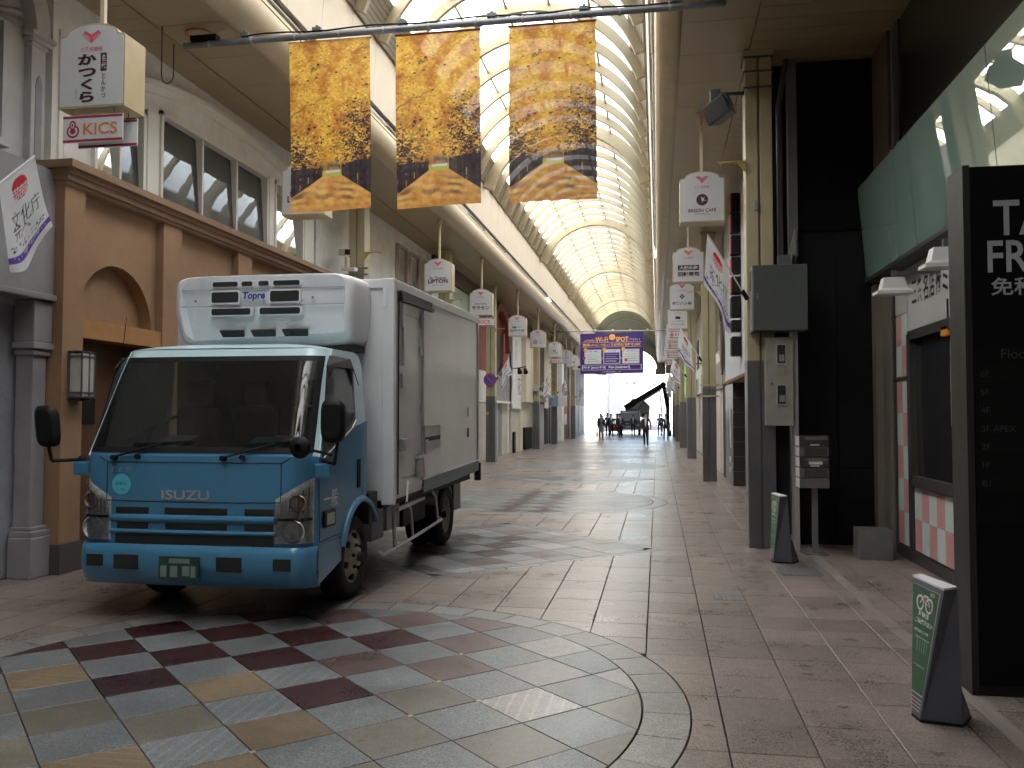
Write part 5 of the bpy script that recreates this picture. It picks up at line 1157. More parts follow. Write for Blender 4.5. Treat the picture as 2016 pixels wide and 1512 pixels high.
# cooling unit on the box nose: rounded shell with black louvre openings
UY0, UY1, UX0, UX1, UZ0, UZ1 = 7.34, 7.76, -4.475, -2.68, 2.225, 2.90
uc = ((UX0+UX1)/2, (UZ0+UZ1)/2)
rg = []
for y, sx, sz, dz in ((UY0, .90, .90, .02), (UY0+.008, .93, .93, .012), (UY0+.03, .962, .965, .006), (UY0+.09, .985, .99, .0), (UY0+.22, 1.0, 1.0, 0), (UY1, 1.0, 1.0, 0)):
    ring = []
    for i in range(48):
        a = 2*math.pi*i/48; e = .22
        cx_ = abs(math.cos(a))**e*math.copysign(1, math.cos(a)); cz_ = abs(math.sin(a))**e*math.copysign(1, math.sin(a))
        low = max(0, -cz_)
        ring.append((uc[0]+cx_*sx*(UX1-UX0)/2*(1-.04*low), y+.13*low**2.5*(y < UY0+.15), uc[1]+dz+cz_*sz*(UZ1-UZ0)/2))
    rg.append(ring)
mb = MB(); mb.rings(rg); unit = mb.build('cooling_unit', UNITW, truck)
UF = UY0-.004
def slot(x0, x1, z0, z1, y=UF, d=.02):
    r = min(.018, (z1-z0)/3); P = []
    for cx_, cz_, a0 in ((x1-r, z1-r, 0), (x0+r, z1-r, 1), (x0+r, z0+r, 2), (x1-r, z0+r, 3)):
        for k in range(4): a = math.pi/2*(a0+k/3); P.append((cx_+r*math.cos(a), cz_+r*math.sin(a)))
    big = [(uc[0]+0+(p[0]-(x0+x1)/2)*1.10+(x0+x1)/2-uc[0], (p[1]-(z0+z1)/2)*1.28+(z0+z1)/2) for p in P]
    mb = MB(); mb.prism(big, 'y', y-.004, y+d); s0 = mb.build('louvre_surround', UNITW, unit)
    mb = MB(); mb.prism(P, 'y', y-.0065, y+d); mb.build('louvre_opening', CHAS, unit)
def ux(px): return -4.349+(px-368)/(718-368)*1.753
for px0, px1, z0, z1 in ((427, 476, 2.787, 2.832), (484, 505, 2.787, 2.832), (517, 537, 2.787, 2.832), (546, 597, 2.787, 2.832), (425, 478, 2.64, 2.738), (540, 596, 2.64, 2.738), (425, 502, 2.525, 2.585), (520, 598, 2.525, 2.585)):
    slot(ux(px0), ux(px1), z0, z1)
for px0, px1 in ((440, 488), (501, 549), (562, 612)):
    a, b = ux(px0), ux(px1); mb = MB(); mb.add([(a, UY0+.012, 2.385), (b, UY0+.012, 2.385), (b-.015, UY0+.052, 2.33), (a+.015, UY0+.052, 2.33)], [(0, 1, 2, 3)]); mb.build('lower_louvre', CHAS, unit, thick=.02)
text('Topre', (ux(508), UF-.006, 2.692), mat('navy_print', (0.02, .03, .25), .4), unit, w=.225, h=.085, bold=.035, name='badge', shear=.15)
for z in (2.61, 2.762): mb = MB(); mb.box(UX0+.1, UX1-.1, UY0-.002, UY0+.006, z-.003, z+.003); mb.build('shell_seam', LGREY, unit)
for px, z in ((393, 2.66), (622, 2.67)): mb = MB(); mb.cyl((ux(px), UY0+.002, z), (ux(px), UY0-.008, z), .012, n=8); mb.build('screw', GREY, unit)
mb = MB(); mb.box(UX0+.1, UX1-.05, 7.5, 7.76, 2.19, 2.25); mb.build('unit_bracket', CHAS, unit)
# chassis
ch = MB()
for x in (TX-.35, TX+.35): ch.box(x-.03, x+.03, 6.5, 11.6, .55, .74)
ch.box(TX-.75, TX+.75, 6.6, 7.4, .55, .80); ch.box(TX-.45, TX+.45, 6.4, 7.6, .36, .60); ch.cyl((TX-.7, 7.25, .36), (TX+.7, 7.25, .36), .05); ch.cyl((TX-.7, 10.5, .36), (TX+.7, 10.5, .36), .07); ch.lathe([(-.18, .06), (-.1, .17), (.1, .17), (.18, .06)], (TX, 10.5, .36), 'x', 14); ch.box(BX0+.08, BX1-.12, BY0+.1, BY1, .72, .80)
ch.build('chassis', CHAS, truck)
for (x0, x1, y0, y1, z0, z1, m_, nm) in ((TX+.55, TX+.88, 7.86, 8.22, .40, .70, GREY, 'battery_box'), (TX+.55, TX+.88, 8.32, 8.75, .44, .72, mat('pale_battery', (0.35, .36, .36), .5), 'battery_box'), (TX+.45, TX+.86, 8.95, 9.85, .40, .74, CHAS, 'fuel_tank'), (TX-.9, TX-.5, 7.9, 9.6, .36, .72, CHAS, 'fuel_tank'), (TX+.60, TX+.92, 11.0, 11.02, .35, .75, mat('navy_flap', (0.02, .02, .05), .7), 'mud_flap'), (TX+.45, TX+.90, 11.1, 11.5, .34, .74, GREY, 'rear_locker'), (TX+.72, TX+.99, 7.46, 7.70, .62, .90, CHAS, 'air_duct')):
    mb = MB(); mb.box(x0, x1, y0, y1, z0, z1); mb.build(nm, m_, truck, bevel=.01)
gd = MB(); X = BX1-.10; gd.tube([(X, 7.62, .36), (X+.02, 7.75, .30), (X+.03, 8.2, .315), (X+.03, 9.88, .375), (X-.05, 9.98, .40)], .017, 8); gd.tube([(X+.02, 8.1, .31), (X, 8.1, .74)], .022, 8); gd.tube([(X+.02, 8.72, .34), (X, 8.70, .62), (X-.05, 8.62, .76)], .017, 8); gd.tube([(X+.02, 9.75, .37), (X, 9.72, .66), (X-.05, 9.62, .78)], .017, 8); gd.build('side_guard', ALUM, truck)
st_ = MB(); st_.obox((BX1-.02, DY0, .70), (BX1-.02, DY1+.1, .725), .05, .03); st_.build('door_step', ALUM, truck)
mb = MB(); rg = []
for i in range(9): a = math.pi*(.12+.7*i/8); rg.append([(x, 10.5-.46*math.cos(a), .36+.44*math.sin(a)) for x in (TX+.5, TX+.93)])
mb.rings(rg, closed=False, caps=False); mb.build('rear_mudguard', GREY, truck, thick=.01)
# wheels
def wheel(x, y, s_, r=.365, w=.20, dual=False):
    tw = MB(); tw.lathe([(0, r*.62), (s_*.012, r*.66), (s_*.02, r*.90), (0, r*.965), (-s_*.03, r), (-s_*(w-.03), r), (-s_*w, r*.95), (-s_*w, r*.6)], (x, y, r), 'x', 36); wh = tw.build('tyre', RUBBER, truck)
    rm = MB()
    if dual: rm.lathe([(0, r*.64), (-s_*.02, r*.60), (-s_*.10, r*.56), (-s_*.13, r*.40), (-s_*.10, r*.30), (-s_*.06, r*.24), (-s_*.05, .001)], (x, y, r), 'x', 30)
    else: rm.lathe([(s_*.004, r*.64), (-s_*.015, r*.60), (-s_*.035, r*.57), (-s_*.01, r*.50), (s_*.02, r*.40), (s_*.035, r*.33), (s_*.03, r*.25), (s_*.05, r*.22), (s_*.055, .001)], (x, y, r), 'x', 30)
    ri = rm.build('rim', SILV, wh)
    for k in range(6):
        a = 2*math.pi*k/6+.3
        if not dual:
            mb = MB(); c_ = Vector((x+s_*.012, y+r*.475*math.cos(a), r+r*.475*math.sin(a))); mb.cyl(c_-Vector((s_*.03, 0, 0)), c_+Vector((s_*.006, 0, 0)), .030, n=12); mb.build('hand_hole', CHAS, wh)
        c_ = Vector((x+(s_*.04 if not dual else -s_*.07), y+r*.29*math.cos(a+.5), r+r*.29*math.sin(a+.5))); mb = MB(); mb.cyl(c_-Vector((s_*.02, 0, 0)), c_+Vector((s_*.02, 0, 0)), .016, n=6); mb.build('wheel_nut', CHAS, wh)
    mb = MB(); mb.lathe([(s_*(.05 if not dual else -.05), .045), (s_*(.09 if not dual else .0), .04), (s_*(.095 if not dual else .005), .001)], (x, y, r), 'x', 14); mb.build('hub', CHAS, wh)
for s_ in (-1, 1):
    wheel(TX+s_*.915, 7.25, s_); wheel(TX+s_*.945, 10.5, s_, dual=True); wheel(TX+s_*.71, 10.5, s_, dual=True)

# ------------------------------------------------------------------ rest of the street behind the camera
for s_, lab in ((-1, 'plain grey shop row behind the viewer on the brown-shop side'), (1, 'plain dark shop row behind the viewer on the totem side')):
    t = thing('rear_shop_row', lab, 'building', (-6.5 if s_ < 0 else 3, -10, 0))
    mb = MB(); mb.box(*((-9, -6.2) if s_ < 0 else (2.8, 7)), -21.5, 2.99 if s_ < 0 else 1.99, 0, 6.3); mb.build('wall', MAUVE if s_ < 0 else MATS['shop_wall_grey'], t)
    for k in range(5): a = -20+k*4.4; mb = MB(); mb.box(*((-6.2, -6.12) if s_ < 0 else (2.72, 2.8)), a, a+3.2, 0, 2.6); mb.build('roll_shutter', MATS['grey_shutter'], t)

t = thing('rear_light_block', 'added unseen wall behind the viewer blocking light from the open end', 'building', (-2, -22, 0)); mb = MB(); mb.box(-9, 7, -24, -21.4, 0, 9.5); mb.build('wall', MAUVE, t)  # added out of view to keep back light off the truck and floor
# ------------------------------------------------------------------ hanging shop signs
def oval(x, y, z, rx, rz, m, parent, n=20, name='emblem'):
    mb = MB(); mb.add([(x+rx*math.cos(6.2832*i/n), y, z+rz*math.sin(6.2832*i/n)) for i in range(n)], [tuple(range(n))]); return mb.build(name, m, parent)
def logo(x, y, z, s_, parent):
    mb = MB(); mb.add([(x+a*s_, y, z+b*s_) for a, b in ((-.098, .034), (-.066, .062), (0, .022), (.066, .062), (.098, .034), (0, -.062))], [tuple(range(6))]); o = mb.build('handshake_logo', PINKRED, parent)
    if s_ > .8:
        for sg in (-1, 1):
            for k in range(3):
                d = .012+k*.011; mb = MB(); p0 = (sg*(.088-d*.35), .048-d*1.25); p1 = (sg*.016, .008-d*1.5)
                mb.add([(x+(p0[0])*s_, y-.0015, z+p0[1]*s_), (x+p1[0]*s_, y-.0015, z+p1[1]*s_), (x+p1[0]*s_, y-.0015, z+(p1[1]-.004)*s_), (x+p0[0]*s_, y-.0015, z+(p0[1]-.004)*s_)], [(0, 1, 2, 3)]); mb.build('logo_line', SIGNWHITE, o)
def kics(x, y, z, parent_label, grp):
    t = thing('card_plate', parent_label, 'sign', (x, y, z-.12), group=grp)
    for k, dy in enumerate((0.0, .16)):
        dx = .035*k; mb = MB(); mb.box(x-.29+dx, x+.29+dx, y+dy, y+dy+.012, z-.24, z); pl = mb.build('plate', SIGNWHITE, t)
        for z0 in (z-.025, z-.24+.005): mb = MB(); mb.box(x-.288+dx, x+.288+dx, y+dy-.002, y+dy, z0, z0+.02); mb.build('red_line', CRIMSON, pl)
        for hx in (-.2, .2): mb = MB(); mb.cyl((x+hx+dx, y+dy+.006, z), (x+hx+dx, y+dy+.006, z+.06), .004, n=5); mb.build('hook', STEEL, t)
        if k == 0:
            for r in (.062, .045, .028): oval(x-.19, y-.003-.0006*(.07-r)*100, z-.14, r, r*.95, CRIMSON if r != .045 else SIGNWHITE, pl)
            oval(x-.19, y-.008, z-.085, .032, .04, CRIMSON, pl); oval(x-.19, y-.010, z-.088, .018, .026, SIGNWHITE, pl); oval(x-.19, y-.012, z-.090, .009, .014, CRIMSON, pl)
            text('KICS', (x+.075, y-.004, z-.125), ORANGE, pl, w=.33, h=.105, bold=.02)
def sign(x, y, label, draw, dz=0.0, depth=.30):
    t = thing('hanging_sign', label, 'sign', (x, y, 4.43), group='arched shop signs hung from the arcade roof')
    def outline(k, dz=0):
        P = [(-.32, 4.43), (.32, 4.43), (.32, 5.06), (.305, 5.075), (.265, 5.078)]
        P += [(.25*math.cos(a)*1.0, 5.085+.095*math.sin(a)) for a in np.linspace(.05, math.pi-.05, 13)]
        P += [(-.265, 5.078), (-.305, 5.075), (-.32, 5.06)]
        return [(x+p[0]*k, 4.80+(p[1]-4.80)*k) for p in P]
    mb = MB(); mb.prism(outline(1), 'y', y, y+depth); mb.build('casing', BEIGE, t)
    mb = MB(); mb.prism(outline(.955), 'y', y-.004, y); fc = mb.build('face', SIGNWHITE, t)
    mb = MB(); mb.prism(outline(.955), 'y', y+depth, y+depth+.004); mb.build('face', SIGNWHITE, t)
    mb = MB(); mb.box(x-.02, x+.02, y+depth/2-.02, y+depth/2+.02, 5.17, 5.98); rod_ = mb.build('hanger_rod', mat('hanger_cream', (0.55, .48, .33), .4), t)
    mb = MB(); mb.cyl((x, y+depth/2, 5.90), (x, y+depth/2, 6.09), .03, .07, 10); ros_ = mb.build('ceiling_rose', BEIGE, t)
    F = y-.007
    logo(x, F, 5.055, .92, t); text('三条名店街', (x, F, 4.945), PINKRED, t, w=.215, h=.042, bold=.01)
    draw(x, F, t)
    if dz:
        t.location.z += dz; rod_.scale.z = (5.98-5.17-dz)/(5.98-5.17); rod_.location.z = -(5.17-4.43)*(rod_.scale.z-1); ros_.location.z = -dz
    return t
def d_katsu(x, f, t):
    text('かつくら', (x-.04, f, 4.69), INK, t, w=.185, h=.43, bold=.045, vertical=True)
    mb = MB(); mb.add([(x+.09, f, 4.745), (x+.15, f, 4.745), (x+.15, f, 4.905), (x+.09, f, 4.905)], [(0, 1, 2, 3)]); b_ = mb.build('title_box', INK, t); text('名代', (x+.12, f-.002, 4.825), SIGNWHITE, b_, w=.042, h=.13, vertical=True, bold=.02)
    text('とんかつ', (x+.12, f, 4.615), INK, t, w=.045, h=.215, vertical=True, bold=.01); text('京都一条', (x-.145, f, 4.555), INKGREY, t, w=.018, h=.085, vertical=True)
def d_lipton(x, f, t):
    text('Sir Thomas', (x, f, 4.735), INK, t, w=.39, h=.06, bold=.01); text('LIPTON', (x, f, 4.655), CRIMSON if False else mat('wine_ink', (0.12, .01, .05), .5), t, w=.46, h=.095, bold=.03); text('SINCE 1892', (x, f, 4.565), INKGREY, t, w=.26, h=.026)
def d_plain(*lines):
    def f_(x, f, t):
        z = 4.78
        for ln_, w, h, b in lines: z -= h/2; text(ln_, (x, f, z), INK, t, w=w, h=h, bold=b); z -= h/2+.035
    return f_
def d_breizh(x, f, t):
    e = oval(x, f, 4.755, .085, .085, INK, t, 28)
    mb = MB(); mb.add([(x+a*.07, f-.002, 4.755+b*.07) for a, b in ((-.3, .75), (.1, .3), (.5, .6), (.3, .05), (.9, -.25), (.25, -.15), (.0, -.6), (-.1, -.1))], [tuple(range(8))]); mb.build('bird_mark', SIGNWHITE, e)
    text('BREIZH CAFÉ', (x, f, 4.605), INK, t, w=.40, h=.062, bold=.015); text('Paris-Kyoto', (x, f, 4.545), INKGREY, t, w=.21, h=.036, shear=.2)
def d_sushi(x, f, t):
    mb = MB(); mb.add([(x-.22, f, 4.68), (x+.22, f, 4.68), (x+.22, f, 4.79), (x-.22, f, 4.79)], [(0, 1, 2, 3)]); b_ = mb.build('title_box', INK, t); text('大起水産', (x, f-.002, 4.735), SIGNWHITE, b_, w=.38, h=.08, bold=.03); text('回転寿司', (x, f, 4.60), INK, t, w=.44, h=.10, bold=.04)
def d_yatsu(x, f, t):
    for a, b in ((.04, 0), (-.04, 0), (0, .04), (0, -.04)): oval(x+a, f, 4.78+b, .027, .027, INK, t, 12)
    text('井筒八ッ橋', (x, f, 4.60), INK, t, w=.52, h=.09, bold=.03)
LX, RXS = -4.92, .66
sign(LX+.03, 6.72, 'arched white sign with bold brush lettering, nearest above the grey shop', d_katsu, -.125); kics(LX+.035, 6.74, 4.245, 'pair of red-lined white card plates under the nearest arched sign', 'red-lined card plates')
sign(LX, 11.35, 'arched white tea-house sign half hidden behind the first autumn banner', d_lipton)
sign(LX, 18.9, 'arched white tea-house sign in front of the louvred shutters', d_lipton)
sign(LX, 23.7, 'arched white sign with katakana lettering at the mint green wall', d_plain(('趣味工芸品', .34, .045, .01), ('サラセン', .50, .11, .03))); kics(LX+.03, 23.72, 4.37, 'red-lined white card plates under the katakana sign behind the truck', 'red-lined card plates')
sign(LX, 30.1, 'arched white honey-shop sign by the terracotta arch', d_plain(('蜂 蜜', .38, .08, .03), ('杉養蜂園', .50, .09, .02)))
def d_round(x, f, t): oval(x-.1, f, 4.67, .10, .10, LGREY, t, 18); text('伊織', (x+.13, f, 4.67), INKGREY, t, w=.08, h=.17, vertical=True)
sign(LX, 35.4, 'arched white sign with a grey disc mark', d_round)
sign(LX, 41.3, 'arched white sign above the far red-lined card plate', d_plain(('口', .13, .09, .05), ('三条本店', .34, .06, .01))); kics(LX+.02, 41.32, 4.37, 'red-lined white card plates far along by the maroon shop', 'red-lined card plates')
sign(LX, 46.6, 'plain arched sign, third from the purple banner on its shop side', d_plain(('三条店', .3, .06, .01)))
sign(LX, 49.8, 'arched sign with a heavy black word, next but one to the purple banner', d_plain(('Thor', .4, .12, .04)))
sign(LX, 53.4, 'arched sign with a dark round mark, touching the purple banner', lambda x, f, t: oval(x+.1, f, 4.62, .10, .10, INK, t, 18))
sign(RXS, 12.75, 'arched café sign with a plum disc and bird mark, nearest on the pillar side', d_breizh)
sign(RXS, 18.5, 'arched sushi sign with white letters in a plum box', d_sushi)
sign(RXS, 23.3, 'arched sweet-shop sign with a four-lobed mark', d_yatsu)
sign(RXS, 28.5, 'arched white sign with a dark clover mark below the sweet-shop sign', lambda x, f, t: (oval(x-.03, f, 4.80, .05, .05, INK, t, 12), oval(x+.04, f, 4.79, .05, .05, INK, t, 12), text('ハートプラザ', (x, f, 4.68), INK, t, w=.42, h=.06), text('KYOTO三条', (x, f, 4.58), INK, t, w=.42, h=.06)))
kics(RXS, 28.52, 4.37, 'red-lined white card plates below the clover-marked sign', 'red-lined card plates'); kics(RXS, 33.0, 4.37, 'red-lined white card plates next below, behind the second flag', 'red-lined card plates')
sign(RXS, 33.0, 'plain arched sign hidden behind the clover-marked one', d_plain(('三条', .3, .1, .01)))
sign(RXS, 38.2, 'arched sign with looping script further along the pillar side', d_plain(('Crystal', .34, .10, .01), ('World', .3, .10, .01))); kics(RXS, 38.22, 4.37, 'red-lined white card plates under the looping script sign', 'red-lined card plates')
sign(RXS, 44.0, 'plain arched sign past the green signboard', d_plain(('三条通', .3, .07, .01))); kics(RXS, 44.02, 4.37, 'red-lined white card plates past the green signboard', 'red-lined card plates')

# ------------------------------------------------------------------ flags
FL = Print(50, 80, (.72, .73, .76)); FL.asp = .625
rr = np.hypot((FL.X-.50)*.625, FL.Y-.80)
FL.mask(rr < .125, (.62, .03, .05))
chk_ = ((np.floor((FL.X*.625+FL.Y)/.032)+np.floor((FL.X*.625-FL.Y)/.032)) % 2 == 0) & (rr < .125) & (FL.Y < .82)
FL.mask(chk_, (.72, .70, .72))
FL.text('文化庁', .55, .50, .70, .20, (.015, .018, .04), .0); FL.text('元へ', .42, .36, .40, .12, (.015, .018, .04), .0)
FL.text('2021年度京都へ全面的移転', .5, .255, .85, .035, (.03, .03, .08)); FL.text('京都は日本の文化首都', .5, .215, .8, .03, (.03, .03, .08))
FL.rect(0, .10, 1, .175, (.13, .06, .38)); FL.text('新・文化庁へ', .5, .137, .8, .045, (.6, .58, .7))
FLM = print_mat('flag_cloth', .35)
def flag(name_lab, base, tip, fly, hoist=(.08, .62), seed=0, mirror=False, group='white festival flags on the pillars', pole=True, ripple=.035):
    t = thing('festival_flag', name_lab, 'flag', base, group=group)
    base, tip, fly = Vector(base), Vector(tip), Vector(fly); d = tip-base
    if pole:
        mb = MB(); mb.cyl(base, tip, .010, n=6); mb.build('pole', W_, t); mb = MB(); mb.obox(base-d.normalized()*.03, base+d.normalized()*.10, .04, .04); mb.build('holder', BLACKM, t)
    A = tip-d*hoist[0]; B = tip-d*(hoist[0]+hoist[1]); nrm = d.cross(fly).normalized(); rs = random.Random(seed); ph = rs.uniform(0, 6)
    def fn(u, v):
        uu = u if not mirror else 1-u
        w = 1-v; p = A*(1-uu)+B*uu
        p = p+fly*w*(1-.10*math.sin(ph+uu*5)*w)
        p = p+nrm*(ripple*w*math.sin(ph+uu*8+w*3))+d*(.05*w*math.sin(ph*2+w*3)-.16*w*(uu-.5))
        return tuple(p-base)
    o = bpy.data.objects.new('cloth', FL.mesh('cloth', FLM, fn)); col.objects.link(o); o.parent = t
    return t
flag('large white flag at the picture edge beside the grey shop band', (-5.62, 6.35, 3.45), (-5.60, 6.92, 3.97), (.02, .20, -.70), (.0, .72), 3, True, None, ripple=.02)
flag('white flag hanging from the near pillar below the sushi sign', (1.06, 10.62, 3.02), (.60, 10.45, 3.77), (-.03, -.03, -.66), (.0, .56), 1, ripple=.05)
names_r = ['white flag on the second pillar, in front of the card plates', 'white flag on the third pillar above the green signboard', 'white flag on the pillar just past the green signboard', 'white flag on the fifth pillar of the black-wall side']
for k, y in enumerate((21.3, 32.4, 43.1, 54.0)): flag(names_r[k], (1.04, y, 2.95+.1*(k % 2)), (.55, y-.2, 3.72), (-.02, -.03, -.64), (.0, .56), 10+k, ripple=.05)
names_l = ['white flag beside the round no-parking sign', 'white flag on the pillar with the blue meter box', 'white flag on the laddered pillar', 'white flag on the last tall pillar before the exit']
for k, y in enumerate((29.2, 40.3, 47.6, 58.3)): flag(names_l[k], (-5.50, y, 2.85), (-5.02, y-.2, 3.6), (.02, -.03, -.64), (.0, .56), 20+k, ripple=.05)
flag('white flag peeping out behind the rear corner of the truck box', (-5.5, 22.5, 2.6), (-5.05, 22.3, 3.35), (.02, -.03, -.64), (.0, .56), 31, ripple=.05)

# ------------------------------------------------------------------ autumn banners on a pole
def fnoise(nx, ny, f, oct_=4, seed=0):
    rs = np.random.RandomState(seed); out = np.zeros((ny+1, nx+1)); amp = 1; tot = 0
    for o_ in range(oct_):
        gx, gy_ = int(f*2**o_)+2, int(f*2*2**o_)+2; g_ = rs.rand(gy_+1, gx+1)
        xs = np.linspace(0, gx-1e-6, nx+1); ys = np.linspace(0, gy_-1e-6, ny+1); xi = xs.astype(int); yi = ys.astype(int); fx = xs-xi; fy_ = ys-yi
        fx = fx*fx*(3-2*fx); fy_ = fy_*fy_*(3-2*fy_)
        a = g_[np.ix_(yi, xi)]*(1-fx)+g_[np.ix_(yi, xi+1)]*fx; b = g_[np.ix_(yi+1, xi)]*(1-fx)+g_[np.ix_(yi+1, xi+1)]*fx
        out += amp*(a*(1-fy_[:, None])+b*fy_[:, None]); tot += amp; amp *= .6
    return out/tot
NX, NY = 150, 300
AU = Print(NX, NY, (.6, .3, .05)); X, Y = AU.X, AU.Y
def mixc(a, b, t_): return np.array(a)[None, None, :]*(1-t_[..., None])+np.array(b)[None, None, :]*t_[..., None]
n1 = fnoise(NX, NY, 5, 4, 1); n2 = fnoise(NX, NY, 22, 3, 2); n3 = fnoise(NX, NY, 46, 2, 3); n4 = fnoise(NX, NY, 3, 3, 4); n5 = fnoise(NX, NY, 12, 4, 8)
t_ = np.clip((n1*.7+n2*.45-.40)*3.4, 0, 1)
img = mixc((.55, .20, .035), (.86, .54, .085), t_)
img *= (.62+.80*np.clip(n3, 0, 1))[..., None]
img = img*(1-.45*np.clip((n2-.56)*6, 0, 1))[..., None]
def dark(mask, amt, c=(.045, .030, .045)):
    global img
    k = np.clip(mask, 0, 1)[..., None]*amt; img = img*(1-k)+np.array(c)*k
leaf = np.clip((n3*.55+n2*.5-.42)*8, 0, 1)
mr_ = np.clip((X-.50)*2.6, 0, 1)*np.exp(-((Y-.36)/.15)**2)*1.5+np.clip((X-.62)*3, 0, 1)*np.exp(-((Y-.55)/.06)**2)*.9
ml_ = np.clip((.46-X)*2.8, 0, 1)*np.exp(-((Y-.31)/.10)**2)*1.5+np.clip((.2-X)*5, 0, 1)*np.exp(-((Y-.52)/.05)**2)*.7
dark(np.clip(mr_, 0, 1), .42, (.12, .07, .05)); dark(np.clip(ml_, 0, 1), .42, (.12, .07, .05)); dark(np.clip(mr_, 0, 1)*leaf, .95); dark(np.clip(ml_, 0, 1)*leaf, .95); dark(np.clip((n5-.60)*7, 0, 1)*leaf*(Y > .5), .22)
def dabs(n, seed, pick):
    """leaf-sized strokes of paint; pick(x, y, rnd) -> colour or None"""
    rs = np.random.RandomState(seed)
    for _ in range(n):
        x, y = rs.rand(), .2+.8*rs.rand(); c = pick(x, y, rs)
        if c is None: continue
        i, j = int(x*NX), int(y*NY); a, b = rs.randint(0, 3), rs.randint(0, 2); img[max(0, j-b):j+b+1, max(0, i-a):i+a+1] = np.array(c)*(.8+.4*rs.rand())
PAL = [(.90, .62, .10), (.80, .47, .06), (.62, .28, .05), (.92, .70, .22), (.45, .18, .04), (.70, .40, .10)]
def leafc(x, y, r):
    q = np.clip(t_[int(y*NY), int(x*NX)]+r.uniform(-.22, .22), 0, 1); return tuple(np.array((.52, .20, .035))*(1-q)+np.array((.86, .53, .10))*q)
dabs(4200, 11, leafc)
def shade_(x, y, r):
    k = max(0, x-.45)*1.9*math.exp(-((y-.37)/.15)**2)+max(0, .5-x)*2.0*math.exp(-((y-.31)/.10)**2)+max(0, x-.6)*1.2*math.exp(-((y-.56)/.07)**2)+.008
    return ((.055, .035, .045), (.03, .02, .035), (.14, .08, .05))[r.randint(3)] if r.rand() < k*1.25 else None
dabs(6500, 12, shade_)
dabs(1200, 13, lambda x, y, r: leafc(x, y, r) if y > .27 else None)
def branch(x0, y0, x1, y1, w, bend=.01):
    m_ = np.zeros_like(X)
    for s_ in np.linspace(0, 1, 60):
        a = x0+(x1-x0)*s_; b = y0+(y1-y0)*s_+bend*math.sin(s_*7)+.006*math.sin(s_*23)
        m_ = np.maximum(m_, np.clip(1.3-np.hypot(X-a, (Y-b)*2)/(w*(1.2-s_*.8)), 0, 1))
    dark(m_*(.55+.45*(n2 > .42)), .8)
for b_ in ((0, .56, .6, .72, .009), (0, .745, .25, .77, .008), (1, .935, .72, .925, .007), (1, .50, .30, .52, .008), (1, .46, .55, .60, .008), (0, .44, .3, .50, .008), (.28, .825, .36, .85, .012), (.02, .25, .5, .46, .009), (.98, .24, .5, .50, .009), (.97, .22, .80, .55, .010), (.03, .25, .22, .44, .008), (.95, .28, .58, .40, .008), (.05, .24, .42, .36, .008), (.95, .24, .62, .33, .008)): branch(*b_)
inner_ = np.exp(-((X-.46)/.17)**2-((Y-.335)/.05)**2); img = img*(1-.6*inner_[..., None])+(np.array((.72, .36, .06))*(.7+.6*n3[..., None]))*.6*inner_[..., None]
tree_ = np.exp(-((X-.52)/.12)**2-((Y-.265)/.022)**2); img = img*(1-.85*tree_[..., None])+np.array((.07, .085, .09))*.85*tree_[..., None]
gcol = mixc((.56, .24, .055), (.78, .46, .14), np.clip((fnoise(NX, NY, 8, 4, 9)-.3)*2.2, 0, 1)); gl_ = Y < .205
img = np.where(gl_[..., None], gcol, img)
sh_ = np.clip((np.sin(Y*150+X*6+n4*10)*.5+.30)*np.clip((.215-Y)*8, 0, 1)*1.6, 0, 1)*np.clip((n1-.25)*2.4, 0, 1)*np.clip(Y*14, 0, 1); k = gl_*sh_; img = img*(1-.8*k[..., None])+np.array((.10, .05, .045))*.8*k[..., None]
lt = (X < .40) & (Y > .085+X*.31) & (Y < .235-X*.02+n2*.06); rt = (X > .63) & (Y > .085+(1-X)*.33) & (Y < .265-(1-X)*.06+n2*.06)
gap = (np.sin(X*61+1) > .985) & (n2 > .52)
img = np.where(((lt | rt) & ~gap)[..., None], np.array((.040, .028, .034))*(.35+1.5*n2[..., None])*(.75+.5*(np.sin(X*75+np.sin(X*31)*2) > 0))[..., None], img)
op = (X > .39) & (X < .63) & (Y > .200) & (Y < .240); img = np.where(op[..., None], np.array((.50, .46, .08)), img); op2 = (X > .43) & (X < .61) & (Y > .224) & (Y < .240); img = np.where(op2[..., None], np.array((.55, .66, .72)), img)
AU.a = np.clip(img, 0, 1)
AUM = print_mat('banner_cloth', .55, .6, .018)
BYY, BZ1, BZ0 = 9.0, 5.80, 3.88
bl = ['autumn avenue banner nearest the tea-house sign, first of three', 'autumn avenue banner in the middle of the three', 'autumn avenue banner glowing under the white roof, last of three']
for k, (x0, x1) in enumerate(((-4.075, -3.125), (-2.83, -1.88), (-1.565, -.63))):
    t = thing('autumn_banner', bl[k], 'banner', ((x0+x1)/2, BYY, BZ1), group='printed autumn banners on the pole')
    ph = k*1.7
    def fn(u, v, x0=x0, x1=x1, ph=ph):
        return (x0+(x1-x0)*u+.04*(1-v)*(.6 if k == 0 else .35)-(x0+x1)/2, .025*(1-v)*math.sin(u*4+ph+v*2)+.015*math.sin(v*5+ph), BZ0+(BZ1-BZ0)*v+.02*(1-v)*(u-.5)-BZ1)
    o = bpy.data.objects.new('cloth', AU.mesh('cloth', AUM, fn)); col.objects.link(o); o.parent = t
    mb = MB(); mb.cyl((x0-.01, BYY, BZ1), (x1+.01, BYY, BZ1), .012, n=8); mb.build('top_rod', mat('dark_red_hem', (0.15, .03, .02), .6), t)
t = thing('banner_pole', 'long grey pipe slung across the arcade carrying the autumn banners', 'pole', (-2.3, BYY, 5.87))
mb = MB(); mb.cyl((-5.37, BYY, 5.865), (.70, BYY, 5.875), .036, n=14); mb.build('pipe', mat('pipe_steel', (0.20, .21, .23), .4, .5, var=.2), t)
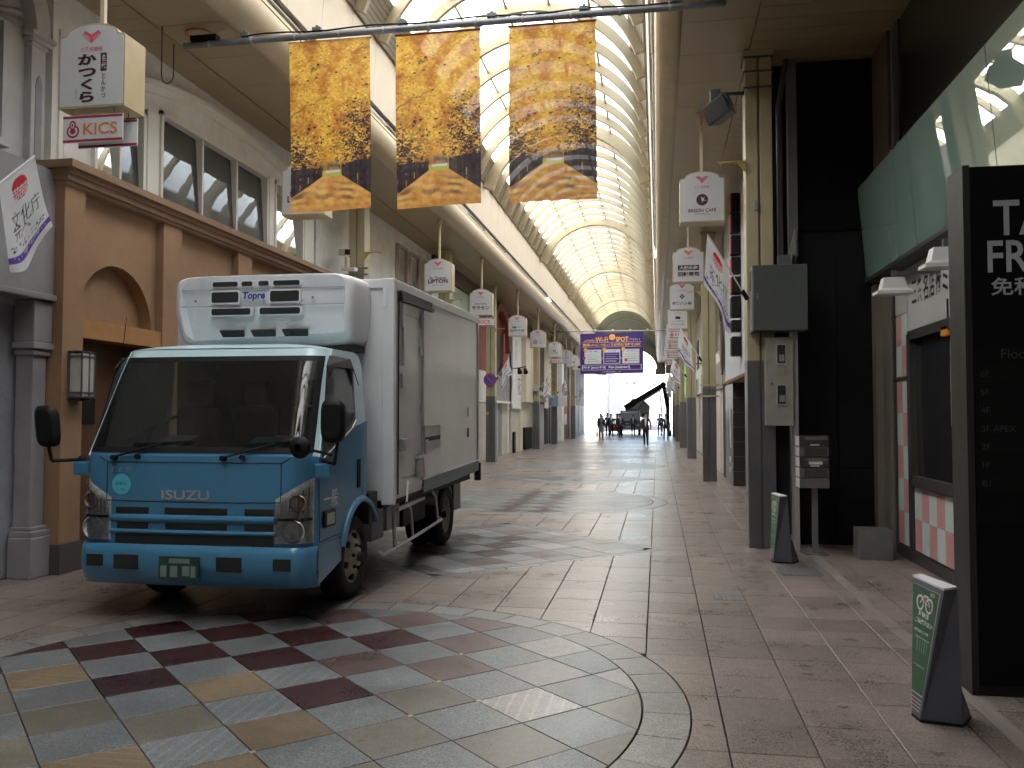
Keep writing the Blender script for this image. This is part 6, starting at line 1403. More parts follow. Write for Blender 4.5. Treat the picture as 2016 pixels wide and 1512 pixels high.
mb = MB(); mb.lathe([(-.02, .036), (0, .034), (.02, .02), (.024, 0.001)], (.70, BYY, 5.875), 'x', 12); mb.build('end_cap', STEEL, t)
for k in range(11):
    x = -5.05+k*.52; mb = MB(); mb.cyl((x-.012, BYY, 5.868), (x+.012, BYY, 5.868), .042, n=12); mb.build('clip', LGREY, t)
for x in (-4.62, -3.75, -2.75, -1.75, -.75, .2):
    mb = MB(); mb.box(x-.05, x+.05, BYY-.03, BYY+.03, 5.92, 5.955); mb.box(x-.015, x+.015, BYY-.015, BYY+.015, 5.89, 5.98); mb.build('socket', DKSTEEL, t)
pt_ = [(-4.62+.25*i, BYY-.01, 5.925+.012*math.sin(i*1.3)) for i in range(20)]; mb = MB(); mb.tube(pt_, .010, 6); mb.build('cable', BLACKM, t)
mb = MB(); mb.box(-5.27, -4.95, BYY-.05, BYY+.05, 5.90, 5.96); mb.build('driver_box', BLACKM, t)
for x in (-5.2, .5): mb = MB(); mb.cyl((x, BYY, 5.9), (x, BYY+.25, 6.1), .003, n=5); mb.build('wire', STEEL, t)
hz = MB(); hz.lathe([(0, .17), (-.012, .17), (-.012, .14), (.01, .14), (.012, .001)], (-5.30, 9.22, 6.095), 'z', 26); tag(hz.build('ceiling_fitting', mat('rusty_orange', (0.42, .17, .03), .5, var=.3, scale=9)), 'round rusty orange ceiling fitting above the pole end', 'fitting')
cb = MB(); cp = [(-5.62, 8.95, 6.1)]+[(-5.62, 8.95, 6.1-.14*i) for i in range(1, 5)]+[(-5.545+.075*math.cos(a), 8.95, 5.52-.10*math.sin(a)) for a in np.linspace(math.pi, 0, 9)[::1] for a in [math.pi-(math.pi-a)]]+[(-5.47, 8.95, 5.52+.09*i) for i in range(1, 5)]
cb.tube(cp, .006, 6); tag(cb.build('slack_cable', BLACKM), 'black cable hanging in a long loop from the soffit', 'cable')
# thin stay wires across the vault
for k, (a, b) in enumerate((((-4.46, 9.4, 6.7), (-.1, 9.2, 6.9)), ((-4.46, 9.7, 6.95), (-.12, 9.6, 6.75)), ((-5.0, 8.9, 6.09), (-4.46, 9.1, 6.62)), ((-5.37, 9, 5.87), (-4.55, 9.25, 6.3)))):
    mb = MB(); mb.cyl(a, b, .0025, n=4); tag(mb.build('stay_wire', STEEL), ['thin stay wire spanning the vault above the pole', 'second thin stay wire spanning the vault', 'short wire tying the soffit to the lamp rail', 'short wire from the pole end to the gutter'][k], 'wire')

# ------------------------------------------------------------------ purple notice banner
WB = Print(200, 124, (.060, .022, .17)); WB.asp = 1.6; GO = (.78, .42, .06); WT = (.72, .72, .78)
WB.text('三条名店街に', .155, .825, .19, .055, GO, .02); WB.text('Wi-Fi', .345, .845, .20, .13, GO, .02); WB.disc(.51, .90, .05, .075, GO); WB.text('FREE', .51, .90, .06, .035, (.5, .25, .02), .02); WB.text('SPOT', .665, .845, .20, .12, GO, .03); WB.text('ができました!', .865, .835, .19, .045, WT)
for yy in (.768, .655): WB.rect(.03, yy, .97, yy+.009, (.70, .50, .55))
WB.text('無線LANにつないでお得な情報をGET', .50, .715, .92, .072, GO, .03)
for k, x0 in enumerate((.07, .37, .67)):
    WB.rect(x0, .25, x0+.265, .60, (.55, .58, .66)); WB.rect(x0+.015, .265, x0+.25, .52, (.62, .66, .68) if k != 1 else (.07, .03, .2)); WB.disc(x0+.015, .595, .03, .05, GO); WB.text(['接続の確認', 'ブラウザで登録', '接続完了'][k], x0+.14, .56, .12, .03, (.1, .1, .15))
    for q in range(4): WB.rect(x0+.035, .47-q*.055, x0+.20+.03*((q*7+k) % 2), .482-q*.055, (.3, .33, .36) if k != 1 else (.6, .55, .7))
    if k < 2: WB.mask((X := WB.X) is not None and (abs(WB.Y-.38) < (x0+.295-WB.X)*1.2) & (WB.X > x0+.272) & (WB.X < x0+.295), GO)
WB.disc(.065, .395, .024, .04, (.6, .05, .05)); WB.disc(.725, .33, .024, .04, (.55, .05, .05))
WB.rect(.03, .09, .97, .10, WT); WB.rect(.03, .215, .97, .225, WT); WB.rect(.03, .09, .036, .225, WT); WB.rect(.964, .09, .97, .225, WT)
WB.text('Wi-Fi [sanjo1010]', .22, .155, .36, .075, WT, .03); WB.text('Pass [sanjotori]', .62, .155, .33, .075, WT, .03); WB.text('三条名店街商店街振興組合', .50, .045, .30, .032, (.45, .42, .6))
t = thing('notice_banner', 'purple printed wireless-internet notice banner hung across the far arcade', 'banner', (-2.36, 45, 5.9))
def fnw(u, v): return (-4.0+3.28*u+2.36, .03*math.sin(u*9+v*2)+.02*math.sin(v*7), 3.80+2.12*v-.03*(1-u)-5.9)
o = bpy.data.objects.new('cloth', WB.mesh('cloth', print_mat('notice_cloth', .2), fnw)); col.objects.link(o); o.parent = t
t = thing('notice_pole', 'thin pale pole spanning the far arcade above the purple banner', 'pole', (-2.3, 45.02, 6.02)); mb = MB(); mb.cyl((-5.5, 45.02, 6.03), (.42, 45.02, 6.0), .03, n=8); mb.build('pipe', LGREY, t)
for k in range(7): x = -5.0+k*.9; mb = MB(); mb.box(x-.05, x+.05, 44.99, 45.05, 6.04, 6.11); mb.build('socket', W_, t)
for x in (-3.9, -2.4, -.8): mb = MB(); mb.cyl((x, 45.02, 5.92), (x, 45.02, 6.03), .008, n=5); mb.build('tie', LGREY, t)

# ------------------------------------------------------------------ fittings on the columns
t = thing('pa_speaker', 'black loudspeaker tilted down on an arm from the near pillar', 'speaker', (.78, 10.66, 5.3))
rm = Matrix.Rotation(R(-32), 3, 'Z') @ Matrix.Rotation(R(-24), 3, 'Y') @ Matrix.Rotation(R(10), 3, 'X')
def spk(mb, x0, x1, y0, y1, z0, z1, tp=1.0):
    v = [(x, y, z) for z in (z0, z1) for y in (y0, y1) for x in (x0, x1)]
    v = [(x*(tp if y > 0 else 1), y, z*(tp if y > 0 else 1)) for x, y, z in v]; v = [Vector((.77, 10.66, 5.32))+rm @ Vector(p) for p in v]
    mb.add(v, [(0, 2, 3, 1), (4, 5, 7, 6), (0, 1, 5, 4), (2, 6, 7, 3), (0, 4, 6, 2), (1, 3, 7, 5)])
mb = MB(); spk(mb, -.16, .16, -.13, .16, -.12, .12, .78); mb.build('cabinet', mat('speaker_black', (0.03, .033, .036), .5), t, bevel=.01); mb = MB(); spk(mb, -.145, .145, -.14, -.13, -.105, .105); mb.build('grille', mat('grille_black', (0.015, .016, .017), .6, bump=.01, bscale=90), t)
mb = MB(); spk(mb, -.17, -.16, -.05, .05, -.02, .14); spk(mb, .16, .17, -.05, .05, -.02, .14); spk(mb, -.17, .17, -.05, .05, .14, .15); mb.build('yoke', DKSTEEL, t)
mb = MB(); mb.cyl((.72, 10.72, 5.56), (1.09, 10.86, 5.60), .022); mb.box(.66, .78, 10.66, 10.78, 5.46, 5.60); mb.build('arm', DKSTEEL, t)
for z in (5.62, 5.82, 6.0): mb = MB(); mb.box(1.065, 1.415, 10.745, 11.095, z, z+.02); tag(mb.build('strap_band', DKSTEEL), 'dark metal strap round the near pillar, '+{5.62: 'the lowest of three', 5.82: 'the middle of three', 6.0: 'the topmost of three'}[z], 'strap')
def bracket(x, y, z, s_, lab):
    t = thing('gold_bracket', lab, 'bracket', (x, y, z), group='gold ornament brackets on the pillars')
    mb = MB(); mb.box(*sorted((x, x+s_*.34)), y-.02, y+.02, z, z+.018); mb.build('shelf', GOLD, t); mb = MB(); mb.prism([(x, z), (x+s_*.11, z), (x, z-.13)], 'y', y-.01, y+.01); mb.build('gusset', GOLD, t)
    for q in (.12, .30): mb = MB(); mb.cyl((x+s_*q, y, z), (x+s_*q, y, z-.02), .012, n=8); mb.build('bolt', GOLD, t)
bracket(1.08, 10.74, 4.70, -1, 'gold shelf bracket on the near pillar above the café sign'); bracket(-5.54, 15.7, 4.72, 1, 'gold shelf bracket on the pillar with the security camera'); bracket(-5.54, 22.55, 4.72, 1, 'gold shelf bracket behind the katakana sign'); bracket(1.08, 21.4, 4.62, -1, 'gold shelf bracket by the sweet-shop sign'); bracket(-5.54, 29.15, 4.6, 1, 'gold shelf bracket in front of the terracotta arch')
tag(MB().box(1.17, 1.225, 10.72, 10.76, 4.10, 4.22).build('sensor_box', GREY, bevel=.008), 'small grey sensor box on the near pillar', 'sensor')
t = thing('security_camera', 'cream security camera clamped to the pillar beside the brown shop', 'camera', (-5.75, 15.5, 4.45))
mb = MB(); mb.obox((-5.95, 15.55, 4.72), (-5.72, 15.25, 4.66), .12, .12); mb.build('housing', CREAM, t, bevel=.01); mb = MB(); mb.obox((-5.72, 15.25, 4.665), (-5.71, 15.235, 4.66), .10, .10); mb.build('lens_plate', BLACKM, t); mb = MB(); mb.box(-5.85, -5.80, 15.45, 15.6, 4.40, 4.62); mb.build('stand', CREAM, t)
for z in (4.28, 4.40): mb = MB(); mb.box(-5.95, -5.45, 15.62, 15.66, z, z+.035); mb.build('clamp_rail', STEEL, t)
mb = MB(); mb.obox((-5.9, 15.5, 4.38), (-5.6, 15.4, 4.36), .10, .07); mb.build('lamp_head', W_, t, bevel=.01)
t = thing('no_parking_sign', 'round blue and red no-parking sign on the pillar behind the truck', 'road sign', (-5.7, 29.05, 2.83))
mb = MB(); mb.lathe([(0, .001), (0, .225), (.02, .225)], (-5.70, 29.03, 2.83), 'y', 32, smooth=False); mb.build('plate', mat('sign_red', (0.45, .03, .05), .4), t)
mb = MB(); mb.lathe([(0, .001), (0, .175), (.004, .175)], (-5.70, 29.024, 2.83), 'y', 32, smooth=False); mb.build('blue_disc', mat('sign_blue', (0.02, .08, .42), .4), t)
mb = MB(); mb.add([(-5.70+a, 29.018, 2.83+b) for a, b in ((-.145, .105), (-.105, .145), (.145, -.105), (.105, -.145))], [(0, 1, 2, 3)]); mb.build('red_bar', MATS['sign_red'], t)
mb = MB(); mb.box(-5.86, -5.76, 29.10, 29.125, 1.62, 1.72); tag(mb.build('yellow_label', mat('yellow_label', (0.7, .38, .02), .5)), 'small yellow label on the sleeve of the no-parking pillar', 'label')
mb = MB(); mb.box(-5.80, -5.58, 40.1, 40.32, 2.75, 3.05); tag(mb.build('meter_box', mat('blue_meter', (0.35, .37, .40), .5)), 'grey-blue meter box on a far pillar', 'box')
t = thing('ladder_rungs', 'thin ladder rungs fixed up the laddered pillar', 'ladder', (-5.45, 47.6, 2.2))
for k in range(9): mb = MB(); mb.cyl((-5.95, 47.6, 2.2+k*.35), (-5.42, 47.6, 2.2+k*.35), .012, n=6); mb.build('rung', BEIGE, t)
for k, z in enumerate((3.32, 3.05)): tag(MB().box(1.02, 1.46, 21.34, 21.36, z-1.0, z-.96).build('clamp_band', BEIGE), 'beige clamp band round the second pillar, '+('upper' if k == 0 else 'lower')+' of two', 'clamp')
t = thing('spotlight_pair', 'pair of black spotlights on an arm at the white fabric-panel shop', 'lamp', (-5.9, 35.0, 3.55))
mb = MB(); mb.cyl((-6.1, 35, 3.5), (-5.3, 34.7, 3.6), .02, n=6); mb.build('arm', BLACKM, t)
for x in (-5.6, -5.35): mb = MB(); mb.cyl((x, 34.75, 3.5), (x+.05, 34.6, 3.35), .07, .10, 10); mb.build('head', BLACKM, t)
for (x, y, l) in ((-5.4, 47.0, 'small white road cloth notice hung by the maroon shop'),):
    t = thing('cloth_notice', l, 'notice', (x, y, 2.3)); mb = MB(); mb.box(x, x+.5, y, y+.01, 2.1, 2.7); mb.build('cloth', W_, t); mb = MB(); mb.box(x-.55, x-.02, y+.2, y+.21, 2.1, 2.7); mb.build('blue_cloth', mat('pale_blue_cloth', (0.30, .36, .5), .7), t)

# ------------------------------------------------------------------ crane truck at the bright end
t = thing('crane_truck', 'dark front of a boom truck standing at the bright end of the arcade', 'truck', (-2.25, 72, 0))
CX, CY = -2.25, 71.0
DKB = mat('dark_truck_paint', (0.07, .095, .14), .3, coat=.4); CRM = mat('cream_hopper', (0.40, .37, .30), .6)
mb = MB(); mb.rings([[(CX-.85, CY, z0), (CX+.85, CY, z0), (CX+.85, CY+1.7, z0), (CX-.85, CY+1.7, z0)] for z0 in (.45, 1.15)]+[[(CX-.78, CY+.28, 2.0), (CX+.78, CY+.28, 2.0), (CX+.78, CY+1.7, 2.0), (CX-.78, CY+1.7, 2.0)]], smooth=False); mb.build('cab', DKB, t, bevel=.05)
mb = MB(); mb.add([(CX-.72, CY+.035, 1.2), (CX+.72, CY+.035, 1.2), (CX+.66, CY+.25, 1.92), (CX-.66, CY+.25, 1.92)], [(0, 1, 2, 3)]); mb.build('windscreen', glass_dark('far_screen', (0.20, .30, .40), .12), t)
for z0, z1, m_ in ((.92, 1.0, CHROME), (.75, .85, CHROME), (.45, .62, GREY), (.62, .72, W_)): mb = MB(); mb.box(CX-.35*(z0 != .45)-.8*(z0 == .45), CX+.35*(z0 != .45)+.8*(z0 == .45), CY-.04, CY, z0, z1-.01); mb.build('grille_bar', m_, t)
for s_ in (-1, 1):
    mb = MB(); mb.box(CX+s_*.62-.16, CX+s_*.62+.16, CY-.02, CY+.02, .70, .92); mb.build('headlight', mat('far_lamp', (0.5, .5, .5), .2, .3), t)
    w_ = MB(); w_.lathe([(0, .2), (s_*.02, .33), (-s_*.03, .36), (-s_*.2, .36), (-s_*.2, .2)], (CX+s_*.84, CY+.8, .36), 'x', 20); wo2 = w_.build('tyre', RUBBER, t); mb = MB(); mb.lathe([(0, .22), (s_*.01, .1), (s_*.01, .001)], (CX+s_*.84, CY+.8, .36), 'x', 16); mb.build('rim', SILV, wo2)
    mb = MB(); mb.cyl((CX+s_*.8, CY+.2, 1.5), (CX+s_*1.05, CY+.1, 1.5), .015); mb.box(CX+s_*1.05-.09, CX+s_*1.05+.09, CY+.05, CY+.1, 1.4, 1.75); mb.build('mirror', BLACKM, t)
mb = MB(); mb.prism([(CX-.5, 2.05), (CX+1.5, 1.2), (CX+1.6, 2.4), (CX+.9, 3.1), (CX+.1, 3.0)], 'y', CY+1.9, CY+4.0); mb.build('hopper', CRM, t, bevel=.06)
mb = MB(); mb.add([(CX-.05, CY+1.88, 2.15), (CX+.35, CY+1.88, 2.45), (CX+.75, CY+1.88, 2.9), (CX+1.15, CY+1.88, 2.9), (CX+.5, CY+1.88, 2.1)], [(0, 1, 2, 3, 4)]); mb.build('white_marking', W_, t)
mb = MB(); mb.box(CX-.8, CX+1.0, CY+1.75, CY+5.5, .5, 1.2); mb.build('bed', BLACKM, t)
bm_ = MB(); bm_.obox((CX-.25, CY+1.2, 2.35), (CX+2.75, CY+1.2, 4.15), .30, .42); bm_.obox((CX-.45, CY+1.2, 2.2), (CX+.3, CY+1.2, 2.65), .45, .5); bm = bm_.build('boom', BLACKM, t, bevel=.03)
mb = MB(); mb.obox((CX+1.1, CY+1.0, 2.85), (CX+2.55, CY+1.0, 3.75), .06, .12); mb.build('boom_cylinder', CHROME, bm); mb = MB(); mb.obox((CX+2.72, CY+1.2, 4.25), (CX+3.05, CY+1.2, 2.3), .26, .32); mb.obox((CX+3.05, CY+1.2, 2.35), (CX+3.05, CY+1.2, 1.2), .20, .26); mb.cyl((CX+2.72, CY+1.0, 4.15), (CX+2.72, CY+1.4, 4.15), .24); mb.build('boom_arm', BLACKM, bm, bevel=.02)
mb = MB(); mb.obox((CX+2.4, CY+1.1, 3.9), (CX+2.6, CY+1.1, 1.6), .09, .09); mb.build('hose', mat('blue_hose', (0.10, .25, .45), .5), bm)
t = thing('small_red_van', 'small red vehicle half hidden behind the walking group', 'car', (-3.4, 72.5, 0)); mb = MB(); mb.rings([[(-4.05, 72.3, z), (-3.0, 72.3, z), (-3.0, 74.5, z), (-4.05, 74.5, z)] for z in (.3, .85)]+[[(-3.9, 72.8, 1.35), (-3.15, 72.8, 1.35), (-3.15, 74.4, 1.35), (-3.9, 74.4, 1.35)]], smooth=False); mb.build('body', mat('red_car', (0.35, .02, .02), .3), t, bevel=.04)
for x in (-3.95, -3.1): mb = MB(); mb.lathe([(0, .14), (.01, .28), (.14, .28), (.14, .14)], (x-.07, 72.75, .28), 'x', 16); mb.build('tyre', RUBBER, t)
mb = MB(); mb.add([(-3.98, 72.33, .9), (-3.08, 72.33, .9), (-3.18, 72.78, 1.32), (-3.88, 72.78, 1.32)], [(0, 1, 2, 3)]); mb.build('windscreen', MATS['far_screen'], t)

# ------------------------------------------------------------------ people
SKIN = mat('skin', (0.42, .25, .17), .6, var=.05); HAIR = mat('black_hair', (0.012, .010, .009), .6, var=.2)
def skin_mesh(name, V, E_, rad, root=0, sub=1):
    me = bpy.data.meshes.new(name); me.from_pydata(V, E_, [])
    o = bpy.data.objects.new(name, me); col.objects.link(o)
    md = o.modifiers.new('skin', 'SKIN'); md.use_smooth_shade = True
    if not me.skin_vertices: pass
    sv = me.skin_vertices[0].data if me.skin_vertices else None
    if sv is None:
        bm = bmesh.new(); bm.from_mesh(me); bm.verts.layers.skin.verify(); bm.to_mesh(me); bm.free(); sv = me.skin_vertices[0].data
    for k, q in enumerate(sv): q.radius = rad[k] if isinstance(rad[k], tuple) else (rad[k], rad[k]); q.use_root = (k == root)
    ss = o.modifiers.new('sub', 'SUBSURF'); ss.levels = sub; ss.render_levels = sub
    dg = bpy.context.evaluated_depsgraph_get(); dg.update()
    out = bpy.data.meshes.new_from_object(o.evaluated_get(dg)); bpy.data.objects.remove(o)
    return out
def person(label, x, y, h, face, stride, top, legs, shirt=None, skirt=False, bag=None, hair_long=False, lean=0.0, seed=0, tie=False):
    """face: rotation about z, 0 looks towards the camera"""
    t = thing('person', label, 'person', (x, y, 0), face, group=None)
    k = h/1.72; rs = random.Random(seed); st = stride
    J = {}
    def j(n, *p): J[n] = (p[0]*k, p[1]*k, p[2]*k)
    j('pelvis', 0, 0, .95); j('waist', 0, -.01+lean*.2, 1.08); j('chest', 0, -.02+lean*.5, 1.28); j('neck', 0, -.01+lean, 1.45); j('head0', 0, -.03+lean, 1.55); j('head1', 0, -.035+lean, 1.66)
    for s_, n in ((-1, 'l'), (1, 'r')):
        q = st*s_
        j('hip'+n, .09*s_, 0, .90); j('knee'+n, .10*s_, -.22*q-.03, .50+.02*abs(q)); j('ank'+n, .10*s_, -.34*q+.05*abs(q), .09+.05*max(0, -q)); j('toe'+n, .115*s_, -.34*q-.16+.05*abs(q), .045)
        j('sho'+n, .17*s_, -.01+lean*.9, 1.40); j('elb'+n, .235*s_, .14*q+lean*.6+.02, 1.13); j('wri'+n, .245*s_, .20*q-.08+lean*.4, .90); j('han'+n, .24*s_, .20*q-.11+lean*.4, .82)
    names = list(J); V = [J[n] for n in names]; ix = {n: i for i, n in enumerate(names)}
    ed = [('pelvis', 'waist'), ('waist', 'chest'), ('chest', 'neck'), ('neck', 'head0'), ('head0', 'head1')]
    for n in 'lr': ed += [('pelvis', 'hip'+n), ('hip'+n, 'knee'+n), ('knee'+n, 'ank'+n), ('ank'+n, 'toe'+n), ('chest', 'sho'+n), ('sho'+n, 'elb'+n), ('elb'+n, 'wri'+n), ('wri'+n, 'han'+n)]
    rad = {'pelvis': (.135, .10), 'waist': (.135, .095), 'chest': (.155, .11), 'neck': (.055, .055), 'head0': (.075, .085), 'head1': (.075, .09)}
    for n in 'lr': rad.update({'hip'+n: .088, 'knee'+n: .062, 'ank'+n: .048, 'toe'+n: .038, 'sho'+n: .062, 'elb'+n: .05, 'wri'+n: .036, 'han'+n: (.042, .026)})
    rl = [tuple(np.array(rad[n] if isinstance(rad[n], tuple) else (rad[n], rad[n]))*k) for n in names]
    me = skin_mesh('body', V, [(ix[a], ix[b]) for a, b in ed], rl, ix['pelvis'], 2)
    mats_ = [SKIN, top, legs, shirt or top, BLACKM]
    for q in mats_: me.materials.append(q)
    for p in me.polygons:
        c = p.center/k; m_ = 1
        if c.z > 1.465: m_ = 0
        elif c.z < .10: m_ = 4
        elif abs(c.x) > .185 and c.z < .90: m_ = 0
        elif c.z < .93 and abs(c.x) < .2: m_ = 2 if not skirt or c.z > .55 else 0
        elif abs(c.x) < .055 and p.normal.y < -.3 and c.z > 1.0 and shirt: m_ = 3
        p.material_index = m_
    o = bpy.data.objects.new('body', me); col.objects.link(o); o.parent = t
    hb = MB(); n = 14; hc = Vector(J['head1'])+Vector((0, .012*k, .01*k)); rg = []
    for a, r in ((-.30, .096), (0, .101), (.35, .094), (.75, .07), (1.2, .035), (1.5, .004)): rg.append([(hc.x+r*k*math.cos(6.283*i/n)*.92, hc.y+r*k*math.sin(6.283*i/n)*1.05+.018*k*(a < .2), hc.z+.105*k*math.sin(a)+(.025*k if a < .2 and math.sin(6.283*i/n) < -.2 else 0)-(.10*k if hair_long and a < -.1 and math.sin(6.283*i/n) > -.2 else 0)) for i in range(n)])
    hb.rings(rg, caps=False); hb.build('hair', HAIR, t, local=True)
    fz = J['head0'][2]+.055*k; fyv = J['head1'][1]-.105*k
    mb = MB()
    for s_ in (-1, 1): mb.add([(s_*.032*k-.013*k, fyv+.012*k, fz), (s_*.032*k+.013*k, fyv+.012*k, fz), (s_*.032*k+.011*k, fyv+.010*k, fz+.012*k), (s_*.032*k-.011*k, fyv+.010*k, fz+.012*k)], [(0, 1, 2, 3)])
    mb.build('eyes', HAIR, t, local=True)
    mb = MB(); mb.rings([[(-.012*k, fyv+.02*k, fz-.045*k), (.012*k, fyv+.02*k, fz-.045*k), (0, fyv-.012*k, fz-.040*k)], [(-.006*k, fyv+.02*k, fz), (.006*k, fyv+.02*k, fz), (0, fyv+.004*k, fz)]]); mb.build('nose', SKIN, t, local=True)
    # hands: fingers and thumb
    for s_, n in ((-1, 'l'), (1, 'r')):
        hx, hy, hz_ = J['han'+n]; mb = MB()
        for q in range(4): mb.cyl((hx, hy+(-.024+.016*q)*k, hz_-.01*k), (hx-s_*.012*k, hy+(-.026+.016*q)*k, hz_-(.065+.012*(q in (1, 2)))*k), .0085*k, .006*k, 6)
        mb.cyl((hx, hy-.03*k, hz_+.015*k), (hx-s_*.01*k, hy-.052*k, hz_-.03*k), .010*k, .007*k, 6); mb.build('hand', SKIN, t, local=True)
    if tie: mb = MB(); mb.add([(-.02*k, J['chest'][1]-.125*k, 1.40*k), (.02*k, J['chest'][1]-.125*k, 1.40*k), (.03*k, J['waist'][1]-.125*k, 1.08*k), (-.03*k, J['waist'][1]-.125*k, 1.08*k)], [(0, 1, 2, 3)]); mb.build('tie', mat('tie_dark', (0.05, .05, .08), .6), t, local=True)
    # jacket skirt: open flare below the waist
    mb = MB(); n = 16; rg = []
    for z, rx, ry in ((1.10, .150, .108), (.98, .160, .120), (.84 if not skirt else .58, .178 if not skirt else .18, .135)): rg.append([(rx*k*math.cos(-1.25+5.64*i/(n-1)+0)*1.0, ry*k*math.sin(-1.25+5.64*i/(n-1)) if False else ry*k*math.sin(-math.pi/2+.12+(2*math.pi-.24)*i/(n-1)), z*k) for i in range(n)])
    rg = [[((.150, .160, .178)[q]*k*math.cos(-math.pi/2+.12+(2*math.pi-.24)*i/(n-1)), (.112, .122, .135)[q]*k*math.sin(-math.pi/2+.12+(2*math.pi-.24)*i/(n-1)), (1.10, .98, .84 if not skirt else .60)[q]*k) for i in range(n)] for q in range(3)]
    mb.rings(rg, closed=False, caps=False); mb.build('coat_hem' if not skirt else 'skirt', top if not skirt else legs, t, local=True)
    return t, J
def fab(n, c): return mat(n, c, .85, var=.12, scale=20)
DKSUIT, NAVY, BRN, CHAR, GRYF, BLKF = fab('dark_suit', (0.018, .018, .019)), fab('navy_coat', (0.014, .018, .035)), fab('brown_jacket', (0.04, .03, .024)), fab('charcoal_cloth', (0.03, .031, .034)), fab('grey_dress', (0.16, .165, .19)), fab('black_cloth', (0.009, .009, .010))
SHIRT = fab('white_shirt', (0.62, .63, .65)); JEAN = fab('blue_jeans', (0.05, .09, .16))
person('man in a dark open jacket and white shirt walking ahead of everyone', -.62, 45.7, 1.74, R(-4), .75, BRN, BLKF, SHIRT, seed=1)
pr_, J_ = person('person in navy coat and jeans carrying a black bag by the pillars', .50, 55.0, 1.66, R(6), .55, NAVY, JEAN, SHIRT, seed=2)
bg_ = MB(); bx_, by_ = .50+.245, 55.0-.12; bg_.rings([[(bx_-.09, by_-.20, z), (bx_+.09, by_-.20, z), (bx_+.09, by_+.2, z), (bx_-.09, by_+.2, z)] for z in (.30, .36, .60)]+[[(bx_-.05, by_-.16, .68), (bx_+.05, by_-.16, .68), (bx_+.05, by_+.16, .68), (bx_-.05, by_+.16, .68)]], smooth=False); bg_.tube([(bx_, by_-.1, .67), (bx_, by_-.06, .80), (bx_, by_+.06, .80), (bx_, by_+.1, .67)], .012, 6)
tag(bg_.build('shopping_bag', BLKF, bevel=.02), 'black holdall in the hand of the person in jeans', 'bag')
person('woman in a grey dress and dark cardigan walking by the far shutters', -3.55, 55.0, 1.60, R(5), .45, BLKF, GRYF, GRYF, skirt=True, hair_long=True, seed=3)
tag(MB().box(-3.86, -3.78, 54.75, 55.05, .25, .75).build('tote_bag', fab('olive_bag', (0.06, .06, .04)), bevel=.03), 'dark olive tote bag carried by the woman in grey', 'bag')
grp = [(-4.05, 62.0, 1.72, DKSUIT, 'man in dark suit at the shop-side end of the walking group'), (-3.35, 62.8, 1.68, NAVY, 'man in navy suit second from the shop side in the walking group'), (-2.62, 61.5, 1.70, CHAR, 'man in charcoal suit with pale shirt leading the walking group'), (-3.75, 65.5, 1.74, BLKF, 'taller man at the back of the walking group'), (-1.85, 66.0, 1.66, CHAR, 'person with folded arms in front of the boom truck cab'), (-.95, 64.0, 1.66, BLKF, 'person walking just behind the man in the open jacket'), (-4.35, 66.5, 1.70, CHAR, 'person in charcoal nearest the shutters behind the walking group'), (-2.95, 67.0, 1.71, DKSUIT, 'man in dark suit between the group leader and the boom truck'), (.15, 68.0, 1.69, NAVY, 'person in navy standing under the hanging boom arm')]
for k, (x, y, h, m_, lab) in enumerate(grp): person(lab, x, y, h, R(random.uniform(-10, 10)), random.choice((-.5, .5, .35)), m_, BLKF, SHIRT, seed=10+k, tie=True)
person('passer-by in a pale top standing out in the sunlight', .35, 79.5, 1.68, R(160), .3, SHIRT, JEAN, None, seed=30)

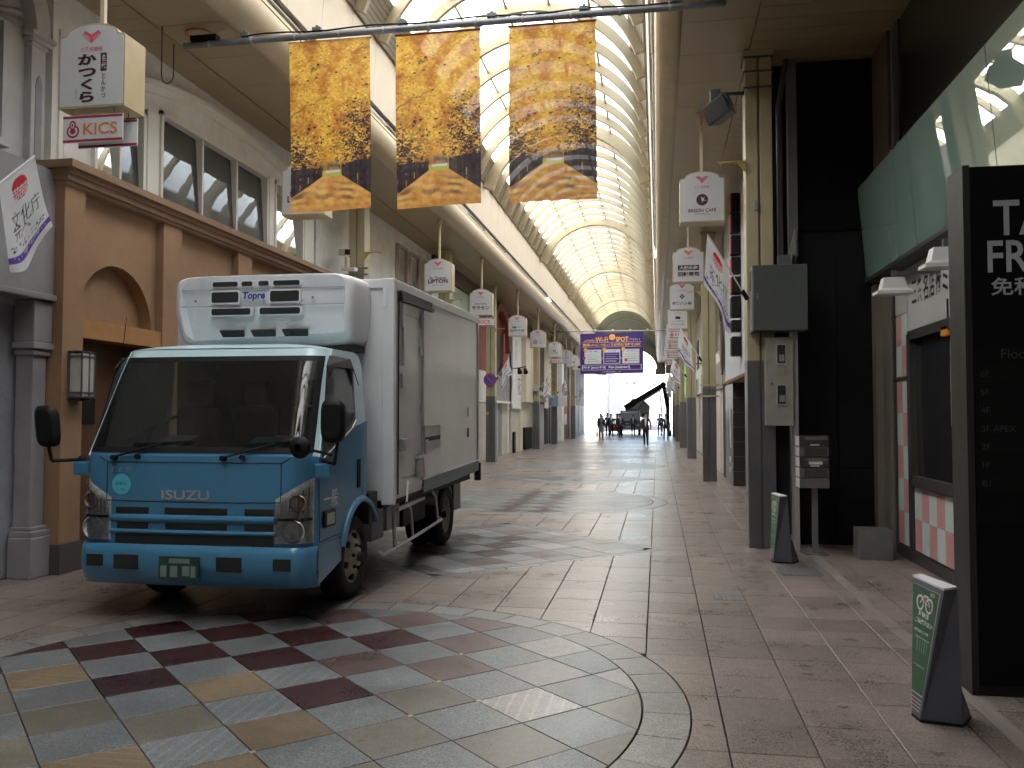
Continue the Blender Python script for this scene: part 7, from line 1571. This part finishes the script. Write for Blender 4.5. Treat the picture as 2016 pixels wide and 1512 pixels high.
# ------------------------------------------------------------------ beyond the arcade
FARM = [mat('far_cream', (0.55, .52, .46), .8), mat('far_white', (0.66, .66, .64), .8), mat('far_grey', (0.42, .43, .44), .8), mat('far_tan', (0.46, .38, .30), .8)]
fb = [(-16, -5.8, 92, 104, 11, 0, 'cream block at the crossing on the shop side'), (-15, -5.6, 105, 121, 14, 1, 'white block behind the cream corner block'), (2.6, 13, 92, 103, 12, 2, 'grey block at the crossing on the pillar side'), (2.5, 12, 104, 122, 9, 3, 'tan block behind the grey corner block'), (-14, -5.9, 122, 150, 10, 2, 'grey terrace furthest down the shop side'), (2.7, 13, 123, 150, 13, 1, 'pale tower furthest down the pillar side')]
for x0, x1, y0, y1, h, m_, lab in fb:
    t = thing('far_building', lab+', bleached by the sun', 'building', ((x0+x1)/2, (y0+y1)/2, 0), group='sunlit buildings past the arcade')
    mb = MB(); mb.box(x0, x1, y0, y1, -.12, h); mb.build('wall', FARM[m_], t); mb = MB(); mb.box(x0-.2, x1+.2, y0-.2, y1+.2, h, h+.35); mb.build('roof_edge', FARM[(m_+1) % 4], t)
    inner = x1 if x0 < -5 else x0; sg = 1 if x0 < -5 else -1
    for fl in range(int(h//3)):
        for k in range(int((y1-y0)//3)): mb = MB(); yy = y0+.8+k*3; mb.box(*sorted((inner, inner+sg*.05)), yy, yy+1.5, .9+fl*3, 2.3+fl*3); mb.build('window', GLASS, t)
        for k in range(3): mb = MB(); xx = x0+1+k*(x1-x0-2)/3; mb.box(xx, xx+1.6, y0-.04, y0, .9+fl*3, 2.3+fl*3); mb.build('window', GLASS, t)
t = thing('traffic_signal', 'pale traffic signal on an arm over the sunny crossing', 'traffic light', (-4.4, 86, -.12)); mb = MB(); mb.cyl((-4.6, 86, -.12), (-4.6, 86, 5.2), .07, n=10); mb.cyl((-4.6, 86, 4.6), (-2.2, 86, 4.9), .05, n=8); mb.build('post', LGREY, t)
mb = MB(); mb.box(-3.2, -2.1, 85.8, 86.0, 4.65, 5.0); hd = mb.build('signal_head', mat('signal_grey', (0.3, .36, .38), .5), t, bevel=.03)
for k, c_ in enumerate(((.05, .3, .3), (.3, .25, .05), (.35, .03, .03))): mb = MB(); mb.cyl((-3.0+k*.35, 85.8, 4.82), (-3.0+k*.35, 85.77, 4.82), .12, n=14); mb.build('lens', mat('signal_lens_%s' % 'abc'[k], c_, .3), hd)
t = thing('spiral_pole', 'blue and white spiral striped pole at the exit', 'pole', (.9, 74.5, 0))
for k in range(14): mb = MB(); mb.cyl((.9, 74.5, k*.26), (.9, 74.5, k*.26+.26), .10, n=10); mb.build('band', mat('spiral_blue', (0.03, .10, .35), .4) if k % 2 else W_, t)
